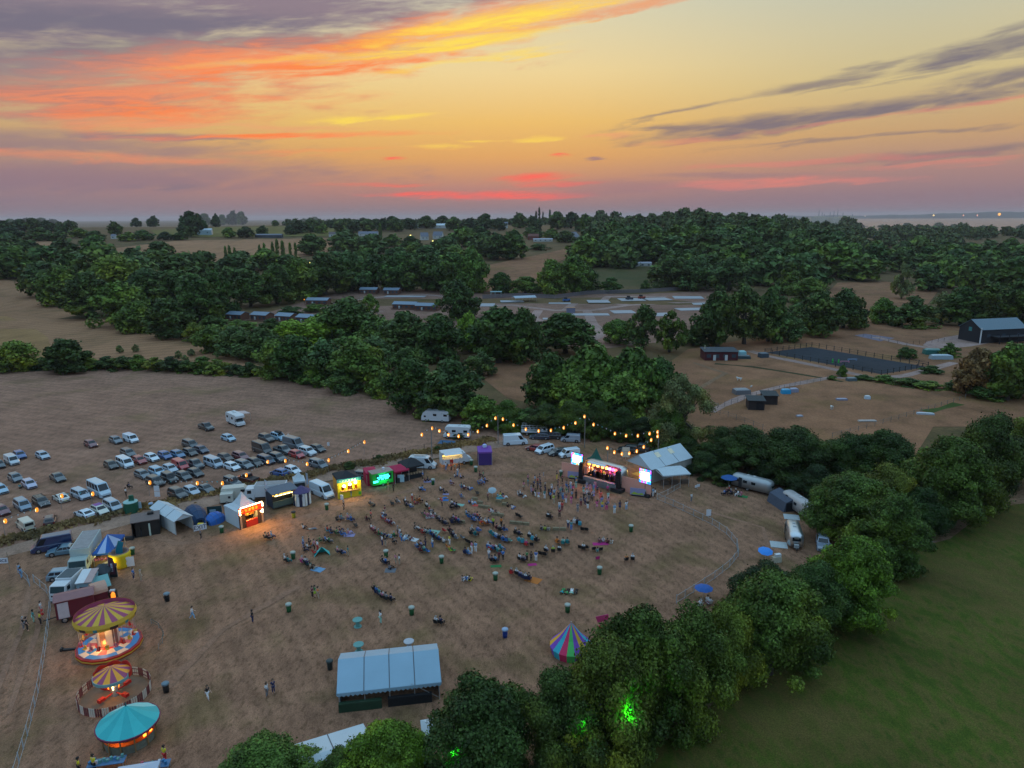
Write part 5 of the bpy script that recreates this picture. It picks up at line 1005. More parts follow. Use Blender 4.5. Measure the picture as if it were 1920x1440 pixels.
# portable toilet, notices
p = at(247, 960); r = thing('portable_toilet', p, .4, 'round dark green portable toilet block by the car park gate', 'toilet'); m = MB(); m.lathe([(0, 0), (1.15, 0), (1.18, 1.9), (1.0, 2.05), (0, 2.12)], 12); m.build('body', mk('green plastic', (.012, .10, .06), .5, noise=.1), r); m = MB(); m.lathe([(1.19, 1.9), (1.2, 2.0), (1.0, 2.1), (0, 2.16)], 12); m.build('roof', mk('pale teal roof', (.30, .5, .48), .6), r); m = MB(); m.box((.2, 0, 2.5), (.9, .5, 1.2), top=.8); m.build('vent', mk('green plastic', (.012, .10, .06), .5), r)
def notice(px, py, w, h, z, label, n=1, mat=None, name='notice_board', rz=0):
    p = at(px, py); r = thing(name, p, rz, label, 'sign'); 
    for i in range(n): m = MB(); m.box((0, -.04, z + h / 2 + i * (h + .12)), (w, .04, h)); m.build('panel', mat or SIGNW, r)
    m = MB(); m.tube([(0, 0, 0), (0, 0, z + n * (h + .12))], .04, 6); m.build('post', ALU, r); return r
notice(258, 958, 1.5, 1.2, .5, 'pale blue notice board right of the green toilet block', 1, mk('pale blue sign', (.35, .5, .6), .6), rz=.2)
notice(296, 934, 1.0, 1.0, .3, 'tall sign of two white panels above each other at the car park edge', 2)
notice(1328, 974, .8, 1.1, .7, 'white notice fixed to the curved fence'); notice(1307, 917, 1.3, .5, .4, 'white leaning board on the grass near the long silver caravan', rz=.6, name='leaning_board')
notice(244, 1064, 1.3, 1.5, .2, 'white menu board beside the yellow lit cylinder', rz=.3, name='menu_board'); notice(752, 905, 1.3, 1.5, .15, 'pale blue menu board in front of the red gazebo', 1, mk('pale blue sign', (.35, .5, .6), .6), name='menu_board')
notice(1173, 862, 1.6, 2.2, .6, 'pale grey sign board left of the marquee behind the stage', 1, mk('grey green sign', (.4, .48, .47), .6)); notice(616, 838, .5, .8, .3, 'small white marker by the end of the upper row of cars', name='marker_sign'); notice(541, 822, .4, .9, .2, 'small white marker right of the pale car with a roof box', name='marker_sign')
# --- food stall with the lit red front
r, L = pagoda('food_stall', (450, 992), (501, 982), 5.6, 2.9, 5.4, 'white peaked stall with a glowing red and orange front', CANVAS, walls='lrb', curve=.32, cat='food stall', back=(423, 977)); h = L / 2
RED = mk('red board', (.55, .03, .015), .5, noise=.12); ORB = mk('orange board', (.75, .2, .03), .5, noise=.25, scale=3)
m = MB(); m.box((0, -.3, .6), (L * .5, .3, 1.2)); m.build('counter', RED, r)
m = MB(); m.box((0, -.36, 3.1), (L + .3, .14, 1.1)); [m.box((-h + .5 + i * .62, -.445, 3.0), (.34, .03, .5), 1, ry=.3 * (-1) ** i) for i in range(int(L / .62) - 1)]; m.build('sign_board', [RED, ORB], r)
for s in (-1, 1): m = MB(); m.box((s * (L * .25 + .62), -.3, 1.25), (1.1, .12, 2.5)); m.build('front_panel', mk('dark wood panel', (.09, .045, .03), .7, noise=.3, scale=5), r); m = MB(); m.box((s * (h - .12), -.38, 1.3), (.3, .2, 2.6)); m.build('column', mk('striped column', (.5, .3, .2), .6, noise=.5, scale=6), r)
k = int(L / .33)
for i in range(k): m = MB(); m.lathe([(0, -.13), (.12, -.05), (.12, .05), (0, .13)], 6, c=(-h + .25 + i * (L - .4) / (k - 1), -.5, 3.72)); m.build('bulb', emis('bright bulb', (1.0, .66, .3), 14), r)
for i, (x, z) in enumerate([(-h + .02, 3.35), (-h + .02, 3.0), (-h + .02, 2.65), (h - .02, 3.4), (h - .02, 3.05), (h - .1, 2.3), (h - .1, 1.95), (h - .35, 2.1)]): m = MB(); m.lathe([(0, -.16), (.15, -.06), (.15, .06), (0, .16)], 6, c=(x, -.5, z)); m.build('bulb', MATS['bright bulb'], r)
m = MB(); m.box((0, 2.2, 1.75), (L * .85, .1, 1.6)); [m.box((-1.2 + i * .7, 2.1, 1.3 + .2 * (i % 2)), (.4, .1, .5), 1) for i in range(5)]; m.build('back_shelf', [mk('yellow back wall', (.75, .45, .08), .6, noise=.3), mk('jars', (.5, .2, .05), .4)], r)
light('stall_lamp', 'POINT', (0, 1.1, 2.4), 420, (1, .58, .16), .3, parent=r); light('stall_front_lamp', 'AREA', (0, -.75, 3.6), 620, (1, .56, .10), 2.5, (R(-28), 0, 0), r)
# --- bar trailer, kiosk with a purple roof, white peaked tent behind
mid, rz, L = frame((512, 958), (560, 945)); r = thing('bar_trailer', mid, rz, 'dark roofed bar trailer with a long lit serving hatch', 'bar trailer'); h = L / 2; D = 3.0; H = 3.0
m = MB(); m.box((0, D, H / 2 + .2), (L, .1, H - .4)); [m.box((s * (h - .05), D / 2, H / 2 + .2), (.1, D, H - .4)) for s in (-1, 1)]; m.box((0, D / 2, .45), (L, D, .1)); m.build('wall', mk('navy panel', (.02, .03, .05), .6, noise=.1), r)
m = MB(); m.box((0, .06, .95), (L - .05, .1, 1.2)); m.build('counter', mk('sage green panel', (.10, .13, .10), .7, noise=.12), r)
m = MB(); m.slab([(-h - .1, -.35, H + .12), (h + .1, -.35, H + .12), (h + .1, D + .1, H + .3), (-h - .1, D + .1, H + .3)], .1); m.build('roof', mk('slate roof sheet', (.09, .12, .16), .6, noise=.15), r)
m = MB(); m.box((0, D - .3, 2.0), (L - .4, .1, .9)); [m.box((-h + .7 + i * .75, D - .5, 1.85), (.3, .15, .4 + .15 * (i % 3)), 1) for i in range(int((L - 1) / .75))]; m.build('back_bar', [mk('bar back', (.6, .42, .12), .5, noise=.3, emit=1.2, ecol=(1, .6, .1, 1)), mk('bottles', (.4, .5, .4), .2, noise=.5, scale=3)], r)  # back wall glows by itself in place of lamplight on the bar
for i in range(5): m = MB(); m.box((-h + .9 + i * (L - 1.8) / 4, .25, 2.45), (.6, .12, .1)); m.build('strip_lamp', WARM, r)
light('bar_lamp', 'POINT', (0, 1.2, 2.4), 120, (1, .72, .3), .3, parent=r)
p = at(567, 945); r = thing('hexagonal_kiosk', p, R(8), 'six sided kiosk with a purple roof and white panels marked BAR', 'kiosk'); m = MB(); m.lathe([(1.75, 2.5), (0, 3.6)], 6, ph=.5); m.lathe([(1.72, 2.45), (1.75, 2.5)], 6, ph=.5); m.build('roof', mk('purple canvas', (.085, .065, .16), .8, noise=.12), r)
m = MB(); m.lathe([(1.55, .05), (1.55, 2.46)], 6, ph=.5); m.build('wall', mk('navy canvas', (.02, .025, .06), .8), r); ap = 1.55 * math.cos(math.pi / 6)
for a in (-90, -30, -150): q = Vector((math.cos(R(a)), math.sin(R(a)), 0)) * (ap + .03); m = MB(); m.box((q.x, q.y, 1.25), (1.5, .04, 2.3), rz=R(a + 90)); m.build('panel', mk('cool white panel', (.55, .62, .66), .6, noise=.08), r)
text('BAR', .5, INK, r, (0, -ap - .07, 2.0))
pagoda('peaked_tent', (553, 925), (574, 922), 3.0, 2.2, 3.8, 'small white peaked tent behind the purple roofed kiosk', CANVAS, walls='lrb', curve=.2, cat='tent')
def flag(px, py, h, label, mat): p = at(px, py); r = thing('flag', p, 0, label, 'flag'); m = MB(); m.tube([(0, 0, 0), (0, 0, h)], .04, 6); m.build('pole', ALU, r); m = MB(); m.slab([(.05, 0, h - .1), (.32, .1, h - .3), (.36, .02, h - 2.2), (.05, 0, h - 2.4)], .02); m.build('cloth', mat, r)
flag(500, 950, 5.2, 'thin pale flag at the left end of the bar trailer', mk('pale flag', (.5, .55, .6), .8)); flag(577, 940, 5.6, 'yellow and blue flag beside the purple roofed kiosk', mk('blue grey flag', (.3, .36, .45), .8))
# --- yellow stall with a black gazebo
r, L = pagoda('gazebo', (636, 930), (676, 923), 4.8, 2.9, 3.9, 'black gazebo with orange lit walls behind the yellow stall front', BLACKC, walls='lrb', wmat=ORANGE); light('gazebo_lamp', 'POINT', (0, 2.4, 2.5), 260, (1, .5, .1), .3, parent=r)
mid, rz, L = frame((634, 936), (678, 929)); r = thing('stall_front', mid, rz, 'bright yellow stall front with three glaring lamps and a teal top strip', 'food stall'); h = L / 2; YEL = mk('yellow board', (.72, .58, .015), .55, noise=.1)
m = MB(); m.box((0, 0, .75), (L, .12, 1.5)); m.box((0, 0, 2.75), (L, .12, .7)); [m.box((x, 0, 1.95), (w, .12, .9)) for x, w in ((-h + .35, .7), (-.6, .5), (.75, .4), (h - .35, .7))]; m.build('board', YEL, r)
m = MB(); m.box((0, -.03, 3.4), (L + .1, .14, .6)); [m.box((-h + .5 + i * .55, -.115, 3.4), (.3, .03, .3), 1) for i in range(int(L / .55) - 1)]; m.build('top_strip', [mk('teal strip', (.04, .36, .36), .5), mk('pale teal motif', (.4, .7, .65), .5)], r)
for x, y in ((-h * .45, 2.55), (.05, 2.75), (h * .52, 2.95)): m = MB(); m.lathe([(0, -.24), (.2, -.16), (.26, 0), (.2, .16), (0, .24)], 10, c=(x, -.3, y - .1)); m.build('lamp', emis('glaring lamp', (1.0, .86, .5), 16), r); light('front_lamp', 'POINT', (x, -.75, y), 90, (1, .75, .3), .2, parent=r)
m = MB(); m.box((h - .3, -.1, .6), (.5, .05, .6)); m.build('green_panel', mk('green panel', (.1, .5, .04), .6), r); m = MB(); m.box((-h + .6, -.5, .45), (.5, .3, .9)); m.build('menu_stand', SIGNW, r); m = MB(); m.box((0, -.25, 1.45), (L * .8, .45, .08)); m.build('counter', mk('worn wood', (.2, .1, .05), .7), r)
# --- green trailer with cyan lights, red gazebos, black gazebo
mid, rz, L = frame((699, 916), (738, 908)); r = thing('food_trailer', mid, rz, 'green food trailer with glowing cyan letters on its side', 'food trailer'); h = L / 2; GRN = mk('green trailer paint', (.02, .42, .05), .45, noise=.08)
m = MB(); m.box((0, 1.1, 1.65), (L, 2.2, 2.3)); m.build('body', GRN, r); m = MB(); m.box((0, 1.1, 2.83), (L + .1, 2.3, .08)); m.build('roof', mk('tan roof', (.34, .26, .22), .8, noise=.12), r); m = MB(); m.lathe([(.22, 0), (.22, .4), (.3, .45), (0, .62)], 10, c=(.6, 1.2, 2.86)); m.build('roof_vent', SIGNW, r)
m = MB(); m.box((.2, -.01, 1.9), (L * .72, .04, 1.2)); m.build('hatch', mk('dark hatch', (.01, .03, .03), .5), r); CY = emis('cyan neon', (.05, .9, .75), 4.5)
m = MB(); rr_ = random.Random(2); [m.box((-h * .5 + i * .26, -.05, 2.2 - .32 * j + .03 * math.sin(i)), (.14 + .08 * rr_.random(), .03, .2)) for j in range(3) for i in range(int(L * .62 / .26)) if rr_.random() < .85]; m.box((-h + .65, -.06, 1.2), (.9, .04, .35)); m.build('neon_menu', CY, r)
light('neon_light', 'AREA', (0, -.6, 1.8), 45, (.1, 1, .85), 1.6, (R(70), 0, 0), r); m = MB(); m.box((0, 1.1, .42), (L * .9, 1.8, .2)); m.build('chassis', DARKP, r); add_wheels(r, L, 2.2, (0,), .33); r.children
for o in [c for c in bpy.data.objects if c.parent == r and c.name.startswith('wheel')]: o.location.y += 1.1
RDC = mk('crimson canvas', (.42, .02, .07), .8, noise=.1)
pagoda('gazebo', (688, 912), (709, 909), 3.4, 2.6, 2.9, 'boxy crimson gazebo with closed walls left of the green trailer', RDC, walls='lrbf')
r, L = pagoda('gazebo', (741, 908), (768, 902), 3.6, 2.5, 3.2, 'crimson gazebo with an open front right of the green trailer', RDC, walls='lb', wmat=RDC)
m = MB(); m.box((.2, .6, .5), (2.4, .8, 1.0)); m.build('table', BLACKC, r); m = MB(); m.box((.2, .6, 1.1), (1.2, .5, .3)); m.build('goods', mk('tan goods', (.45, .32, .2), .8, noise=.3), r)
r, L = pagoda('gazebo', (763, 902), (796, 895), 4.2, 2.7, 3.9, 'black pointed gazebo with an open front beside the crimson one', BLACKC, walls='', legmat=BLACKC)
m = MB(); m.box((0, .8, .45), (3.0, .8, .9)); m.build('table', BLACKC, r); m = MB(); m.box((0, 3.9, 1.2), (4.0, .06, 2.3)); m.build('back_wall', BLACKC, r)
m = MB(); [m.box((-1.2 + .6 * i, .7, 1.05), (.35, .35, .3)) for i in range(5)]; m.build('goods', mk('tan goods', (.45, .32, .2), .8), r)
# --- catering van with an open hatch, purple gazebo
mid, rz, L = frame((829, 876), (868, 871)); r = thing('catering_van', mid, rz, 'white catering van with a lit open hatch and raised flap', 'catering van'); h = L / 2
m = MB(); m.box((0, 2.0, 1.7), (L, .1, 2.5)); [m.box((s * (h - .05), 1.0, 1.7), (.1, 2.1, 2.5)) for s in (-1, 1)]; m.box((0, 1, 2.98), (L, 2.1, .08)); m.box((0, 0, 1.0), (L, .1, 1.1)); m.box((0, 0, 2.75), (L, .1, .4)); m.build('body', WHITEP, r)
m = MB(); m.slab([(-h + .3, -.06, 2.95), (h - .3, -.06, 2.95), (h - .3, -1.3, 2.75), (-h + .3, -1.3, 2.75)], .06); m.build('hatch_flap', WHITEP, r)
m = MB(); m.box((0, 1.6, 2.1), (L - .4, .1, .9)); m.build('kitchen', mk('lit kitchen', (.7, .5, .15), .5, noise=.3, emit=1.6, ecol=(1, .65, .15, 1)), r)  # kitchen wall carries its own glow to imitate a lit interior
for i in range(4): m = MB(); m.box((-h + .6 + i * (L - 1.2) / 3, .3, 2.5), (.4, .12, .12)); m.build('lamp', WARM, r)
light('hatch_lamp', 'POINT', (0, .6, 2.3), 90, (1, .7, .3), .2, parent=r)
for i in range(3): m = MB(); m.box((-h + .7 + i * 1.3, -.1, 1.0), (.7, .05, .9)); m.build('menu_panel', (SIGNW, RED, SIGNW)[i], r)
m = MB(); m.prism([(h - .02, .5), (h - .02, 2.6), (h + .6, 2.5), (h + 1.2, 1.5), (h + 1.9, 1.2), (h + 2.0, .5)], .05, 2.0); m.build('cab', WHITEP, r); m = MB(); m.slab([(h + .64, .2, 2.44), (h + .64, 1.85, 2.44), (h + 1.18, 1.85, 1.56), (h + 1.18, .2, 1.56)], -.04); m.build('windscreen', GLASS, r)
add_wheels(r, L + 2, 2.2, (-.2, .38), .36)
for o in [c for c in bpy.data.objects if c.parent == r and c.name.startswith('wheel')]: o.location.y += 1.0
r, L = pagoda('gazebo', (897, 873), (923, 872), 4.0, 2.9, 4.2, 'purple gazebo with closed walls standing alone', mk('violet canvas', (.20, .07, .36), .8, noise=.08), walls='lrbf', wmat=mk('dark violet canvas', (.055, .025, .16), .8, noise=.08), curve=.25); m = MB(); m.lathe([(0, -.02), (.5, 0), (.4, .5), (0, .6)], 8, c=(0, 1.6, 3.5)); m.build('badge', mk('pale emblem', (.45, .55, .75), .6), r)
# --- stage, screens, hoardings, speakers
mid, rz, L = frame((1104, 911), (1166, 918)); L = 11.5
p = at(1134, 907); SROT = math.atan2((at(1166, 921) - at(1101, 903)).y, (at(1166, 921) - at(1101, 903)).x); r = thing('caravan_stage', p, SROT, 'rounded silver caravan turned into a stage, its side open and lit orange', 'stage')
L = (at(1166, 921) - at(1101, 903)).length + 1.2; W = 3.2
m = MB(); shell(m, L, W, 4.3, 1.4, 1.5, skip=lambda i, j: 1 <= i <= 6 and j <= 3); m.build('shell', CHROME, r, smooth=True)
m = MB(); m.box((0, -.3, .75), (L * .86, W + .9, 1.3)); m.build('platform', mk('grey plank skirt', (.17, .17, .18), .8, noise=.3, scale=2), r)
m = MB(); m.box((0, W / 2 - .25, 2.7), (L * .78, .1, 2.4)); m.build('back_drop', mk('plum drape', (.06, .02, .06), .8, noise=.4), r)
m = MB(); m.slab([(-L * .34, -W / 2 - .2, 4.15), (L * .1, -W / 2 - .2, 4.15), (L * .1, -.9, 4.28), (-L * .34, -.9, 4.28)], .08); m.build('canopy', CHROME, r)
for i, (x, c) in enumerate([(-.34, (1, .35, .04)), (-.22, (1, .3, .05)), (-.12, (1, .5, .15)), (.0, (1, .42, .1)), (.1, (1, .6, .1)), (.18, (.5, .2, 1)), (.26, (1, .1, .5)), (.32, (1, .12, .08))]):
    m = MB(); m.lathe([(0, -.2), (.26, -.16), (.3, .1), (.16, .26), (0, .28)], 8, c=(L * x, -.9, 3.6)); m.build('stage_lamp', emis('stage lamp %d' % i, c, 5), r); light('stage_light', 'POINT', (L * x, -.5, 3.3), 130, c, .2, parent=r)
for x in (.36, .41): m = MB(); m.box((L * x, -W / 2 + .25, 2.6), (.1, .1, 1.6)); m.build('neon_tube', emis('violet neon', (.5, .3, 1), 4), r)
STAGE = p.copy()
PINK = mk('salmon hoarding', (.78, .36, .27), .8, noise=.06, scale=.5)
def hoarding(p0, p1, H, label, mat=PINK, back=False):
    mid, rz, L = frame(p0, p1); r = thing('hoarding', mid, rz, label, 'hoarding', 'stage hoardings'); n = max(1, round(L / 4))
    for i in range(n): x = -L / 2 + L * (i + .5) / n; m = MB(); m.box((x, 0, H / 2), (L / n - .04, .08, H)); m.build('panel', mat, r); m = MB(); m.prism([(.05, 0), (1.0, 0), (.05, H * .8)], x - .04, x + .04, axis='x'); m.build('brace', mk('timber post', (.30, .24, .17), .85), r)
    return r, L
r, L = hoarding((1053, 892), (1102, 902), 2.9, 'salmon coloured hoarding below the left screen')
r, L = hoarding((1165, 920), (1220, 933), 2.9, 'salmon coloured hoarding below the right screen')
def poster(px, py, label, rz):
    p = at(px, py); r = thing('poster_board', p, rz, label, 'poster', 'posters on the hoardings'); m = MB(); m.box((0, 0, .95), (2.7, .06, 1.3)); m.build('panel', mk('lavender poster', (.30, .30, .48), .7, noise=.12), r); m = MB(); m.prism([(-1.2, .4), (1.2, .4), (.9, .8), (.1, .62), (-.6, .9)], -.05, -.032); m.build('artwork', mk('lime artwork', (.35, .5, .06), .7, noise=.2), r); m = MB(); m.box((0, .05, .2), (2.2, .1, .4)); m.build('foot', DARKP, r)
poster(1077, 899, 'lavender and lime poster on the left hoarding', rz); poster(1195, 931, 'lavender and lime poster on the right hoarding', rz)
def screen(px, pyb, pyt, pyscreen, wpx, label, rz):
    p = at(px, pyb); r = thing('led_screen', p, rz, label, 'screen', 'large video screens'); z = mpp(px, pyb); W = wpx * z * 1.03; h1 = hpx(px, pyb, pyt); h0 = hpx(px, pyb, pyscreen); H = h1 - h0
    m = MB(); m.box((0, .2, (h1 + h0) / 2), (W + .1, .3, H + .1)); m.build('cabinet', DARKP, r)
    m = MB(); m.box((0, .02, (h1 + h0) / 2), (W * .76, .05, H * .66)); m.build('picture', emis('white screen', (1, .97, 1), 1.6), r)
    g = random.Random(int(px)); n = 11; cols = [(.03, .3, 1), (.1, .6, 1), (.9, .1, .9), (1, .5, .05), (.1, .8, .9), (.5, .2, 1)]; cells = [(x, z_) for x in range(n) for z_ in range(8) if x in (0, n - 1) or z_ in (0, 7)]
    m = MB(); ms = [emis('screen tone %d' % i, c, 1.6) for i, c in enumerate(cols)]
    for x, z_ in cells: m.box((-W / 2 + W * (x + .5) / n, .03, h0 + H * (z_ + .5) / 8), (W / n * .98, .05, H / 8 * .98), g.choice((0, 0, 1, 1, 4, 2, 3, 5)))
    m.build('picture_border', ms, r)
    m = MB(); m.tube([(0, .3, 0), (0, .3, h0)], .16, 8); m.tube([(-1.2, .3, .1), (1.2, .3, .1)], .1, 6); m.build('mast', DARKP, r); m = MB(); m.box((0, .4, .3), (2.2, 1.6, .6)); m.build('base', DARKP, r)
screen(1081, 897, 850, 872, 25, 'bright video screen left of the caravan stage', SROT); screen(1208, 931, 880, 906, 24, 'bright video screen right of the caravan stage', SROT)
for px, py, l in ((1090, 903, 'tall black speaker stack left of the caravan stage'), (1158, 921, 'tall black speaker stack right of the caravan stage')):
    p = at(px, py + 1); r = thing('speaker_stack', p, SROT, l, 'speakers'); m = MB(); m.box((0, 0, .35), (2.2, 1.6, .7)); m.build('base', DARKP, r); H = 4.2
    for i in range(7): m = MB(); m.box((0, -.05 * i + .02 * i * i * .5, 1.0 + i * .46), (.95 - .02 * i, .6, .43), ry=0); m.build('speaker', mk('speaker black', (.012, .012, .014), .6, noise=.2), r)
    m = MB(); m.tube([(0, .35, .5), (0, .35, 4.6)], .07, 6); m.build('mast', DARKP, r)
pagoda('gazebo', (1112, 893), (1134, 891), 3.6, 2.6, 5.2, 'dark green pointed gazebo behind the caravan stage', mk('bottle green canvas', (.015, .10, .075), .8, noise=.1), curve=.25)
r, L = gable_tent('marquee', (1174, 889), (1220, 907), 11.8, 2.8, 5.0, 'white marquee with an open lit gable behind the right screen', ridge='across', walls=('r', 'b', 'g'), legs=2, bays=3, valance=0, wmat=mk('cream wall', (.42, .40, .36), .8, noise=.08)); light('marquee_lamp', 'POINT', (0, 4, 2.4), 420, (1, .6, .12), .4, parent=r)
m = MB(); m.box((0, 5.5, .02), (L - 1, 9, .04)); m.build('floor_mat', mk('straw floor', (.42, .30, .10), .95, noise=.2), r)
sl = 2.2 / (L / 2)
for i, y in enumerate((4.2, 8.0)): m = MB(); m.slab([(.5, y - .6, 5.04 - .5 * sl), (1.5, y - .6, 5.04 - 1.5 * sl), (1.5, y + .6, 5.04 - 1.5 * sl), (.5, y + .6, 5.04 - .5 * sl)], -.04); m.build('roof_window', mk('cream window', (.8, .7, .5), .5), r)
r, L = gable_tent('awning', (1243, 917), (1292, 913), 4.4, 2.7, 2.95, 'flat white awning on thin poles beside the marquee', legs=4, bays=1, valance=.25, cat='awning')
for i in range(3): m = MB(); m.box((-L / 2 + 1.2 + i * 2.0, 2.0, .38), (1.4, .7, .76), top=.96); m.build('table', mk('brown bench', (.12, .08, .06), .8), r)
# --- lower left: gazebos, wagons, flags
BW1, BW2 = mk('pale blue canvas', (.34, .45, .66), .75, noise=.08), mk('royal blue canvas', (.015, .10, .36), .75, noise=.08)
r, L = pagoda('gazebo', (177, 1066), (211, 1063), 6.2, 2.3, 3.9, 'blue and pale chequered gazebo beside the grey green lorry', BW1, valmat=BW2, roofmats=[BW1, BW2]); light('gazebo_lamp', 'POINT', (0, 2.2, 1.9), 160, (1, .75, .25), .3, parent=r)
m = MB(); m.box((-.6, .5, .5), (2.2, .7, 1.0)); m.build('table', mk('wood table', (.3, .2, .08), .8, noise=.2), r); m = MB(); [m.box((-1.2 + .5 * i, .5, 1.15), (.3, .3, .3)) for i in range(4)]; m.build('goods', mk('mixed goods', (.4, .1, .2), .7, noise=.5, scale=5), r)
def sail(px, py, h, w, label, mat, lean=.0, rz=0, name='feather_flag'):
    p = at(px, py); r = thing(name, p, rz, label, 'flag'); m = MB(); m.tube([(0, 0, 0), (0, 0, h * .6), (.1 + lean, 0, h)], .035, 6); m.build('pole', ALU, r); m = MB(); m.slab([(.02, 0, h * .28), (w * .9, 0, h * .3), (w, 0, h * .7), (w * .8 + lean, 0, h * .93), (.12 + lean, 0, h), (.02, 0, h * .6)], .03); m.build('cloth', mat, r); return r
r = sail(207, 1091, 3.9, .95, 'maroon feather flag with pale marks beside the black gazebo', mk('maroon cloth', (.10, .03, .05), .8, noise=.1)); m = MB(); [m.box((.5, -.04, 1.7 + .26 * i), (.3, .03, .16)) for i in range(5)]; m.build('motif', mk('pale motif', (.5, .52, .6), .7), r)
sail(220, 1058, 3.8, 1.1, 'teal pennant flying from the corner of the blue and pale gazebo', mk('teal cloth', (.01, .17, .24), .8, noise=.1), .5, name='pennant_flag')
p = at(227, 1061); r = thing('inflatable_ride', p, 0, 'yellow round inflatable with a brown open top, lit from the front', 'inflatable'); YL = mk('yellow vinyl', (.72, .50, .01), .45, noise=.15, scale=1)
m = MB(); m.lathe([(0, .02), (1.35, .02), (1.5, .3), (1.42, .7), (1.5, 1.1), (1.42, 1.5), (1.5, 1.9), (1.4, 2.3), (1.2, 2.35), (1.1, 2.2), (1.1, 1.6)], 20); m.build('wall', YL, r, smooth=True); m = MB(); m.lathe([(1.38, 2.33), (1.2, 2.4), (1.05, 2.25), (1.0, 1.7), (0, 1.6)], 20); m.build('top_ring', mk('brown vinyl', (.20, .12, .10), .6), r, smooth=True)
m = MB(); m.slab([(-1.2, -.6, .1), (-2.6, -1.8, .06), (-3.2, -1.3, .06), (-1.6, .2, .9)], .2); m.build('slide', mk('cream vinyl', (.6, .55, .4), .5), r); light('inflatable_lamp', 'POINT', (-.6, -2.2, 1.6), 110, (1, .75, .1), .3, parent=r)  # lamp stands outside the wall and lights it from the front
pagoda('gazebo', (172, 1103), (205, 1101), 3.0, 2.1, 2.9, 'charcoal gazebo between the maroon feather flag and the teal covered stall', mk('charcoal canvas', (.035, .045, .055), .8, noise=.15), walls='lb')
lorry(128, 1116, -86, 4.8, 2.2, 2.8, 'white living van with a grey flat roof behind the maroon wagon', name='living_van', roofcol=mk('grey felt roof', (.09, .11, .12), .9, noise=.25), cat='lorry')
mid, rz, L = frame((147, 1124), (175, 1121)); r = thing('box_stall', mid, rz, 'pale blue box stall with a white and pink roof beside the living van', 'stall'); m = MB(); m.box((0, 1.5, 1.2), (L, 3.0, 2.4)); m.build('wall', mk('pale blue panel', (.28, .42, .48), .6, noise=.1), r); m = MB(); m.slab([(-L / 2 - .1, -.2, 2.45), (.1, -.2, 2.45), (.1, 3.1, 2.9), (-L / 2 - .1, 3.1, 2.9)], .1); m.slab([(.12, -.2, 2.45), (L / 2 + .1, -.2, 2.45), (L / 2 + .1, 3.1, 2.9), (.12, 3.1, 2.9)], .1, 1); m.build('roof', [WHITEP, mk('pinkish sheet', (.45, .32, .30), .7)], r); m = MB(); m.box((.1, -.02, 1.1), (1.3, .05, 1.3)); m.build('opening', mk('opening shade', (.012, .012, .016), .9), r)  # opening is a dark panel on a solid wall, painted as inner shade
mid, rz, L = frame((174, 1127), (212, 1118)); r = thing('covered_stall', mid, rz, 'stall under a draped pale teal sheet', 'stall'); m = MB(); m.slab([(-L / 2, -.1, 1.5), (L / 2, .1, 1.6), (L / 2 - .3, 2.6, 2.3), (-L / 2 + .2, 2.6, 2.2)], .06); m.slab([(-L / 2 + .2, 2.62, 2.2), (L / 2 - .3, 2.62, 2.3), (L / 2 - .2, 3.6, 1.4), (-L / 2, 3.6, 1.3)], .06); m.build('sheet', mk('pale teal sheet', (.16, .36, .35), .7, noise=.12), r); m = MB(); m.box((0, 1.5, .6), (L * .8, 1.6, 1.2)); m.build('table', mk('brown bench', (.12, .08, .06), .8), r)
p = at(213, 1122); tag(MB().box((0, 0, .55), (.9, .8, 1.1), top=.95).box((0, -.1, 1.2), (.6, .5, .25), 1).build('generator', [DARKP, WHITEP], loc=p, rz=.2), 'black box with a white top at the end of the teal covered stall', 'box')
mid, rz, L = frame((108, 1172), (180, 1155)); r = thing('showman_wagon', mid, rz, 'long maroon wagon with a white door beside the swing ride', 'wagon'); MRN = mk('maroon paint', (.12, .012, .025), .5, noise=.12)
m = MB(); m.box((0, 1.2, 1.9), (L, 2.4, 2.5)); m.build('body', MRN, r); m = MB(); m.prism([(-.15, 3.13), (1.2, 3.5), (2.55, 3.13), (2.55, 3.06), (-.15, 3.06)], -L / 2 - .15, L / 2 + .15, axis='x'); m.build('roof', mk('rose roof', (.27, .13, .13), .6, noise=.15), r); m = MB(); m.box((-L / 2 + .85, -.03, 1.8), (1.2, .06, 2.1)); m.build('door', mk('white door', (.5, .46, .5), .6), r); m = MB(); m.box((0, 1.2, .55), (L * .9, 1.6, .25)); m.tube([(-L / 2, 1.2, .55), (-L / 2 - 1.6, 1.2, .4)], .07, 6); m.build('chassis', DARKP, r); add_wheels(r, L, 2.4, (-.3, .3), .4)
for o in [c for c in bpy.data.objects if c.parent == r and c.name.startswith('wheel')]: o.location.y += 1.2
mid, rz, L = frame((180, 1146), (206, 1138)); r = thing('barrel_wagon', mid, rz, 'maroon wagon with a rounded pinkish roof behind the swing ride', 'wagon'); m = MB(); m.box((0, 1.4, 1.3), (L, 2.6, 2.0)); m.build('body', MRN, r); m = MB(); m.prism([(.05, 2.3)] + [(1.4 - 1.4 * math.cos(math.pi * i / 8), 2.3 + .9 * math.sin(math.pi * i / 8)) for i in range(9)], -L / 2 - .1, L / 2 + .1, axis='x'); m.build('roof', mk('peach roof', (.5, .28, .2), .6, noise=.1), r); m = MB(); m.lathe([(0, 0), (.3, .1), (.25, 1.2), (0, 1.5)], 8, c=(L / 2 + .6, .3, .4)); m.build('lit_figure', mk('flame coloured figure', (.8, .2, .02), .5, emit=1.5, ecol=(1, .25, .02, 1)), r); add_wheels(r, L, 2.4, (-.25, .25), .36)
for o in [c for c in bpy.data.objects if c.parent == r and c.name.startswith('wheel')]: o.location.y += 1.4
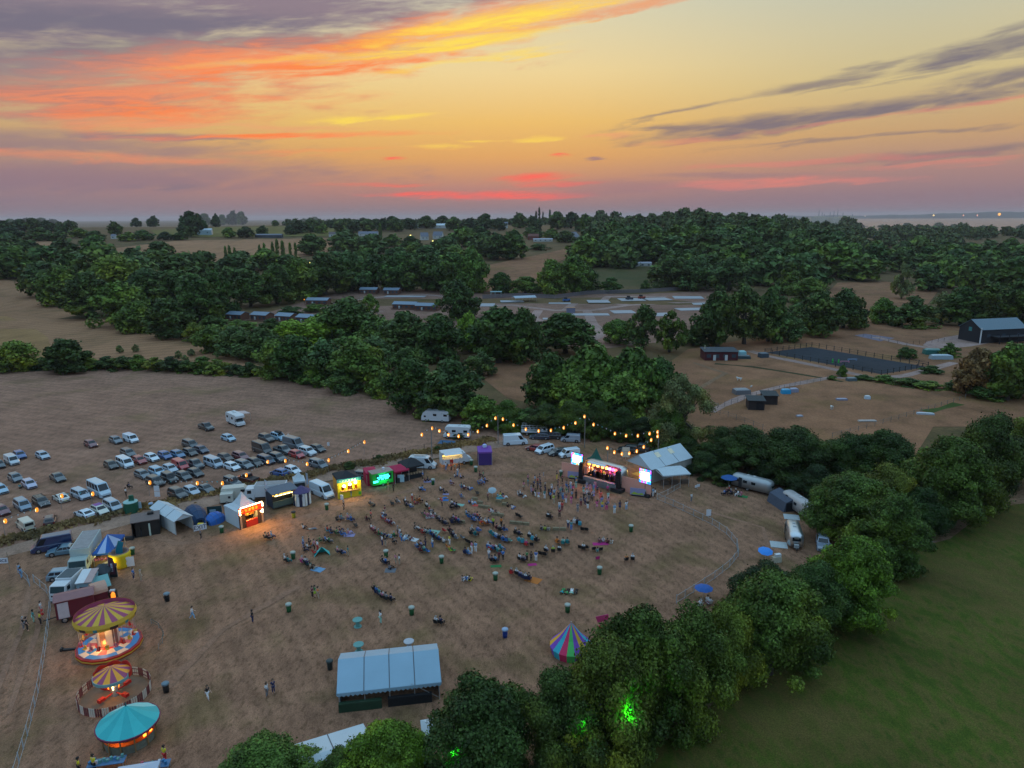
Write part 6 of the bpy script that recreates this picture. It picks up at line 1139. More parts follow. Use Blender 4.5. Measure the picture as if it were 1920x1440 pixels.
# --- bottom edge: white tents
pagoda('gazebo', (200, 1548), (282, 1534), 4.2, 2.2, 3.4, 'white and pale blue gazebo cut by the bottom edge below the teal roundabout', mk('pale blue white canvas', (.48, .55, .66), .75, noise=.06))
gable_tent('marquee', (570, 1525), (712, 1476), 6.0, 2.2, 3.0, 'white ridge tent half hidden behind trees at the bottom edge', walls=('l', 'r', 'f', 'b'), legs=3, bays=2, valance=0, wmat=mk('blue white wall', (.45, .54, .62), .8, noise=.1))
pagoda('gazebo', (795, 1425), (826, 1420), 3.0, 2.0, 2.8, 'small white gazebo peeking out left of the big dark oak', CANVAS)
# --- cable drum tables
for px, py, mt, l in ((671, 1175, (.12, .30, .28), 'teal cable drum table standing alone above the marquee'), (673, 1222, (.12, .30, .28), 'teal cable drum table close behind the big marquee'), (767, 1216, (.42, .44, .48), 'pale grey cable drum table close behind the big marquee')):
    p = at(px, py); r = thing('drum_table', p, 0, l, 'table', 'cable drum tables'); mm = mk('drum %.2f' % mt[0], mt, .8, noise=.15)
    m = MB(); m.lathe([(0, 1.02), (.62, 1.02), (.62, .95), (0, .95)], 18); m.build('top', mm, r); m = MB(); m.lathe([(.26, .07), (.26, .96)], 12); m.build('drum', mm, r); m = MB(); m.lathe([(0, .07), (.5, .07), (.5, 0), (0, 0)], 18); m.build('foot', mm, r)
# --- rainbow tent
p = at(1070, 1222); r = thing('rainbow_tent', p, 0, 'round tent sewn from bright rainbow coloured wedges', 'tent'); RB = [mk('rainbow %d' % i, c, .7, noise=.08) for i, c in enumerate([(.20, .07, .42), (.08, .50, .12), (.65, .03, .12), (.03, .40, .50), (.18, .06, .42), (.70, .38, .03)])]; m = MB(); m.lathe([(2.5, 1.0), (1.35, 2.15), (.08, 3.8)], 16, mats=lambda i, k: (k * 5) % 6, ph=.3); o = m.build('canopy', RB, r)
m = MB(); m.lathe([(2.25, .03), (2.47, 1.0)], 16, mats=lambda i, k: (k * 5) % 6, ph=.3); m.build('wall', RB, r); m = MB(); m.tube([(0, 0, 0), (0, 0, 4.0)], .05, 6); m.build('pole', ALU, r)
for px, py, c, l in ((1128, 1175, (.60, .06, .20), 'pink cloth hanging in the tree right of the rainbow tent'), (1134, 1192, (.45, .02, .04), 'red cloth hanging below the pink one by the rainbow tent')):
    p = at(px, py); tag(MB().slab([(-.8, 0, 1.4), (.8, .1, 1.7), (.9, .2, .9), (-.5, .1, .5)], .05).build('cloth', mk('cloth %.2f' % c[0], c, .8, noise=.15), loc=p), l, 'cloth')
# --- parasols
def parasol(px, py, h, rad, col, label, tilt=0, segs=8, name='parasol'):
    p = at(px, py); r = thing(name, p, 0, label, 'parasol'); m = MB(); m.tube([(0, 0, 0), (0, 0, h)], .03, 6); m.build('pole', ALU, r); m = MB(); m.lathe([(rad, h - rad * .3), (rad * .55, h - rad * .08), (0, h + .05)], segs); o = m.build('canopy', mk('parasol %.2f%.2f%.2f' % col, col, .7, noise=.06), r); s = o.modifiers.new('t', 'SOLIDIFY'); s.thickness = .02; o.rotation_euler = (tilt, 0, 0); o.location = (0, h * math.sin(tilt), h * (1 - math.cos(tilt))); return r
parasol(1366, 916, 2.6, 1.55, (.015, .09, .30), 'blue parasol at the end of the long silver caravan'); parasol(1318, 1126, 2.2, 1.25, (.02, .10, .36), 'blue parasol beside the lower end of the curved fence'); parasol(1434, 1052, 1.9, 1.1, (.04, .26, .75), 'bright sky blue canopy above the dark hedge tree', .2); parasol(923, 932, 1.5, .8, (.34, .42, .46), 'pale grey parasol tilted over a picnic in the middle of the field', .45)
p = at(1455, 1054); tag(MB().box((0, 0, .45), (1.5, .7, .9), top=.9).box((.2, 0, 1.1), (.9, .5, .4), 1).build('picnic_table', [mk('cream boards', (.5, .46, .36), .8), WHITEP], loc=p, rz=.3), 'cream table beside the bright sky blue canopy', 'table')
# ------------------------------------------------------------------ funfair rides
YW, MV, RD2, TL, TL2 = mk('warm lit mustard panel', (.64, .38, .04), .6, noise=.1), mk('warm lit plum panel', (.34, .06, .13), .6, noise=.1), mk('scarlet', (.50, .02, .012), .5, noise=.1), mk('teal canvas', (.05, .47, .47), .7, noise=.06), mk('light teal canvas', (.25, .60, .58), .7, noise=.06)  # mustard and plum are warmed to hold the lamplight on the swing canopy
PKB, SKB, CRM = mk('pink pattern', (.50, .12, .16), .6, noise=.3), mk('azure panel', (.03, .22, .60), .5, noise=.1), mk('cream panel', (.60, .54, .46), .6, noise=.1)
# swing ride
p = at(206, 1214); r = thing('swing_ride', p, 0, 'chair swing ride with a yellow and plum striped top and a blue decorated floor', 'fairground ride'); rp = 55 * mpp(206, 1214); rcn = rp * .93
n = 16; m = MB(); m.lathe([(rp, .55), (rp * .93, .60)], n); m.build('rim', mk('plum rim', (.20, .02, .04), .5, noise=.1), r)
m = MB(); m.lathe([(rp * 1.02, .08), (rp * 1.02, .56), (rp, .56)], n, mats=lambda i, k: 0); m.lathe([(rp * 1.03, .2), (rp * 1.035, .3), (rp * 1.03, .38)], n, 1); m.build('step', [RD2, YW], r)
m = MB()
m.lathe([(rp * .93, .61), (rp * .72, .62), (rp * .42, .63), (0, .64)], n, mats=lambda i, k: (((1, 1, 2, 1)[k % 4] if i == 0 else (0, 2, 1, 2)[k % 4]) if i < 2 else (3 if k % 4 < 2 else 0))); m.build('floor', [PKB, SKB, CRM, RD2], r)
hc = 4.55; m = MB(); m.lathe([(rcn, hc - .3), (rcn * .72, hc + .05), (0.02, hc + 1.05)], 24, mats=lambda i, k: k % 2); o = m.build('canopy', [YW, MV], r)
m = MB(); m.lathe([(rcn * .99, hc + .22), (rcn * .985, hc - .3)], 24, 3); m.lathe([(rcn, hc - .6), (rcn * 1.03, hc - .2), (rcn * .99, hc + .24)], 48, mats=lambda i, k: (0, 1, 1, 0, 0, 2, 0, 0)[k % 8] if i == 0 else 0); m.build('rounding_board', [YW, mk('dark medallion', (.06, .03, .03), .5), mk('teal medallion', (.03, .25, .3), .5), MV], r)
m = MB(); m.lathe([(1.15, .65), (1.15, 3.2), (1.3, 3.35), (1.3, 3.75)], 10, mats=lambda i, k: k % 2); m.build('centre_drum', [CRM, mk('mirror panel', (.35, .2, .15), .25, .5)], r)
for k in range(18): a = 2 * math.pi * k / 18; m = MB(); m.lathe([(0, -.13), (.12, -.05), (.12, .05), (0, .13)], 6, c=(1.42 * math.cos(a), 1.42 * math.sin(a), 3.3)); m.build('bulb', MATS['bright bulb'], r)
light('ride_lamp', 'POINT', (0, -1.9, 3.2), 200, (1, .55, .15), .5, parent=r)
light('ride_lamp', 'POINT', (0, -1.4, 1.2), 60, (1, .4, .1), .3, parent=r)
for k in range(20):
    a = 2 * math.pi * (k + .5) / 20; q = rcn * .90; x, y = q * math.cos(a), q * math.sin(a); m = MB(); m.tube([(x, y, hc - .3), (x, y, 1.55)], .02, 4); m.tube([(x * .95, y * .95, hc - .3), (x * .95, y * .95, 1.55)], .02, 4); s = m.build('chain', ALU, r)
    m = MB(); m.box((x * .975, y * .975, 1.5), (.4, .4, .08), rz=a); m.box((x * .94, y * .94, 1.72), (.06, .4, .4), rz=a); m.build('swing_seat', (RD2, YW, PKB)[k % 3], r)
p2 = at(148, 1218); tag(MB().box((0, 0, .12), (4.0, .3, .24)).box((-1.9, 0, .2), (.2, .5, .4)).box((1.9, 0, .2), (.2, .5, .4)).build('steel_beam', DARKP, loc=p2, rz=R(8)), 'black steel beam lying left of the swing ride', 'beam')
# small roundabout in its round picket fence
p = at(216, 1304); r = thing('small_roundabout', p, 0, 'small roundabout with a red edged yellow and plum top', 'fairground ride'); rc = 32 * mpp(216, 1290); hc = 2.6
m = MB(); m.lathe([(rc, hc), (0.02, hc + .95)], 16, mats=lambda i, k: k % 2); m.build('canopy', [mk('amber panel', (.85, .34, .03), .6, noise=.08), mk('warm lit plum panel', (.24, .05, .11), .6)], r)
m = MB(); n = 64; vs = []
for k in range(n): a = 2 * math.pi * k / n; vs += [(rc * 1.01 * math.cos(a), rc * 1.01 * math.sin(a), hc - .32), (rc * 1.01 * math.cos(a), rc * 1.01 * math.sin(a), hc + .02 + (.2 + .3 * abs(math.sin(4 * a)) if math.sin(a) > -.15 else 0))]
m.add(vs, [(2 * k, 2 * ((k + 1) % n), 2 * ((k + 1) % n) + 1, 2 * k + 1) for k in range(n)]); m.m = [0 if math.sin(2 * math.pi * k / n) > -.15 else 1 for k in range(n)]; o = m.build('rounding_board', [RD2, mk('pale teal board', (.2, .36, .36), .6, noise=.3, scale=4)], r); s = o.modifiers.new('t', 'SOLIDIFY'); s.thickness = .06
m = MB(); m.lathe([(.32, 0), (.32, 1.1), (.16, 1.3), (.14, hc + .5)], 10); m.build('centre_post', mk('silver post', (.4, .45, .48), .4, .4), r)
for k in range(4): a = math.pi / 4 + k * math.pi / 2 + .4; m = MB(); m.tube([(0, 0, .5), (1.7 * math.cos(a), 1.7 * math.sin(a), .35)], .09, 6); m.box((1.6 * math.cos(a), 1.6 * math.sin(a), .55), (.7, .4, .35), rz=a); m.build('ride_arm', RD2, r)
for k in range(5): a = 2 * math.pi * k / 5 - 1.2; m = MB(); m.tube([(.5 * math.cos(a), .5 * math.sin(a), 1.0), (.85 * math.cos(a), .85 * math.sin(a), 2.5)], .06, 6); m.build('light_tube', (WARM, BULB, emis('lime tube', (.5, 1, .2), 4))[k % 3], r)
light('ride_lamp', 'POINT', (0, -.9, 1.6), 60, (1, .5, .12), .3, parent=r)
r2 = thing('picket_fence', p, 0, 'round fence of plum and cream pickets around the small roundabout', 'fence'); rf = 61 * mpp(216, 1302)
n = 96; m = MB(); m2 = MB(); m3 = MB()
for k in range(n):
    a = 2 * math.pi * k / n; (m if (k // 3) % 2 else m2).box((rf * math.cos(a), rf * math.sin(a), .55), (.03, .15, 1.0), rz=a)
m3.lathe([(rf - .05, .3), (rf - .02, .38)], 48); m3.lathe([(rf - .05, .8), (rf - .02, .88)], 48)
m.build('picket', CRM, r2); m2.build('picket', mk('plum picket', (.14, .025, .035), .6), r2); m3.build('rail', mk('plum picket', (.14, .025, .035), .6), r2)
tag(MB().lathe([(rf * .93, .03), (0, .035)], 48).build('trodden_ring', mk('trodden earth', (.20, .13, .085), .95, noise=.3, scale=1.5), loc=p), kind='structure')
# teal covered roundabout
p = at(245, 1386); r = thing('covered_roundabout', p, 0, 'round ride under a big teal sheeted top with lit openings', 'fairground ride'); rc = 53 * mpp(245, 1365); hc = 2.3
m = MB(); m.lathe([(rc, hc - .25), (rc * .55, hc + .45), (.1, hc + 1.45), (0, hc + 1.5)], 14, mats=lambda i, k: 1 if 2 <= k <= 5 else 2 if k % 2 else 0); m.build('canopy', [TL, TL2, mk('deep teal canvas', (.035, .40, .41), .7, noise=.06)], r); m = MB(); m.lathe([(rc * 1.005, hc - .42), (rc * 1.015, hc - .24), (rc * .98, hc - .22)], 28); m.build('edge_trim', mk('plum trim', (.16, .02, .06), .6), r); m = MB(); m.lathe([(.08, 0), (.06, .3), (0, .35)], 8, c=(0, 0, hc + 1.48)); m.build('finial', mk('teal finial', (.01, .1, .12), .5), r)
rb = rc * .8; m = MB(); m.lathe([(rb, .05), (rb, .95)], 14, mats=lambda i, k: 0); m.build('base_panel', mk('painted scenery panel', (.17, .17, .13), .7, noise=.5, scale=3), r); m = MB(); m.lathe([(rb * 1.02, .95), (rb * 1.03, 1.05), (rb * .8, 1.06)], 28); m.build('ledge', mk('orange ledge', (.5, .1, .02), .6), r); m = MB(); m.lathe([(rb * .8, 1.0), (rb * .8, 2.0)], 14); m.build('inner_screen', mk('dark amber screen', (.22, .10, .03), .7, noise=.4, scale=2), r)
for k in range(12): a = 2 * math.pi * (k + .3) / 12; m = MB(); m.tube([(rb * 1.03 * math.cos(a), rb * 1.03 * math.sin(a), 0), (rb * 1.03 * math.cos(a), rb * 1.03 * math.sin(a), hc - .2)], .07, 6); m.build('column', mk('wood column', (.30, .17, .07), .6), r)
for a in (-160, -25, -5): m = MB(); m.box((rb * .98 * math.cos(R(a)), rb * .98 * math.sin(R(a)), 1.5), (.12, .3, .7), rz=R(a)); m.build('lamp', emis('orange lamp', (1, .3, .03), 4), r)
light('ride_lamp', 'POINT', (0, -rb * .92, 1.9), 45, (1, .5, .1), .3, parent=r)
# low rail to the right of the swing ride
r = thing('hoop_rail', at(300, 1195), 0, 'low dark curved rail right of the swing ride', 'rail'); m = MB(); q0 = at(300, 1195); pts = [at(*q) - q0 for q in ((284, 1170), (298, 1178), (307, 1192), (305, 1206), (298, 1218))]; m.tube([q + Vector((0, 0, .7)) for q in pts], .04, 5); m.tube([q + Vector((0, 0, .35)) for q in pts], .03, 5); m.build('rail', mk('dark green rail', (.03, .06, .05), .6), r); [MB().tube([q, q + Vector((0, 0, .75))], .035, 5).build('post', ALU, r) for q in pts]
# ------------------------------------------------------------------ festoon lights
def festoon(label, pts, z0=None, hgt=3.2, poles=(), name='festoon_lights'):
    """pts: (px, py) of each lamp; hung at hgt above the ground, or at the depth of the pole line when z0 gives ground pixels"""
    P = []
    for i, q in enumerate(pts):
        if z0 is None: P.append(at(q[0], q[1], hgt))
        else:
            k = next(j for j in range(len(z0) - 1) if z0[j][0] <= q[0] <= z0[j + 1][0] or j == len(z0) - 2); a, b = at(*z0[k]), at(*z0[k + 1]); d = ray(*q); n = Vector((-(b - a).y, (b - a).x, 0)); tt = a.dot(n) / d.dot(n); P.append(Vector((d.x * tt, d.y * tt, d.z * tt + CAM_H)))
    r = thing(name, (P[0].x, P[0].y, 0), 0, label, 'festoon lights', 'strings of lamps'); o = Vector((P[0].x, P[0].y, 0)); m = MB(); m.tube([q - o + Vector((0, 0, .42)) for q in P], .03, 4); m.build('cable', DARKP, r)
    m = MB(); g = random.Random(5)
    for a, b in zip(P, P[1:]):
        n = int((b - a).length / .9)
        for i in range(1, n): q = a.lerp(b, i / n) - o + Vector((0, 0, .42)); d = (b - a).normalized() * .16; m.slab([q - d, q + d, q + Vector((0, 0, -.36))], .02, g.choice((0, 0, 0, 1)))
    m.build('bunting', [mk('white pennant', (.6, .6, .62), .8), mk('teal pennant', (.1, .4, .42), .8)], r)
    for q in P: m = MB(); c = q - o; m.lathe([(0, -.42), (.17, -.34), (.22, -.18), (.23, -.16), (.23, .16), (.22, .18), (.17, .34), (0, .42)], 8, c=c, mats=lambda i, k: 1 if i == 3 and k == 5 else 0); m.build('bulb', [BULB, HOT], r)  # shell made as large as the halo, one viewer-side face is the glare
    return P
festoon('left string of lamps in front of the parked cars', [(10, 977), (69, 956), (116, 930), (174, 926)], hgt=2.6)
festoon('middle string of lamps crossing the car park above the last rows', [(281, 905), (370, 906), (417, 906), (462, 891), (502, 866), (535, 864), (576, 870), (616, 863), (653, 846), (683, 829)], hgt=2.6)
line1 = [(760, 868), (934, 832), (1096, 840), (1233, 862)]
P = festoon('string of lamps rising over two tall poles behind the purple gazebo', [(791, 815), (810, 803), (824, 808), (841, 815), (860, 818), (878, 815), (896, 809), (913, 798), (929, 784), (943, 786), (963, 797), (986, 805), (1010, 808), (1033, 807), (1057, 802), (1079, 793), (1096, 781), (1113, 796), (1153, 813), (1174, 817), (1196, 817), (1218, 813), (1233, 810)], line1)
P2 = festoon('loop of lamps swinging back from the right pole above the marquee', [(1233, 818), (1221, 825), (1207, 838), (1194, 846), (1180, 850), (1166, 851), (1152, 848), (1139, 840)], [(1120, 876), (1233, 866)])
def pole(px, pyb, top, label):
    p = at(px, pyb); h = hpx(px, pyb, top); o = MB().tube([(0, 0, 0), (0, 0, h)], .09 if h > 4 else .03, 8).build('light_pole', mk('grey pole', (.2, .2, .2), .6), loc=p); tag(o, label, 'pole', 'lamp poles')
for a in [(934, 832, 778, 'tall pole carrying the lamps behind the purple gazebo'), (1096, 840, 779, 'tall pole carrying the lamps left of the loose willow like tree'), (1233, 863, 806, 'pole carrying the lamps at the back of the marquee'), (810, 858, 801, 'pole under the lamp near the white motorhomes'), (1139, 874, 838, 'pole at the left end of the lamp loop behind the stage')]: pole(*a)
for a in [(116, 936, 928), (10, 984, 974), (174, 933, 923), (281, 912, 902), (417, 913, 903), (535, 871, 861), (616, 870, 860), (683, 836, 826)]: pole(a[0], proj(at(a[0], a[1] - 6, 2.6) * 1.0 - Vector((0, 0, 2.6)))[1], a[2] - 2, 'thin pole holding up a lamp of the car park string')
# ------------------------------------------------------------------ fences
def fence(name, pix, h, label, rails=(.15, .95), step=2.4, mat=None, post=.04, rail=.025, mesh=False, cat='fence', group=None):
    m0 = mat or mk('weathered rail', (.42, .42, .40), .7, noise=.15); pts = []
    for i in range(len(pix) - 1):
        a, b = at(*pix[i]), at(*pix[i + 1]); n = max(1, round((b - a).length / step)); pts += [a.lerp(b, k / n) for k in range(n)]
    pts.append(at(*pix[-1])); o = pts[len(pts) // 2].copy(); r = thing(name, o, 0, label, cat, group)
    m = MB()
    for z in rails: m.tube([q - o + Vector((0, 0, h * z)) for q in pts], rail, 4)
    m.build('rail', m0, r)
    pm = MB().box((0, 0, h * .52), (post * 2, post * 2, h * 1.08)).mesh('post', m0)
    for q in pts: k = bpy.data.objects.new('post', pm); COL.objects.link(k); k.parent = r; k.location = q - o
    if mesh:
        m = MB()
        for a, b in zip(pts, pts[1:]):
            k = max(2, int((b - a).length / .3))
            for i in range(k): q = a.lerp(b, i / k) - o; m.box((q.x, q.y, q.z + h * .5), (.02, .02, h * .85))
        m.build('netting', mk('fence netting', (.2, .2, .19), .8), r)
    return r
PAL = mk('pale tape', (.36, .39, .41), .6, noise=.1)
fence('barrier_fence', [(1232, 937), (1262, 950), (1300, 968), (1335, 985), (1362, 1002), (1381, 1024), (1384, 1044), (1368, 1064), (1340, 1086), (1300, 1112), (1268, 1132)], 1.25, 'long curved pale fence on the right side of the festival field', mat=PAL, mesh=True)
fence('barrier_fence', [(1232, 937), (1252, 928), (1275, 915)], 1.1, 'short straight fence running from the right hoarding to the awning', mat=MATS['weathered rail'] if 'weathered rail' in MATS else None, mesh=True)
fence('barrier_fence', [(28, 1460), (52, 1380), (72, 1300), (84, 1230), (93, 1160), (96, 1130), (88, 1112), (64, 1092)], 1.2, 'pale fence curving up the left side of the fairground', mat=PAL, rails=(.12, .98), rail=.02)
fence('barrier_fence', [(56, 1100), (53, 1092), (42, 1080), (34, 1074)], 1.1, 'short piece of pale fence behind the two blue clad people', mat=PAL, rails=(.12, .98), rail=.02)
WOODD = mk('dark stakes', (.035, .035, .035), .9)
fence('arena_fence', [(1434, 662), (1522, 650), (1740, 688), (1652, 704), (1434, 662)], 1.7, 'dark post and rail fence around the riding arena', mat=WOODD, rails=(.5, .9), step=3.2, post=.09, rail=.05)
fence('paddock_fence', [(1320, 772), (1395, 752), (1440, 738), (1500, 722), (1575, 708)], 1.4, 'post and rail fence beside the path between the two paddocks', mat=mk('grey stakes', (.16, .15, .14), .9), rails=(.5, .9), step=3.0)
fence('paddock_fence', [(1335, 775), (1365, 782), (1396, 793), (1430, 806)], 1.4, 'post and rail fence below the black field shelters', mat=MATS['grey stakes'], rails=(.5, .9), step=3.0)
fence('paddock_fence', [(1618, 632), (1700, 648), (1770, 640)], 1.4, 'post and rail fence along the pale yard', mat=WOODD, rails=(.5, .9), step=4.0)
fence('paddock_fence', [(1560, 822), (1640, 800), (1740, 770), (1810, 748)], 1.3, 'fence along the lush green strip', mat=MATS['grey stakes'], rails=(.5, .9), step=3.5)
fence('park_fence', [(905, 560), (980, 556), (1040, 560), (1100, 552), (1200, 549), (1335, 541)], 2.4, 'long boarded fence along the back of the caravan park', mat=mk('boarded fence', (.16, .14, .15), .9), rails=(.1, .3, .5, .7, .9), step=6, rail=.24)
fence('wire_fence', [(640, 877), (700, 864), (760, 850), (830, 836)], 1.2, 'thin wire fence in the rough grass behind the trade stalls', mat=WOODD, step=6, rail=.012, post=.06)
# ------------------------------------------------------------------ buildings
def box_house(px, py, wpx, L_D, H, rz, label, wall, roof, name='house', cat='house', rh=1.0, windows=3, group=None, flat=False, overhang=.3, doors=0, chimney=0):
    """rectangular building: front width from its width in the view, depth L_D metres, gable roof with the ridge along its length"""
    p = at(px, py); L = wpx * mpp(px, py); r = thing(name, (p.x, p.y, p.z - .1), rz, label, cat, group); D = L_D; h = L / 2; g = name if False else None
    m = MB(); m.box((0, D / 2, H / 2), (L, D, H))
    if not flat: m.prism([(0, H - .01), (D / 2, H + rh - .02), (D, H - .01)], -h + .01, h - .01, axis='x')
    m.build('wall', wall, r)
    m = MB()
    if flat: m.slab([(-h - overhang, -overhang, H + .02 + .1), (h + overhang, -overhang, H + .12), (h + overhang, D + overhang, H + rh), (-h - overhang, D + overhang, H + rh)], .12)
    else:
        e = overhang; s = rh / (D / 2)
        m.slab([(-h - e, -e, H - e * s + .1), (h + e, -e, H - e * s + .1), (h + e, D / 2, H + rh + .1), (-h - e, D / 2, H + rh + .1)], .12); m.slab([(-h - e, D / 2, H + rh + .1), (h + e, D / 2, H + rh + .1), (h + e, D + e, H - e * s + .1), (-h - e, D + e, H - e * s + .1)], .12)
    m.build('roof', roof, r)
    for i in range(windows):
        x = -h + L * (i + .5) / windows; m = MB(); m.box((x, -.04, H * .55), (min(1.5, L / windows * .5), .08, min(1.2, H * .4))); m.build('window', mk('window pane', (.05, .07, .09), .15, noise=0), r)
    for i in range(doors): x = -h + L * (.3 + .35 * i); m = MB(); m.box((x, -.05, 1.05), (.95, .1, 2.1)); m.build('door', mk('white door panel', (.5, .54, .54), .5), r)
    if chimney: m = MB(); m.box((h * .5, D / 2, H + rh + .5), (.7, .7, 1.6)); m.build('chimney', mk('brick chimney', (.2, .1, .07), .9), r)
    return r
LW, LR = mk('red brown timber', (.14, .062, .042), .8, noise=.2), mk('blue grey roof sheet', (.17, .23, .30), .5, noise=.1)
LODG = [(438, 600, 40, -22, 'leftmost lodge of the lower row of four'), (484, 601, 42, -22, 'second lodge from the left in the lower row of four'), (530, 603, 40, -22, 'third lodge from the left in the lower row of four'), (572, 606, 48, -22, 'rightmost lodge of the lower row of four'), (594, 572, 48, -8, 'lone lodge with a warm light at its left end'), (690, 551, 38, -8, 'left one of the two lodges under the tall wood'), (733, 552, 34, -8, 'right one of the two lodges under the tall wood'), (757, 580, 52, -14, 'left one of the two lodges beside the lone round oak'), (799, 583, 50, -14, 'right one of the two lodges beside the lone round oak')]
for x, y, w, a, l in LODG:
    r = box_house(x, y, w * .86, 6.5, 2.9, R(a), l, LW, LR, 'holiday_lodge', 'lodge', rh=1.2, windows=4, doors=1, group='holiday lodges'); L = w * .86 * mpp(x, y)
    m = MB(); m.box((0, -1.1, .35), (L, 1.9, .25)); [m.box((-L / 2 + L * i / 8, -2.0, .85), (.08, .08, .9)) for i in range(9)]; m.box((0, -2.0, 1.3), (L, .08, .08)); m.build('veranda', LW, r)
m = MB(); p = at(571, 569); m.lathe([(0, 0), (.3, .1), (.3, .5), (0, .7)], 8, c=(0, 0, 2)); m.tube([(0, 0, 0), (0, 0, 2)], .08, 6, 1); tag(m.build('lantern', [BULB, DARKP], loc=p), 'warm lantern at the end of the lone lodge', 'lantern')
p = at(583, 520); m = MB(); m.lathe([(0, -.5), (.5, -.2), (.5, .4), (0, .7)], 8, c=(0, 0, 11)); m.tube([(0, 0, 0), (0, 0, 10.6)], .15, 6, 1); tag(m.build('lamp_post', [emis('yellow lamp', (1, .8, .2), 6), DARKP], loc=p), 'yellow lamp shining in the wood above the lodges', 'lamp post')
# cabin, barn, shelters by the arena
r = box_house(1352, 676, 62, 7, 3.2, R(-2), 'maroon timber cabin with a flat grey roof by the riding arena', mk('maroon timber', (.075, .012, .018), .8, noise=.15), mk('dark grey felt', (.06, .07, .08), .8, noise=.15), 'cabin', 'cabin', .5, 4, flat=True, doors=2); m = MB(); m.tube([(-5, 4, 3.2), (-5, 4, 5)], .14, 8); m.build('flue', mk('cream flue', (.5, .48, .35), .6), r)
r = box_house(1880, 642, 100, 11, 5.6, R(12), 'dark timber barn with a grey blue roof at the right edge', mk('black weatherboard', (.018, .02, .026), .8, noise=.2), mk('blue grey barn roof', (.11, .17, .21), .5, noise=.12), 'barn', 'barn', 3.4, 3)
L = 100 * mpp(1880, 642); m = MB(); m.box((-L / 2 - .1, .1, 3.2), (.18, .5, 6.2)); m.build('white_post', WHITEP, r); m = MB(); m.box((-L / 2 - .05, 5.5, 5.2), (.12, 1.5, 1.6)); m.build('gable_window', mk('teal pane', (.06, .25, .25), .2), r)
m = MB(); m.box((L * .1, -2.0, 2.9), (L * .8, 3.6, .2)); [m.box((-L * .25 + i * L * .2, -3.6, 2.0), (.2, .2, 4.0)) for i in range(5)]; m.build('balcony', MATS['black weatherboard'], r)
for px, py, w, l, op in ((1418, 769, 29, 'black open fronted field shelter, the nearer of two', True), (1444, 759, 26, 'black field shelter, the farther of two', False)):
    r = box_house(px, py, w, 4, 2.6, R(-8), l, mk('black shed boards', (.03, .022, .022), .85, noise=.2), mk('black shed roof', (.035, .045, .05), .8, noise=.15), 'field_shelter', 'shed', .5, 0, group='field shelters', flat=True)
    if op: L = w * mpp(px, py); m = MB(); m.box((L * .2, -.03, 1.1), (L * .42, .06, 2.2)); m.build('opening', mk('opening shade', (.012, .012, .016), .9), r)  # dark panel on a closed front imitates the shaded interior
# sheds, tanks and trailers by the paddocks
for px, py, d, c, rz, l, nm, cat in [(1391, 667, (2.6, 2.2, 1.9), (.25, .5, .55), .1, 'pale teal domed shed beside the maroon cabin', 'small_shed', 'shed'), (1392, 672, (5.5, 2.2, 1.2), (.03, .06, .07), -.1, 'dark green skip in front of the pale teal shed', 'skip', 'skip'), (1431, 670, (3.2, 2.4, 1.8), (.04, .06, .08), .2, 'dark trailer at the corner of the riding arena', 'trailer', 'trailer'), (1749, 664, (6.5, 3.0, 2.0), (.02, .14, .12), -.1, 'green container with a pale lid near the barn', 'skip', 'skip'), (1764, 673, (7.5, 2.4, 1.6), (.30, .38, .42), -.05, 'pale grey wrapped bales below the green container', 'wrapped_bales', 'bales'), (1473, 738, (2.6, 1.5, 1.4), (.02, .30, .55), 0, 'bright blue water bowser by the path', 'water_bowser', 'bowser'), (1488, 735, (2.4, 1.5, 1.2), (.25, .25, .33), .1, 'pale quad trailer beside the blue bowser', 'trailer', 'trailer'), (1578, 750, (3.0, 1.2, .5), (.22, .22, .30), 0, 'grey trough lying in the lower paddock', 'trough', 'trough'), (1626, 748, (1.4, 1.1, 1.0), (.5, .6, .68), 0, 'white tub standing in the lower paddock', 'tub', 'tub'), (1735, 777, (4.2, 1.0, .5), (.42, .45, .50), -.25, 'white trough beside the lush green strip', 'trough', 'trough'), (1626, 790, (4.6, .9, .35), (.38, .33, .30), 0, 'pale plank lying behind the dark camp trees', 'plank', 'plank'), (1499, 781, (1.6, .9, .4), (.3, .3, .36), .2, 'small grey trough near the lower field fence', 'trough', 'trough'), (1390, 738, (4.6, 3.0, 1.5), (.14, .14, .15), .1, 'grey wire pen beside the fence gate', 'wire_pen', 'pen'), (1596, 714, (3.0, 1.6, 1.1), (.08, .11, .12), .1, 'dark water tank on the bank below the arena', 'water_tank', 'tank')]:
    p = at(px, py); m = MB(); x, y, z = d; m.box((0, 0, z * .42), (x, y, z * .84), top=.94); m.box((0, 0, z * .92), (x * .86, y * .86, z * .16), 1, top=.8); [m.box((sx * x * .4, sy * y * .4, .06), (.2, .2, .12), 1) for sx in (-1, 1) for sy in (-1, 1)]
    tag(m.build(nm, [mk('body %.2f%.2f%.2f' % c, c, .6, noise=.15), mk('lid %.2f%.2f' % c[:2], (min(.6, c[0] + .12), min(.6, c[1] + .12), min(.6, c[2] + .12)), .6)], loc=p, rz=rz), l, cat)
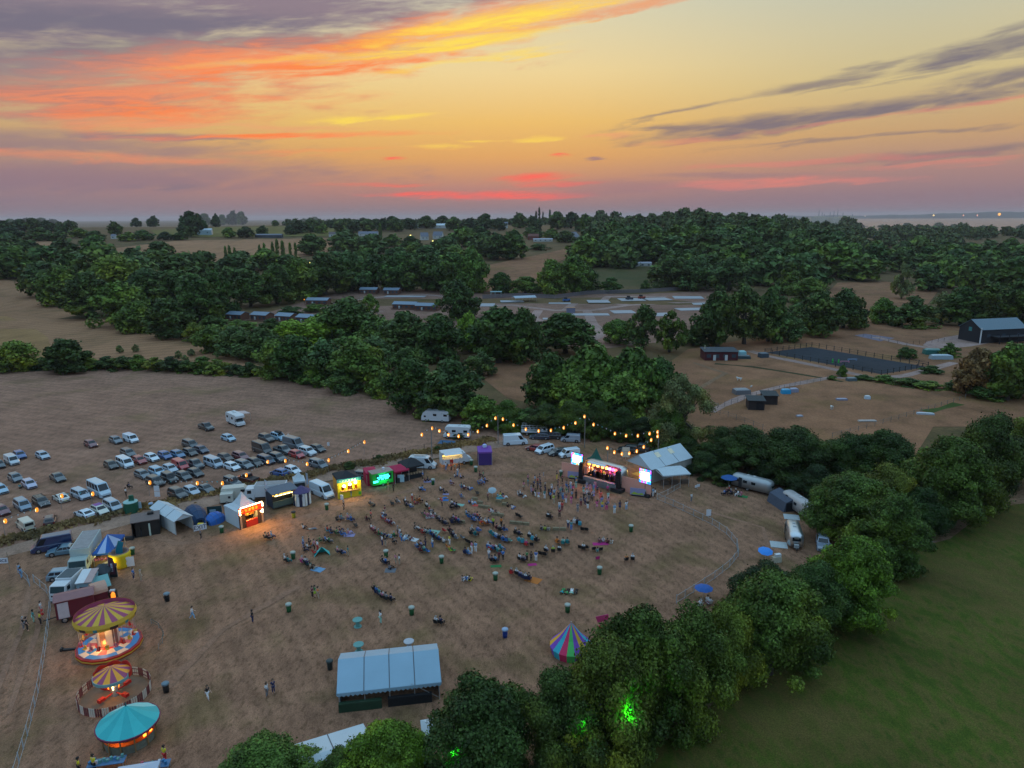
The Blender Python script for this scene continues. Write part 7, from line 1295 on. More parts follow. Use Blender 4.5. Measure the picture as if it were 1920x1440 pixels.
for i, (px, py, c, l) in enumerate([(1561, 680, (.03, .5, .06), 'left one of two bright green jump wings in the riding arena'), (1572, 681, (.03, .5, .06), 'right one of two bright green jump wings in the riding arena'), (1584, 680, (.5, .2, .28), 'pink jump pole in the riding arena'), (1598, 676, (.2, .3, .45), 'pale blue jump in the far part of the riding arena')]):
    p = at(px, py); m = MB(); m.box((0, 0, .7), (.5, .3, 1.4), top=.5) if i < 2 else m.box((0, 0, .5), (3.2, .25, .25)).box((-1.4, 0, .25), (.3, .4, .5)).box((1.4, 0, .25), (.3, .4, .5)); tag(m.build('show_jump', mk('jump %d' % i, c, .6), loc=p), l, 'jump')
# buildings farther off
CRW, RDR, TLR, GRB = mk('cream render', (.50, .50, .48), .8, noise=.08), mk('red tiles', (.16, .065, .05), .8, noise=.2), mk('teal roof', (.03, .35, .45), .6, noise=.1), mk('grey slates', (.16, .17, .21), .7, noise=.15)
for a in [(382, 441, 28, 14, 7, R(14), 'white barn with an open dark side on the left ridge', mk('pale barn wall', (.32, .44, .50), .6), mk('pale barn roof', (.46, .54, .60), .5), 'barn', 'barn', 2.5, 2), (246, 448, 26, 9, 4.5, 0, 'red roofed farmhouse among the left ridge trees', CRW, RDR, 'house', 'house', 4, 3), (212, 448, 8, 6, 4, 0, 'tiny pale cottage left of the red roofed farmhouse', CRW, GRB, 'house', 'house', 2, 1), (25, 432, 20, 10, 4, 0, 'long pale house at the far left ridge', CRW, GRB, 'house', 'house', 1.5, 3), (503, 446, 50, 8, 4, 0, 'low dark shed row at the edge of the ridge field', mk('dark shed wall', (.06, .07, .09), .8), GRB, 'shed', 'shed', 1.5, 4), (632, 444, 30, 9, 4, R(5), 'white bungalow with a brown roof at the edge of the ridge field', CRW, mk('brown tiles', (.13, .10, .10), .8, noise=.15), 'house', 'house', 3, 3), (690, 443, 36, 9, 4, 0, 'long grey roofed bungalow of the hamlet', CRW, GRB, 'house', 'house', 3, 4), (808, 428, 68, 16, 5, 0, 'very long white roofed shed on the ridge', CRW, mk('white roof sheet', (.55, .62, .66), .5, noise=.06), 'shed', 'shed', 3, 6), (797, 450, 14, 8, 5, R(20), 'left one of two grey gabled houses of the hamlet', CRW, GRB, 'house', 'house', 5, 2), (820, 448, 18, 8, 5, R(-15), 'right one of two grey gabled houses of the hamlet', CRW, GRB, 'house', 'house', 5, 2), (930, 428, 44, 12, 7, 0, 'large grey slate roofed house on the skyline', CRW, GRB, 'house', 'house', 4, 4), (1000, 450, 20, 9, 5, 0, 'red brick house right of the big garden tree', mk('red brick', (.20, .06, .045), .85, noise=.15), RDR, 'house', 'house', 3, 2), (1018, 453, 36, 6, 3, 0, 'long pale low shed below the red brick house', CRW, mk('pale sheet roof', (.42, .42, .48), .6), 'shed', 'shed', 1, 4), (1083, 452, 22, 12, 5.5, R(60), 'pale lilac house with a steep gable facing the valley', mk('lilac render', (.40, .40, .50), .8), GRB, 'house', 'house', 6, 2, ), (1640, 447, 20, 10, 5, R(-20), 'turquoise roofed barn among the far woods on the right', mk('grey barn wall', (.2, .22, .27), .8), TLR, 'barn', 'barn', 4, 0), (1738, 458, 30, 10, 5, 0, 'pale green long building with a row of windows among the right woods', mk('pale green render', (.40, .48, .46), .7), mk('pale green roof', (.36, .46, .44), .6), 'building', 'building', 1.5, 5), (1205, 500, 34, 10, 3, 0, 'pale low roof beside the wood behind the caravan park', CRW, mk('pale sheet roof', (.42, .42, .48), .6), 'shed', 'shed', 1, 3), (728, 458, 14, 8, 4, 0, 'small white house under the garden trees of the hamlet', CRW, GRB, 'house', 'house', 2, 2), (765, 456, 14, 8, 4, 0, 'small white house with a yellow light in the hamlet', CRW, GRB, 'house', 'house', 2, 2), (425, 494, 14, 6, 3, 0, 'pale blue roof peeping out below the left poplars', CRW, LR, 'house', 'house', 1.5, 1), (496, 492, 14, 6, 3, 0, 'pale blue roof peeping out below the right poplars', CRW, LR, 'house', 'house', 1.5, 1)]:
    box_house(*a)
for px, py, l in ((770, 450, 'left yellow lamp of the hamlet'), (812, 462, 'middle yellow lamp of the hamlet'), (827, 462, 'orange lamp of the hamlet')):
    p = at(px, py); m = MB(); m.lathe([(0, -.7), (.7, -.3), (.7, .5), (0, .9)], 8, c=(0, 0, 6)); m.tube([(0, 0, 0), (0, 0, 5.4)], .15, 6, 1); tag(m.build('lamp_post', [emis('yellow lamp', (1, .8, .2), 6), DARKP], loc=p), l, 'lamp post')
p = at(930, 556); r = thing('pavilion', p, 0, 'small teal framed pavilion at the back of the caravan park', 'pavilion'); m = MB(); [m.box((x, y, 1.4), (.3, .3, 2.8)) for x in (-3.2, -.6, 3.2) for y in (0, 3.5)]; m.build('post', mk('pale teal paint', (.30, .45, .45), .6), r); m = MB(); m.box((0, 1.75, 2.95), (7.4, 4.4, .3)); m.build('roof', mk('pale teal paint', (.30, .45, .45), .6), r)
gable_tent('shelter', (966, 568), (1006, 566), 7, 2.6, 3.6, 'pale low roofed shelter on posts in the caravan park', mat=mk('pale grey sheet', (.34, .40, .46), .6), legs=4, bays=1, valance=0, cat='shelter')
p = at(1070, 586); tag(MB().box((0, 0, 1.3), (4.5, 2.5, 2.6)).box((0, 0, 2.66), (4.8, 2.8, .12), 1).build('site_hut', [mk('grey blue hut', (.2, .2, .28), .7), mk('orange trim', (.4, .2, .1), .7)], loc=p), 'grey hut beside the road through the caravan park', 'hut')
for px, py, c, l in ((1203, 560, (.28, .05, .03), 'rust red digger parked in the caravan park'), (1180, 562, (.05, .06, .08), 'dark pickup parked in the caravan park'), (1062, 566, (.05, .12, .3), 'blue tipper parked on a pale pad')):
    p = at(px, py); m = MB(); m.box((0, 0, .9), (4.4, 2, 1.1), top=.95); m.box((-.6, 0, 1.9), (1.8, 1.8, 1.1), 1, top=.8); [m.tube([(x, y, .45), (x, y + .3, .45)], .45, 10, 1) for x in (-1.4, 1.4) for y in (-1.15, .85)]; tag(m.build('site_vehicle', [mk('paint %.2f' % c[2], c, .5), DARKP], loc=p, rz=.3), l, 'vehicle')
# industry across the water and lights on the shore
DD = 15000
def far_at(px, D, z): d = ray(px, 408); u = Vector((d.x, d.y, 0)).normalized(); return Vector((u.x * D, u.y * D, z))
for px, h in ((1535, 175), (1545, 95), (1556, 125), (1563, 150), (1570, 180), (1580, 115), (1541, 120), (1598, 90)):
    o = MB().tube([(0, 0, 0), (0, 0, h)], [9, 5], 8).tube([(0, 0, h), (0, 0, h + 4)], 6, 8).build('factory_chimney', mk('far chimney', (.06, .07, .09), .9), loc=far_at(px, DD, -18)); tag(o, 'thin factory chimney across the water', 'chimney', 'chimneys across the water')
for px, D, sc, c, l in ((1873, 13000, 22, (1, .42, .05), 'large orange light across the water'), (1750, 12000, 12, (1, .6, .2), 'orange light on the near shore of the water'), (1806, 12000, 9, (1, .35, .2), 'left small red light across the water'), (1832, 12000, 9, (1, .35, .2), 'right small red light across the water'), (1622, 12500, 6, (1, .8, .6), 'faint white light across the water')):
    m = MB(); m.lathe([(0, 60), (sc * .8, 60 + sc * .5), (sc * .8, 60 + sc * 1.5), (0, 60 + sc * 2)], 10); m.tube([(0, 0, 0), (0, 0, 60)], sc * .15, 6, 1); tag(m.build('beacon', [emis('beacon %d' % px, c, 2), DARKP], loc=far_at(px, D, -30)), l, 'light')
for px, w, h, l in ((1537, 160, 60, 'pale tower block on the near shore, leftmost'), (1571, 110, 55, 'pale block on the near shore under the chimneys'), (1588, 110, 65, 'pale block on the near shore right of the chimneys')):
    m = MB(); m.box((0, 0, h / 2), (w, 60, h)); m.box((0, 0, h + 3), (w * .5, 30, 6)); tag(m.build('tower_block', mk('far pale wall', (.6, .5, .38), .8), loc=far_at(px, 6500, -22)), l, 'building', 'blocks on the shore')
# green lamps in the hedgerow
for px, py, gx, gy, dd, e, l in ((1182, 1330, 1190, 1400, 8.2, 150, 'green lamp glowing in the hedgerow tree right of the olive tinted one'), (850, 1408, 900, 1478, 4.8, 90, 'green lamp glowing low in the big dark oak'), (1092, 1352, 1132, 1436, 4.8, 40, 'green lamp glowing in the olive tinted tree')):
    q = atdepth(px, py, depth(at(gx, gy)) - dd); r = thing('green_lamp', q, 0, l, 'lamp', 'green lamps in the trees'); m = MB(); m.lathe([(0, .25), (.1, .22), (.12, .1), (0, .1)], 10); m.tube([(0, 0, .25), (.1, .4, 2.2)], .015, 4); m.build('housing', DARKP, r); m = MB(); m.lathe([(0, -.1), (.1, -.06), (.12, .08), (0, .1)], 10); m.build('lens', emis('green lens', (.05, 1, .05), 1.5), r); light('green_light', 'POINT', (0, 0, -.25), e, (.03, 1, .03), .1, parent=r)
# ------------------------------------------------------------------ people
SKIN = tinted('skin', .6, noise=.05); CLOTH = tinted('clothes', .85, noise=.15, scale=6); HAIR = tinted('hair', .7, noise=.2, scale=9)
def skin_mesh(name, V, E, rad, mat, root=0):
    me = bpy.data.meshes.new(name); me.from_pydata(V, E, []); o = bpy.data.objects.new(name, me); COL.objects.link(o)
    md = o.modifiers.new('s', 'SKIN'); md.use_smooth_shade = True
    for i, r in enumerate(rad): d = me.skin_vertices[0].data[i]; d.radius = r if isinstance(r, tuple) else (r, r); d.use_root = i == root
    o.modifiers.new('u', 'SUBSURF').levels = 1; o.modifiers['u'].render_levels = 1
    dg = bpy.context.evaluated_depsgraph_get(); dg.update(); out = bpy.data.meshes.new_from_object(o.evaluated_get(dg)); out.name = name
    bpy.data.objects.remove(o); out.materials.clear(); out.materials.append(mat); out.polygons.foreach_set('use_smooth', [True] * len(out.polygons)); return out
POSE = {  # pelvis, chest, neck, head, then for the right (+x) and left side: shoulder, elbow, wrist, hip, knee, ankle, toe
 's': [(0, 0, .95), (0, 0, 1.28), (0, .0, 1.46), (0, .02, 1.6), [(.17, 0, 1.40), (.24, -.03, 1.12), (.24, .08, .88), (.09, 0, .90), (.10, .02, .5), (.1, -.02, .08), (.12, .14, .03)], None],
 'd': [(0, 0, .95), (.02, 0, 1.28), (.02, 0, 1.46), (.03, .03, 1.6), [(.19, 0, 1.41), (.33, .06, 1.56), (.27, .12, 1.82), (.09, 0, .90), (.14, .06, .5), (.15, -.02, .08), (.18, .14, .03)], [(-.16, 0, 1.39), (-.30, -.02, 1.16), (-.36, .18, 1.14), (-.09, 0, .90), (-.10, .05, .5), (-.12, -.04, .08), (-.14, .12, .03)]],
 'w': [(0, 0, .94), (0, .03, 1.27), (0, .05, 1.45), (0, .08, 1.59), [(.17, .03, 1.39), (.24, -.12, 1.14), (.23, -.10, .9), (.09, 0, .89), (.10, .22, .52), (.1, .26, .09), (.11, .4, .05)], [(-.17, .03, 1.39), (-.23, .12, 1.13), (-.2, .32, 1.0), (-.09, 0, .89), (-.10, -.06, .5), (-.1, -.34, .14), (-.11, -.24, .03)]],
 'c': [(0, 0, .52), (0, -.07, .86), (0, -.09, 1.03), (0, -.06, 1.17), [(.17, -.08, .98), (.25, .0, .72), (.16, .25, .66), (.09, .04, .52), (.13, .44, .53), (.13, .48, .1), (.14, .62, .05)], None],
 'g': [(0, 0, .15), (0, -.10, .48), (0, -.12, .65), (0, -.08, .79), [(.17, -.11, .60), (.26, .06, .40), (.20, .28, .38), (.09, .04, .16), (.17, .42, .42), (.12, .66, .08), (.13, .8, .04)], None],
 'l': [(0, 0, .14), (0, -.34, .17), (0, -.52, .19), (0, -.66, .22), [(.17, -.46, .17), (.32, -.25, .10), (.26, .0, .10), (.09, .06, .14), (.12, .45, .24), (.1, .82, .08), (.11, .9, .16)], None]}
def build_pose(k, dress=False):
    pe, ch, ne, he, Rr, Ll = POSE[k]; Ll = Ll or [(-x, y, z) for x, y, z in Rr]; v = Vector; V, E, Rd = [], [], []
    def add(p, r, par=None): V.append(tuple(p)); Rd.append(r); (E.append((par, len(V) - 1)) if par is not None else None); return len(V) - 1
    up = (v(he) - v(ne)).normalized(); fw = v((0, 1, 0)) if k != 'l' else v((0, .2, 1)).normalized()
    p = add(pe, (.15, .11)); w_ = add(v(pe).lerp(v(ch), .45), (.13, .095), p); c = add(ch, (.155, .105), w_); n = add(ne, .055, c); h0 = add(v(ne) + up * .08, .075, n); h1 = add(v(he) + up * .02, .098, h0); add(v(he) + up * .12, .075, h1)
    add(v(he) + fw * .115 - up * .01, .016, h1)                      # nose
    for s in (Rr, Ll):
        sx = 1 if s[0][0] > 0 else -1
        a = add(s[0], .062, c); a = add(s[1], .042, a); a = add(s[2], .028, a); d = (v(s[2]) - v(s[1])).normalized(); pl = add(v(s[2]) + d * .07, (.034, .018), a)
        side = d.cross(fw); side = side.normalized() if side.length > .1 else v((1, 0, 0))
        for i, ln in enumerate((.060, .075, .080, .070)): q = v(s[2]) + d * .10 + side * (.027 - .018 * i); f1 = add(q, .010, pl); f2 = add(q + d * ln * .55 + fw * .012, .009, f1); add(q + d * ln + fw * .034, .008, f2)
        t = add(v(s[2]) + d * .05 + side * .045, .011, pl); add(v(s[2]) + d * .09 + side * .065 + fw * .015, .009, t)
        a = add(s[3], .088, p); a = add(s[4], .06, a); a = add(s[5], .042, a); add(s[6], (.045, .03), a)
        e = he; add(v(he) + v((sx * .1, 0, 0)), .018, h1)            # ear
    body = skin_mesh('person', V, E, Rd, SKIN)
    V, E, Rd = [], [], []
    p = add(v(pe) + v((0, 0, .0)), (.165, .128)); w_ = add(v(pe).lerp(v(ch), .45), (.15, .115), p); c = add(ch, (.175, .125), w_); add(v(ch).lerp(v(ne), .6), .09, c)
    for s in (Rr, Ll): a = add(s[0], .078, c); add(v(s[0]).lerp(v(s[1]), .75), .06, a)
    top = skin_mesh('shirt', V, E, Rd, CLOTH)
    V, E, Rd = [], [], []
    if dress:
        p = add(v(pe) + v((0, 0, .06)), .15); a = add(v(pe) + v((0, .0, -.2)), .22, p); add(v(pe) + v((0, 0, -.42)), .25, a)
    else:
        p = add(pe, (.16, .12))
        for s in (Rr, Ll): a = add(s[3], .105, p); a = add(s[4], .075, a); add(v(s[4]).lerp(v(s[5]), .85), .062, a)
    bot = skin_mesh('skirt' if dress else 'trousers', V, E, Rd, CLOTH)
    V, E, Rd = [], [], []
    a = add(v(he) + up * .05 - fw * .022, .105); add(v(he) + up * .13 - fw * .012, .075, a); b = add(v(he) - fw * .06 - up * .03, .085, a)
    if dress: add(v(ne) - fw * .09 - up * .06, .06, b)
    hair = skin_mesh('hair', V, E, Rd, HAIR)
    return body, top, bot, hair
PM = {k: build_pose(k) for k in POSE}; PM['f'] = build_pose('d', True); PM['q'] = build_pose('s', True)
CN = {'w': ('white', (.78, .80, .82)), 'k': ('black', (.014, .014, .017)), 'b': ('blue', (.04, .20, .55)), 'n': ('navy', (.02, .03, .10)), 't': ('teal', (.02, .28, .30)), 'c': ('cyan', (.05, .45, .60)), 'g': ('green', (.04, .26, .08)), 'i': ('mint', (.30, .58, .48)), 'L': ('lime', (.42, .62, .03)), 'y': ('yellow', (.72, .60, .02)), 'o': ('orange', (.70, .22, .04)), 'r': ('red', (.60, .03, .03)), 'm': ('maroon', (.16, .02, .04)), 'p': ('pink', (.62, .22, .32)), 'h': ('magenta', (.62, .03, .25)), 'v': ('lavender', (.38, .34, .58)), 'e': ('grey', (.20, .21, .24)), 's': ('sand', (.46, .38, .28)), 'u': ('sky blue', (.20, .42, .66)), 'j': ('coral', (.85, .10, .08)), 'x': ('dark brown', (.05, .03, .025))}
DO = {'s': 'standing', 'd': 'dancing', 'w': 'walking', 'c': 'seated', 'g': 'sitting', 'l': 'lying', 'f': 'dancing', 'q': 'standing'}
LEG = {'s': 'trousers', 'd': 'trousers', 'w': 'trousers'}
def chair_mesh():
    m = MB(); m.slab([(-.27, .24, .43), (.27, .24, .43), (.25, -.22, .39), (-.25, -.22, .39)], .02); m.slab([(-.25, -.22, .40), (.25, -.22, .40), (.27, -.40, .95), (-.27, -.40, .95)], .02); f = m.mesh('seat', CLOTH)
    m = MB(); [m.tube([(s * .30, .26, 0), (-s * .28, -.26, .42)], .014, 5) for s in (-1, 1)]; [m.tube([(s * .30, -.30, 0), (s * .28, .26, .43)], .014, 5) for s in (-1, 1)]; [m.tube([(s * .28, -.22, .38), (s * .28, -.41, .97)], .014, 5) for s in (-1, 1)]; [m.slab([(s * .30 - .04, .25, .63), (s * .30 + .04, .25, .63), (s * .30 + .04, -.28, .66), (s * .30 - .04, -.28, .66)], .02) for s in (-1, 1)]; g = m.mesh('frame', DARKP)
    return f, g
CHF, CHG = chair_mesh()
def chair(p, rz, col, label, group='camp chairs on the festival field'):
    r = thing('camp_chair', p, rz, label, 'chair', group)
    for nm, me in (('seat', CHF), ('frame', CHG)): o = bpy.data.objects.new(nm, me); COL.objects.link(o); o.parent = r; o.color = (*CN[col][1], 1)
    return r
SK = [(.60, .36, .27), (.50, .30, .22), (.66, .43, .34), (.25, .13, .08)]; HR = [(.03, .02, .015), (.10, .055, .03), (.30, .20, .09), (.35, .34, .33), (.015, .012, .012)]
ALLP = []
def person(px, py, pose, t, b, desc, face=None, z=0.0, p=None, doing=None):
    p = p or at(px, py); r = rnd; nm = {'f': 'f', 'q': 'q'}.get(pose, pose)
    if face is None: d = STAGE - p; face = math.atan2(d.y, d.x) - math.pi / 2 + r.uniform(-.35, .35)
    body, top, bot, hair = PM[nm]; o = bpy.data.objects.new('person', body); COL.objects.link(o); sc = r.uniform(.98, 1.12); o.scale = (sc, sc, sc)
    o.location = (p.x, p.y, p.z + z + .01); o.rotation_euler = (0, 0, face); o.color = (*r.choice(SK), 1)
    for n2, me, c in (('shirt', top, CN[t][1]), ('skirt' if pose in 'fq' else 'trousers', bot, CN[b][1]), ('hair', hair, r.choice(HR))):
        k = bpy.data.objects.new(n2, me); COL.objects.link(k); k.parent = o; k.color = (*c, 1)
    ALLP.append((o, p, doing or DO[pose], t, b, desc)); o['category'] = 'person'; o['group'] = 'people at the festival'; return o, face
def people(data):
    for line in data.strip().splitlines():
        desc, its = line.split('|')
        for it in its.split(';'):
            f = it.split(); px, py, pose, t, b = float(f[0]), float(f[1]), f[2], f[3][0], f[3][1]; x = f[4] if len(f) > 4 else ''; ch = x if x.isalpha() else None; face = R(float(x)) if x and not ch else None
            if pose == 'E': p = at(px, py); d = STAGE - p; chair(p, math.atan2(d.y, d.x) - math.pi / 2 + rnd.uniform(-.3, .3), t, 'empty %s camp chair, %s' % (CN[t][0], desc)); continue
            o, fc = person(px, py, pose, t, b, desc.strip(), face)
            if pose == 'c': CHL.append((chair(at(px, py), fc, ch or rnd.choice('nbeturkbg'), 'CH'), t, desc.strip()))
CHL = []
people('''
by the edge of the light from the lit food stall|499 1012 c sk k;505 1013 c mk k;510 1011 c un k
on the grass below the bar trailer|569 992 g wx;585 993 l se
by the two round blue chairs|634 979 c kk k;641 976 c te b;653 977 c px b;659 979 c bn b
around the cyan and green chairs|615 999 c rk c;622 1003 c nk b;633 1004 c gk g;638 997 g mn;642 1006 c eb b;654 1002 g pv
in the loose group left of the teal pop tent|569 1028 s ub;580 1024 s kx;584 1024 g oe;590 1032 s pk;596 1034 s wr;577 1032 c wk k;601 1018 c gk g;611 1018 c bw k;618 1020 c ge k;572 1036 c kn k
by the teal pop tent|590 1040 E rk
right of the teal pop tent|634 1039 c pk n;642 1042 c nb k;653 1043 s ts
left of the first green bin|535 1054 c wk k;541 1057 c tt k
by the blue blanket at the lower left|568 1058 c pw h;574 1059 c wn k;577 1064 c nt k;583 1066 g sx;587 1068 g ks
alone near the middle of the left side|688 978 c mk m;696 975 s jk
in the bent row right of the coral clad one|722 966 s ms;720 970 c wn b;718 976 c ue r;724 981 c rv r;730 985 c vm m;735 986 c mw m
in front of the yellow stall|659 932 s bu;665 930 s ok
outside the green food trailer|728 920 s Ls;738 922 s kx
below the green food trailer|788 922 c wk k;793 922 c ub b;645 958 s kk
below the crimson gazebo|827 923 c wn k;833 925 g nk;846 910 c vm v
sitting group below the purple gazebo|866 917 c tb b;871 919 c wm m;877 918 g en;881 919 g wb
below the catering van|858 893 s wu;853 895 g wn;864 897 g vk;900 895 c mk m;906 898 s gk;904 908 c ub b;899 910 c en b;910 906 c bk n
near the blue camp chair in the middle field|866 935 c bs b
on the blue towel in the middle field|830 936 l rb
in the huddle below the black gazebo|773 941 s wr;761 945 c wk k;763 952 c nk k;771 954 c we b;783 942 c xo o;788 943 c ox o;778 946 g rm;745 945 c ew k
alone with a small black dog|695 949 c es k
with a child, left of the straw bales|829 951 s rk
on the green blanket in the middle field|848 950 c wn k;853 953 c ve k;846 956 c kk k;857 955 c nk k
by the pink towel in the middle field|880 944 g bn;886 946 g wu
around the low white cloth in the middle field|801 954 c wk k;806 962 c re k;797 970 c ps g;803 972 c pw p;809 972 c wp p;814 969 c kw k;792 966 E ke
in the slanting row of dark chairs|820 976 c kn k;825 981 c nk k;831 985 c kk k;836 986 c ek n
in the purple and blue group left of a straw bale|846 980 c kx k;851 977 c vm k;856 980 c hb k;861 983 c bk n;849 984 c nk n
in the long row left of the straw bales|875 968 c un t;880 973 c eb b;885 977 c nk b;890 979 c bw b;891 973 c ps b;896 974 c rk b;900 979 c mw b;906 984 c sk o;911 986 c wp o;917 985 c ub o;903 987 c rs o
in the left row by the blue and white rug|697 995 c wr m;701 999 c pm m;705 1003 c xr m;711 1006 c gk g;717 1009 c te k;722 1011 c nb k;727 1009 g ns
standing behind the left row|717 1024 s wn;723 1024 s ks
in the group by the long white rug|738 1020 c kk k;740 1010 c gk g;746 1004 s ex;750 1009 s wv;753 1016 s tb;757 1014 g wu;763 1009 g we;768 1013 g sm
by the pale mint rug|779 995 c xw k;786 998 c wk k;793 1003 c rk r;798 999 g wn;803 1001 g ie;808 1005 c bk b;814 1011 c nm n;819 1014 c tk n;824 1016 c bn n;832 1018 g we
by the red cloth in the middle|844 1000 c mk k;847 1006 c xk k;851 1010 c nw k;834 999 E rk;856 1013 E ek;868 1012 E ek
behind the empty orange chair|843 1022 s yw;841 1030 E ok;846 1036 E Lk;851 1036 E gk
right of the empty grey chairs|886 999 c se k;884 1005 c kx k;892 1007 c tk t;897 999 c vb b
in the small ring by the green bin in the middle|783 1030 c un b;790 1028 c ve k;798 1026 s kn;811 1028 s wb;789 1037 c mr m;796 1036 c ik t;803 1038 E bk
below the black box near the middle|885 1036 s pw;892 1036 s uw;873 1041 c ne n;879 1042 c uw b
behind the blue grey blanket|718 1058 c kw k;724 1060 c bk n;731 1068 g ek;742 1058 s ps;749 1060 s ws
sitting close together in the lower middle|868 1090 g ew;875 1089 g bw;881 1090 g ky
by the tilted pale parasol|934 933 g ci;939 930 g yn;945 935 g pw
alone beside the tilted parasol|915 940 s mx
left of the dancers|972 930 g we;976 931 c wn k;981 933 g kw
on the straw bales|961 955 g wb;952 951 g xk;918 960 g rw;924 963 g wm;931 965 g xs
by the lime clad one below the straw bales|925 989 s Lk;940 988 s ok;932 995 c mk m;938 998 c xn k;946 998 c nb b
in the teal row of chairs|921 1004 c tk t;926 1008 c ct t;931 1011 c wu b;937 1014 c kx k;944 1017 c bn b;950 1018 c nb b;957 1018 E ik
in the dark pair below the long bale|967 1004 c ke k;974 1007 c nk k
in the cyan group below the long bale|993 1010 c wx k;999 1016 c cw c;1006 1018 c kk k;974 1018 c ci c;980 1021 c tu c;987 1026 c hk r;997 1026 E kk
in the double row right of the middle|916 1030 c wu b;920 1034 c ue r;925 1033 c pe b;931 1034 c wb k;938 1031 c tb t;942 1035 c ub t;935 1038 c ik t
standing behind the double row|917 1050 s we;936 1052 s mx;943 1052 s bk;923 1056 c ne k;929 1056 c un k
in the row with the magenta bag|975 1053 c wv k;982 1055 c ev k;988 1053 s gk;996 1054 s xk;1005 1053 s bw
in the row that ends at the orange rug|959 1079 c mr r;969 1080 c wn k;976 1084 c vk n;981 1087 c ek n;986 1089 c wn n;992 1090 c kn n
in the trio by the black chairs on the right|1024 1037 c wv k;1037 1038 c Lx k;1049 1036 c wu k
at the orange and mint chairs|1045 1021 c ok o;1056 1023 c iw t;1064 1022 c tk t
in the row of black chairs on the right|1088 1031 E kk;1094 1033 c ws k;1101 1031 E kk;1113 1034 E kk;1120 1036 g ts;1126 1035 E kk
on the magenta rug on the right|1124 1018 g me;1131 1017 g we;1139 1019 g mk;1146 1020 g sw
alone on the right|1120 1052 E hk;1174 1054 c os k;1186 1053 c wk k
by the low table behind the dancers|1065 991 s wn;1071 995 s tb;1077 984 c wv w;1083 985 c nw k;1087 988 c cw c
sitting apart behind the dancers|1028 973 c wk k;1032 974 c kn k
behind the dancers on their left|1049 957 s wu;1054 959 s rm;1049 972 s mx;1015 994 g ke;1022 995 g Lk;1028 996 g es
lying in a row at the lower right|1055 1110 l tg;1064 1111 l gk;1072 1111 l iw;1080 1111 l kk
sitting at the lower middle, left of the blue bin|818 1172 c we k;827 1173 c nk k
near the lower cable drum table|714 1170 s wi
in the lower left group of chairs|703 1110 c kx k;707 1115 c bk n;712 1119 c tw n;717 1124 c pk k;725 1128 c ek k;734 1130 c nk k
alone in the lower left field|586 1121 s mx;591 1120 q gL;597 1122 s os
crossing the lower field alone|361 1161 w wu;474 1168 s kn;390 1312 w kw -120;501 1307 s we -100;513 1300 s nn -140;313 1128 E kk
by the swing ride fence on the left|45 1180 s ke;52 1183 s kk;64 1168 s ti;77 1172 s yk;81 1160 q rr;78 1150 s wr
at the pale fence by the ENTRANCE banner|38 1078 s ub;41 1085 s uu
beside the menu board by the yellow inflatable|251 1086 s bn -90;265 1090 s ss -80
holding up their arms in front of the EXIT banner|377 1011 d ek -70
in the car park near the green toilet|237 932 s wk;243 917 c nk k
crouching beside the lavender silver car|38 916 g tk
at the goods tables at the bottom edge|178 1448 s yk;150 1452 s yk;310 1428 s yr
sitting around the table below the long silver caravan|1357 929 c bk n;1362 926 c mk k;1366 923 c rk k;1369 930 c nx k;1378 929 c kx k;1383 931 c ww k;1388 932 c pw h
standing near the white leaning board|1296 941 s we;1228 934 s wk;1224 932 s uw
under the blue parasol by the curved fence|1330 1136 c wp w;1312 1140 c wk w;1326 1132 c ws w
queueing at the catering van|846 884 s rk;853 884 s tk;861 882 s kx;836 882 s wb
in front of the black gazebo|797 903 g mk;803 902 g nx;793 900 s bk
''')
people('dancing before the stage|' + '''990 905 d pn;990 913 s te;1003 907 s uk;1001 915 d bn;1012 906 s me;1008 911 d rk;1019 902 s es;1000 917 s kk;1008 919 s nk;1014 925 s kx;1022 922 d kn;982 919 q ps;1010 938 q vw;1021 936 d tw;999 930 d pk;1004 932 s kw;1032 938 s bk;1039 934 d un;1038 945 d Ls;1034 926 s wn;1035 921 s wb;1047 911 s kn;1046 921 d ke;1044 900 s ky;1054 905 d mk;1055 924 s mn;1062 917 d eb;1070 918 s wu;1062 930 q gs;1055 938 d ub;1047 938 s kk;1074 926 f hk;1080 916 d ti;1080 909 s bk;1072 937 d uk;1061 944 d pw;1071 946 s hp;1080 936 s xk;1094 927 f ti;1100 934 d we;1100 920 f vv;1106 923 q pp;1113 925 d bt;1120 926 s nk;1116 918 d ph;1113 936 q vv;1104 939 s ke;1109 942 d kx;1095 941 s kk;1097 948 d nn;1102 955 s kw;1083 961 s ee;1089 950 s em;1126 939 s jj;1128 949 d bu;1129 956 q yb;1137 958 d nh;1140 939 s iw;1140 950 f pv;1119 956 f hp;1152 964 s uw;1162 957 q nn;1174 957 d wu;1139 926 q hm;1051 931 d te;1066 925 s ne;1029 931 s xk;1013 917 s nv;996 924 s ev'''.replace('\n', ''))
seen = {}
for rec in ALLP: seen.setdefault((rec[2], rec[3], rec[4], rec[5]), []).append(rec)
for o, p, dg_, t, b, d in ALLP:
    base = 'person %s in %s and %s' % (dg_, CN[t][0], CN[b][0]) if t != b else 'person %s all in %s' % (dg_, CN[t][0])
    d2 = d.replace('dancing ', '').replace('sitting ', '').replace('standing ', '').replace('lying ', '').replace('crouching ', '') if len(d.split()) > 2 else d
    same = len(seen[(dg_, t, b, d)]) > 1
    near = min((q for q in ALLP if q[0] is not o and (q[3] != t or q[4] != b)), key=lambda q: (q[1] - p).length)
    if same or d == 'dancing before the stage': base += ', beside one in ' + CN[near[3]][0]
    o['label'] = ' '.join((base + ', ' + d2).split()[:16])
for o, t, d in CHL: o['label'] = ' '.join(('camp chair under the person in %s, %s' % (CN[t][0], d.replace('sitting ', ''))).split()[:16])
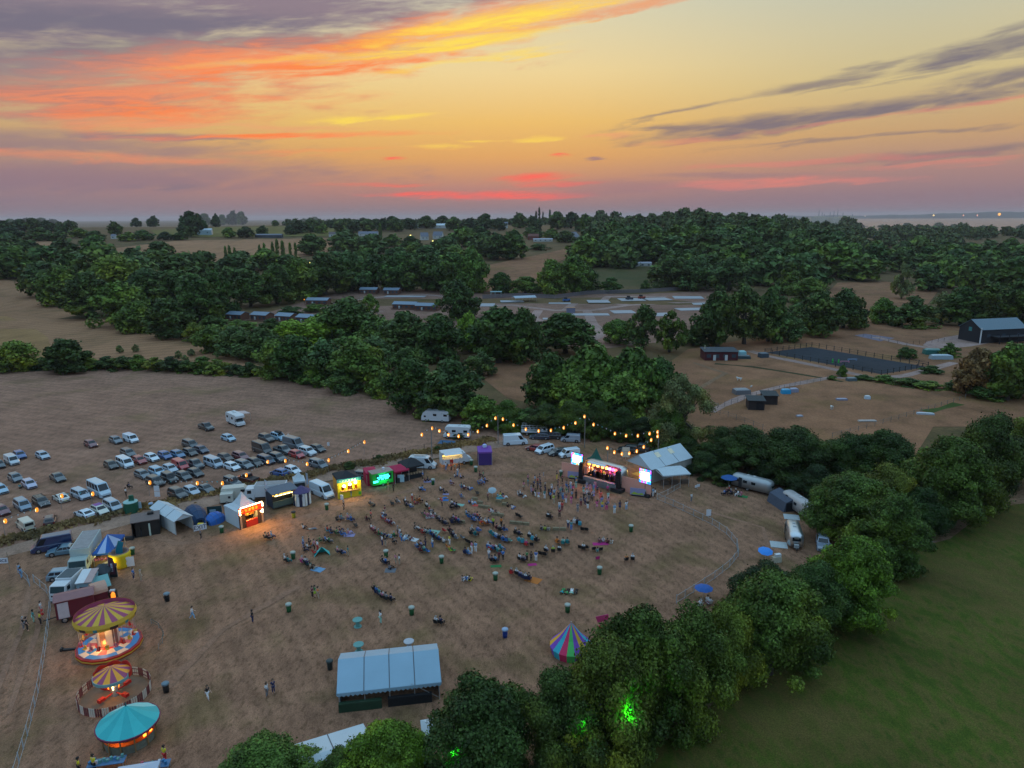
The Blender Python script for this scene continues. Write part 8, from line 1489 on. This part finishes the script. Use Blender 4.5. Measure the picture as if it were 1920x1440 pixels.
# performers stand on the stage platform
def on_stage(dx, dy, pose, t, b, what):
    q = Vector((dx, dy, 0)); q.rotate(Matrix.Rotation(SROT, 3, 'Z')); o, f = person(0, 0, pose, t, b, 'performing on the caravan stage', SROT + math.pi, 1.4, STAGE + q, what)
    o['label'] = 'performer in %s and %s, %s on the lit caravan stage' % (CN[t][0], CN[b][0], what); o['group'] = 'performers'
for a in [(-2.6, -1.0, 's', 'o', 'k', 'leftmost of the band'), (-1.5, -1.3, 'd', 'w', 'n', 'singing with a raised arm'), (-.4, -.9, 's', 'r', 'k', 'standing in the middle'), (.6, -1.3, 'd', 'y', 'x', 'waving under the brightest lamp'), (1.7, -1.0, 's', 'h', 'n', 'right of the brightest lamp'), (2.5, -.8, 's', 'v', 'k', 'rightmost of the band')]: on_stage(*a)
# ------------------------------------------------------------------ things on the grass
def rug(px, py, w, d, col, rz, label, mat=None):
    w *= .72; d *= .72; p = at(px, py); m = MB(); n = 6; vs = [(-w / 2 + w * i / n, -d / 2 + d * j / n, .03 + .02 * math.sin(i * 2.1 + j * 1.3)) for j in range(n + 1) for i in range(n + 1)]
    m.add(vs, [(j * 7 + i, j * 7 + i + 1, j * 7 + i + 8, j * 7 + i + 7) for j in range(n) for i in range(n)]); o = m.build('rug', mk('rug %s' % col, tuple(q * .7 for q in CN[col][1]), .9, noise=.25, scale=3), loc=p, rz=rz); s = o.modifiers.new('t', 'SOLIDIFY'); s.thickness = .02; tag(o, label, 'rug', 'rugs on the festival field')
for a in [(596, 1068, 2.6, 1.8, 'u', -.4, 'blue blanket at the lower left of the picnickers'), (655, 1004, 2.4, 1.6, 'v', 0, 'lavender rug beside the cyan and green chairs'), (727, 1005, 3.0, 1.6, 'u', -.2, 'pale blue rug right of the left row'), (768, 1010, 4.2, 1.6, 'w', -.5, 'long white rug in the middle of the picnickers'), (812, 998, 2.8, 2.2, 'i', -.3, 'pale mint rug propped beside the red chair'), (861, 947, 2.4, 1.4, 'i', -.2, 'mint green rug in the upper middle'), (892, 948, 1.6, 1.1, 'j', 0, 'coral towel left of the straw bales'), (834, 938, 1.9, 1.1, 'b', 0, 'blue towel with a red clad person on it'), (836, 927, 1.6, 1.0, 'v', 0, 'purple towel below the crimson gazebo'), (1000, 1088, 3.0, 2.2, 'o', -.5, 'orange rug at the lower end of a row of chairs'), (930, 1062, 2.2, 1.0, 'g', .1, 'green towel below the double row'), (1126, 1020, 3.4, 1.4, 'h', .1, 'magenta rug on the right side of the field'), (998, 1059, 1.8, 1.0, 'h', .2, 'magenta bag and rug below the standing four'), (732, 1070, 2.2, 1.8, 'e', 0, 'blue grey blanket left of a pink clad person'), (805, 903, 3.0, 1.4, 'v', .1, 'pale lavender rug beside the black gazebo'), (806, 970, 2.0, 1.4, 'w', .2, 'low white cloth in the middle of a ring of chairs'), (937, 934, 1.8, 1.2, 'c', .2, 'cyan cloth under the tilted parasol'), (1392, 931, 2.6, 1.6, 'g', -.5, 'green mat in front of the long silver caravan')]: rug(*a)
def bin_(px, py, body, lid, label, name='litter_bin'):
    p = at(px, py); r = thing(name, p, rnd.uniform(0, 6), label, 'bin', 'litter bins'); r.scale = (.78, .78, .88); m = MB(); m.lathe([(0, 0), (.36, 0), (.40, .5), (.42, 1.15)], 14); m.build('body', mk('bin %.2f' % body[1], body, .5, noise=.12), r, smooth=True); m = MB(); m.lathe([(.50, 1.12), (.52, 1.32), (.36, 1.42), (0, 1.44)], 14); m.build('liner', mk('liner %.2f' % lid[0], lid, .6, noise=.15), r)
GB, WL = (.012, .10, .035), (.36, .40, .35)
for x, y, l in [(550, 1048, 'green bin with a white liner above the seated pair in white and teal'), (724, 1045, 'green bin with a white liner above the blue grey blanket'), (828, 1056, 'green bin with a white liner in the lower middle of the field'), (613, 956, 'green bin with a white liner near the yellow stall'), (812, 909, 'green bin with a white liner below the black gazebo'), (892, 885, 'green bin with a white liner below the purple gazebo'), (884, 872, 'green bin with a white liner between the catering van and purple gazebo'), (929, 1088, 'green bin with a white liner below the magenta bag'), (1183, 997, 'green bin with a white liner alone at the right near the curved fence'), (1124, 1077, 'green bin with a white liner below the single magenta chair'), (1064, 1148, 'green bin with a white liner nearest the hedgerow'), (542, 1147, 'green bin with a white liner alone in the lower left field'), (772, 1153, 'green bin with a white liner left of the seated pair in the lower field'), (416, 999, 'green bin with a white liner below the small blue dome tent'), (249, 1040, 'green bin with a white liner beside the yellow inflatable'), (1208, 930, 'green bin at the end of the right hoarding'), (1052, 893, 'green bin at the end of the left hoarding')]: bin_(x, y, GB, WL, l)
bin_(551, 971, (.25, .27, .02), (.03, .03, .03), 'lime and black bin between the bar trailer and the lying pair'); bin_(947, 1195, (.01, .05, .28), (.3, .4, .55), 'dark blue bin above the rainbow tent'); bin_(312, 1298, (.016, .018, .02), (.14, .2, .24), 'black bin with a grey lid right of the small roundabout'); bin_(314, 1127, (.017, .019, .021), (.16, .22, .26), 'black bin with a grey lid right of the maroon wagons'); bin_(619, 1255, (.018, .03, .03), (.04, .06, .06), 'dark bin at the left end of the big marquee'); bin_(284, 955, (.1, .12, .05), (.3, .32, .24), 'khaki bin behind the white tunnel tent')
for i, (x, y) in enumerate([(667, 989), (736, 948), (895, 928), (974, 972), (1096, 998), (880, 1021), (1018, 1044)]):
    p = at(x, y); r = thing('chair_pair', p, 0, ('pair of black folding chairs ' + ('right of the cyan chairs', 'below the green food trailer', 'left of the tilted parasol', 'above the long straw bale', 'right of the low table behind the dancers', 'above the pair in pink and sky blue', 'left of the trio in white and lime')[i]), 'chairs', 'pairs of black folding chairs')
    d = STAGE - p; r.rotation_euler = (0, 0, math.atan2(d.y, d.x) - math.pi / 2)
    for s in (-.33, .33):
        for nm, me in (('seat', CHF), ('frame', CHG)): o = bpy.data.objects.new(nm, me); COL.objects.link(o); o.parent = r; o.location = (s, 0, 0); o.scale = (1.1, 1.1, 1.1); o.color = (.012, .012, .014, 1)
for i, (x, y, n, a) in enumerate([(890, 937, 1, -.3), (900, 944, 1, -.3), (908, 952, 2, -.35), (935, 941, 1, -.4), (947, 947, 1, -.4), (933, 967, 2, -.3), (974, 983, 3, -.25), (1026, 994, 1, 0), (1049, 994, 2, -.05), (866, 981, 1, .2)]):
    for k in range(n):
        p = at(x, y) + Vector((1.15 * (k - (n - 1) / 2) * math.cos(a), 1.15 * (k - (n - 1) / 2) * math.sin(a), 0)); m = MB(); m.box((0, 0, .23), (1.05, .5, .46), top=.97); m.box((-.25, 0, .24), (.02, .51, .47), 1); m.box((.25, 0, .24), (.02, .51, .47), 1); tag(m.build('straw_bale', [mk('straw bale', (.22, .18, .11), .95, noise=.3, scale=6), mk('twine', (.2, .12, .05), .9)], loc=p, rz=a + rnd.uniform(-.06, .06)), 'straw bale used as a seat in the middle of the festival field', 'straw bale', 'straw bales')
p = at(604, 1040); r = thing('pop_up_shelter', p, .3, 'small teal half open pop tent among the picnickers', 'tent'); m = MB(); m.add([(-1.2, -.6, 0), (1.2, -.6, 0), (1.1, .9, 0), (-1.1, .9, 0), (0, .1, 1.25)], [(0, 3, 4), (3, 2, 4), (2, 1, 4)]); o = m.build('canvas', mk('teal nylon', (.03, .45, .45), .6, noise=.08), r); s = o.modifiers.new('t', 'SOLIDIFY'); s.thickness = .02
p = at(701, 950); V = [(0, 0, .35), (.25, 0, .36), (.36, 0, .5), (.46, 0, .47), (.2, .07, .18), (.2, .07, .02), (.2, -.07, .18), (.2, -.07, .02), (-.2, .07, .2), (-.16, .07, .02), (-.2, -.07, .2), (-.16, -.07, .02), (-.2, 0, .35), (-.38, 0, .45)]
dogm = skin_mesh('dog', V, [(0, 1), (1, 2), (2, 3), (1, 4), (4, 5), (1, 6), (6, 7), (12, 8), (8, 9), (12, 10), (10, 11), (0, 12), (12, 13)], [.11, .12, .09, .04, .04, .025, .04, .025, .05, .025, .05, .025, .1, .02], mk('black coat', (.015, .014, .014), .8))
def animal(px, py, sc, label, me, cat, name, rz):
    p = at(px, py); o = bpy.data.objects.new(name, me); COL.objects.link(o); o.location = p; o.scale = (sc, sc, sc); o.rotation_euler = (0, 0, rz); tag(o, label, cat)
animal(701, 951, 1, 'small black dog beside a lone seated person', dogm, 'dog', 'dog', 1)
goatm = dogm.copy(); goatm.materials.clear(); goatm.materials.append(mk('white fleece', (.6, .6, .58), .9, noise=.1)); goatm.materials[0]
for px, py, l in ((1386, 714, 'white animal standing in the upper paddock'), (1559, 768, 'white animal grazing in the lower paddock'), (1408, 727, 'smaller pale animal below the white one in the upper paddock')): animal(px, py, 2.3 if '08' not in str(px) else 1.3, l, goatm, 'animal', 'grazing_animal', rnd.uniform(0, 6))
for px, py, w, l in ((172, 1440, 3.2, 'goods table left of the white gazebo at the bottom edge'), (292, 1446, 2.6, 'goods table right of the white gazebo at the bottom edge')):
    p = at(px + 30, py) if px < 200 else at(px, py); r = thing('goods_table', p, .2, l, 'table', 'goods tables'); m = MB(); m.box((0, 0, .72), (w, 1.0, .06)); m.build('top', mk('blue cloth', (.1, .2, .35), .9, noise=.3), r); m = MB(); [m.tube([(x, y, 0), (x, y, .72)], .03, 5) for x in (-w / 2 + .1, w / 2 - .1) for y in (-.4, .4)]; m.build('leg', ALU, r)
    m = MB(); g = random.Random(px); [m.box((-w / 2 + .2 + .3 * i, g.uniform(-.3, .3), .9), (.22, .22, g.uniform(.15, .45)), g.randrange(4), rz=g.uniform(0, 1)) for i in range(int(w / .3))]; m.build('goods', [mk('good %d' % i, c, .7) for i, c in enumerate([(.5, .55, .6), (.5, .1, .15), (.05, .2, .4), (.1, .3, .3)])], r)
# ------------------------------------------------------------------ light and render settings
hz = MB().box((0, 0, 61), (84000, 84000, 208)); hz = hz.build('haze', [])
mh_ = bpy.data.materials.new('haze'); mh_.use_nodes = True; nt_ = mh_.node_tree; nt_.nodes.remove(nt_.nodes['Principled BSDF']); pv = nt_.nodes.new('ShaderNodeVolumePrincipled'); pv.inputs['Density'].default_value = .00005; pv.inputs['Color'].default_value = (1, .86, .86, 1); nt_.links.new(pv.outputs[0], nt_.nodes['Material Output'].inputs['Volume']); hz.data.materials.append(mh_); hz['kind'] = 'stuff'
sun = light('sun', 'SUN', (0, 0, 200), .35, (1.0, .62, .36)); sun.data.angle = R(14)
sun.rotation_euler = (R(90 - 6), 0, R(180 + 4))
vs_ = scene.view_settings; vs_.view_transform = 'Standard'; vs_.look = 'None'; vs_.exposure = 0; vs_.gamma = 1
scene.render.engine = 'CYCLES'; c = scene.cycles
c.max_bounces = 5; c.diffuse_bounces = 3; c.glossy_bounces = 3; c.transmission_bounces = 3; c.transparent_max_bounces = 6; c.volume_bounces = 0
c.use_adaptive_sampling = True; c.adaptive_threshold = .02; c.sample_clamp_indirect = 4; c.use_light_tree = True
c.use_denoising = True; c.denoiser = 'OPENIMAGEDENOISE'
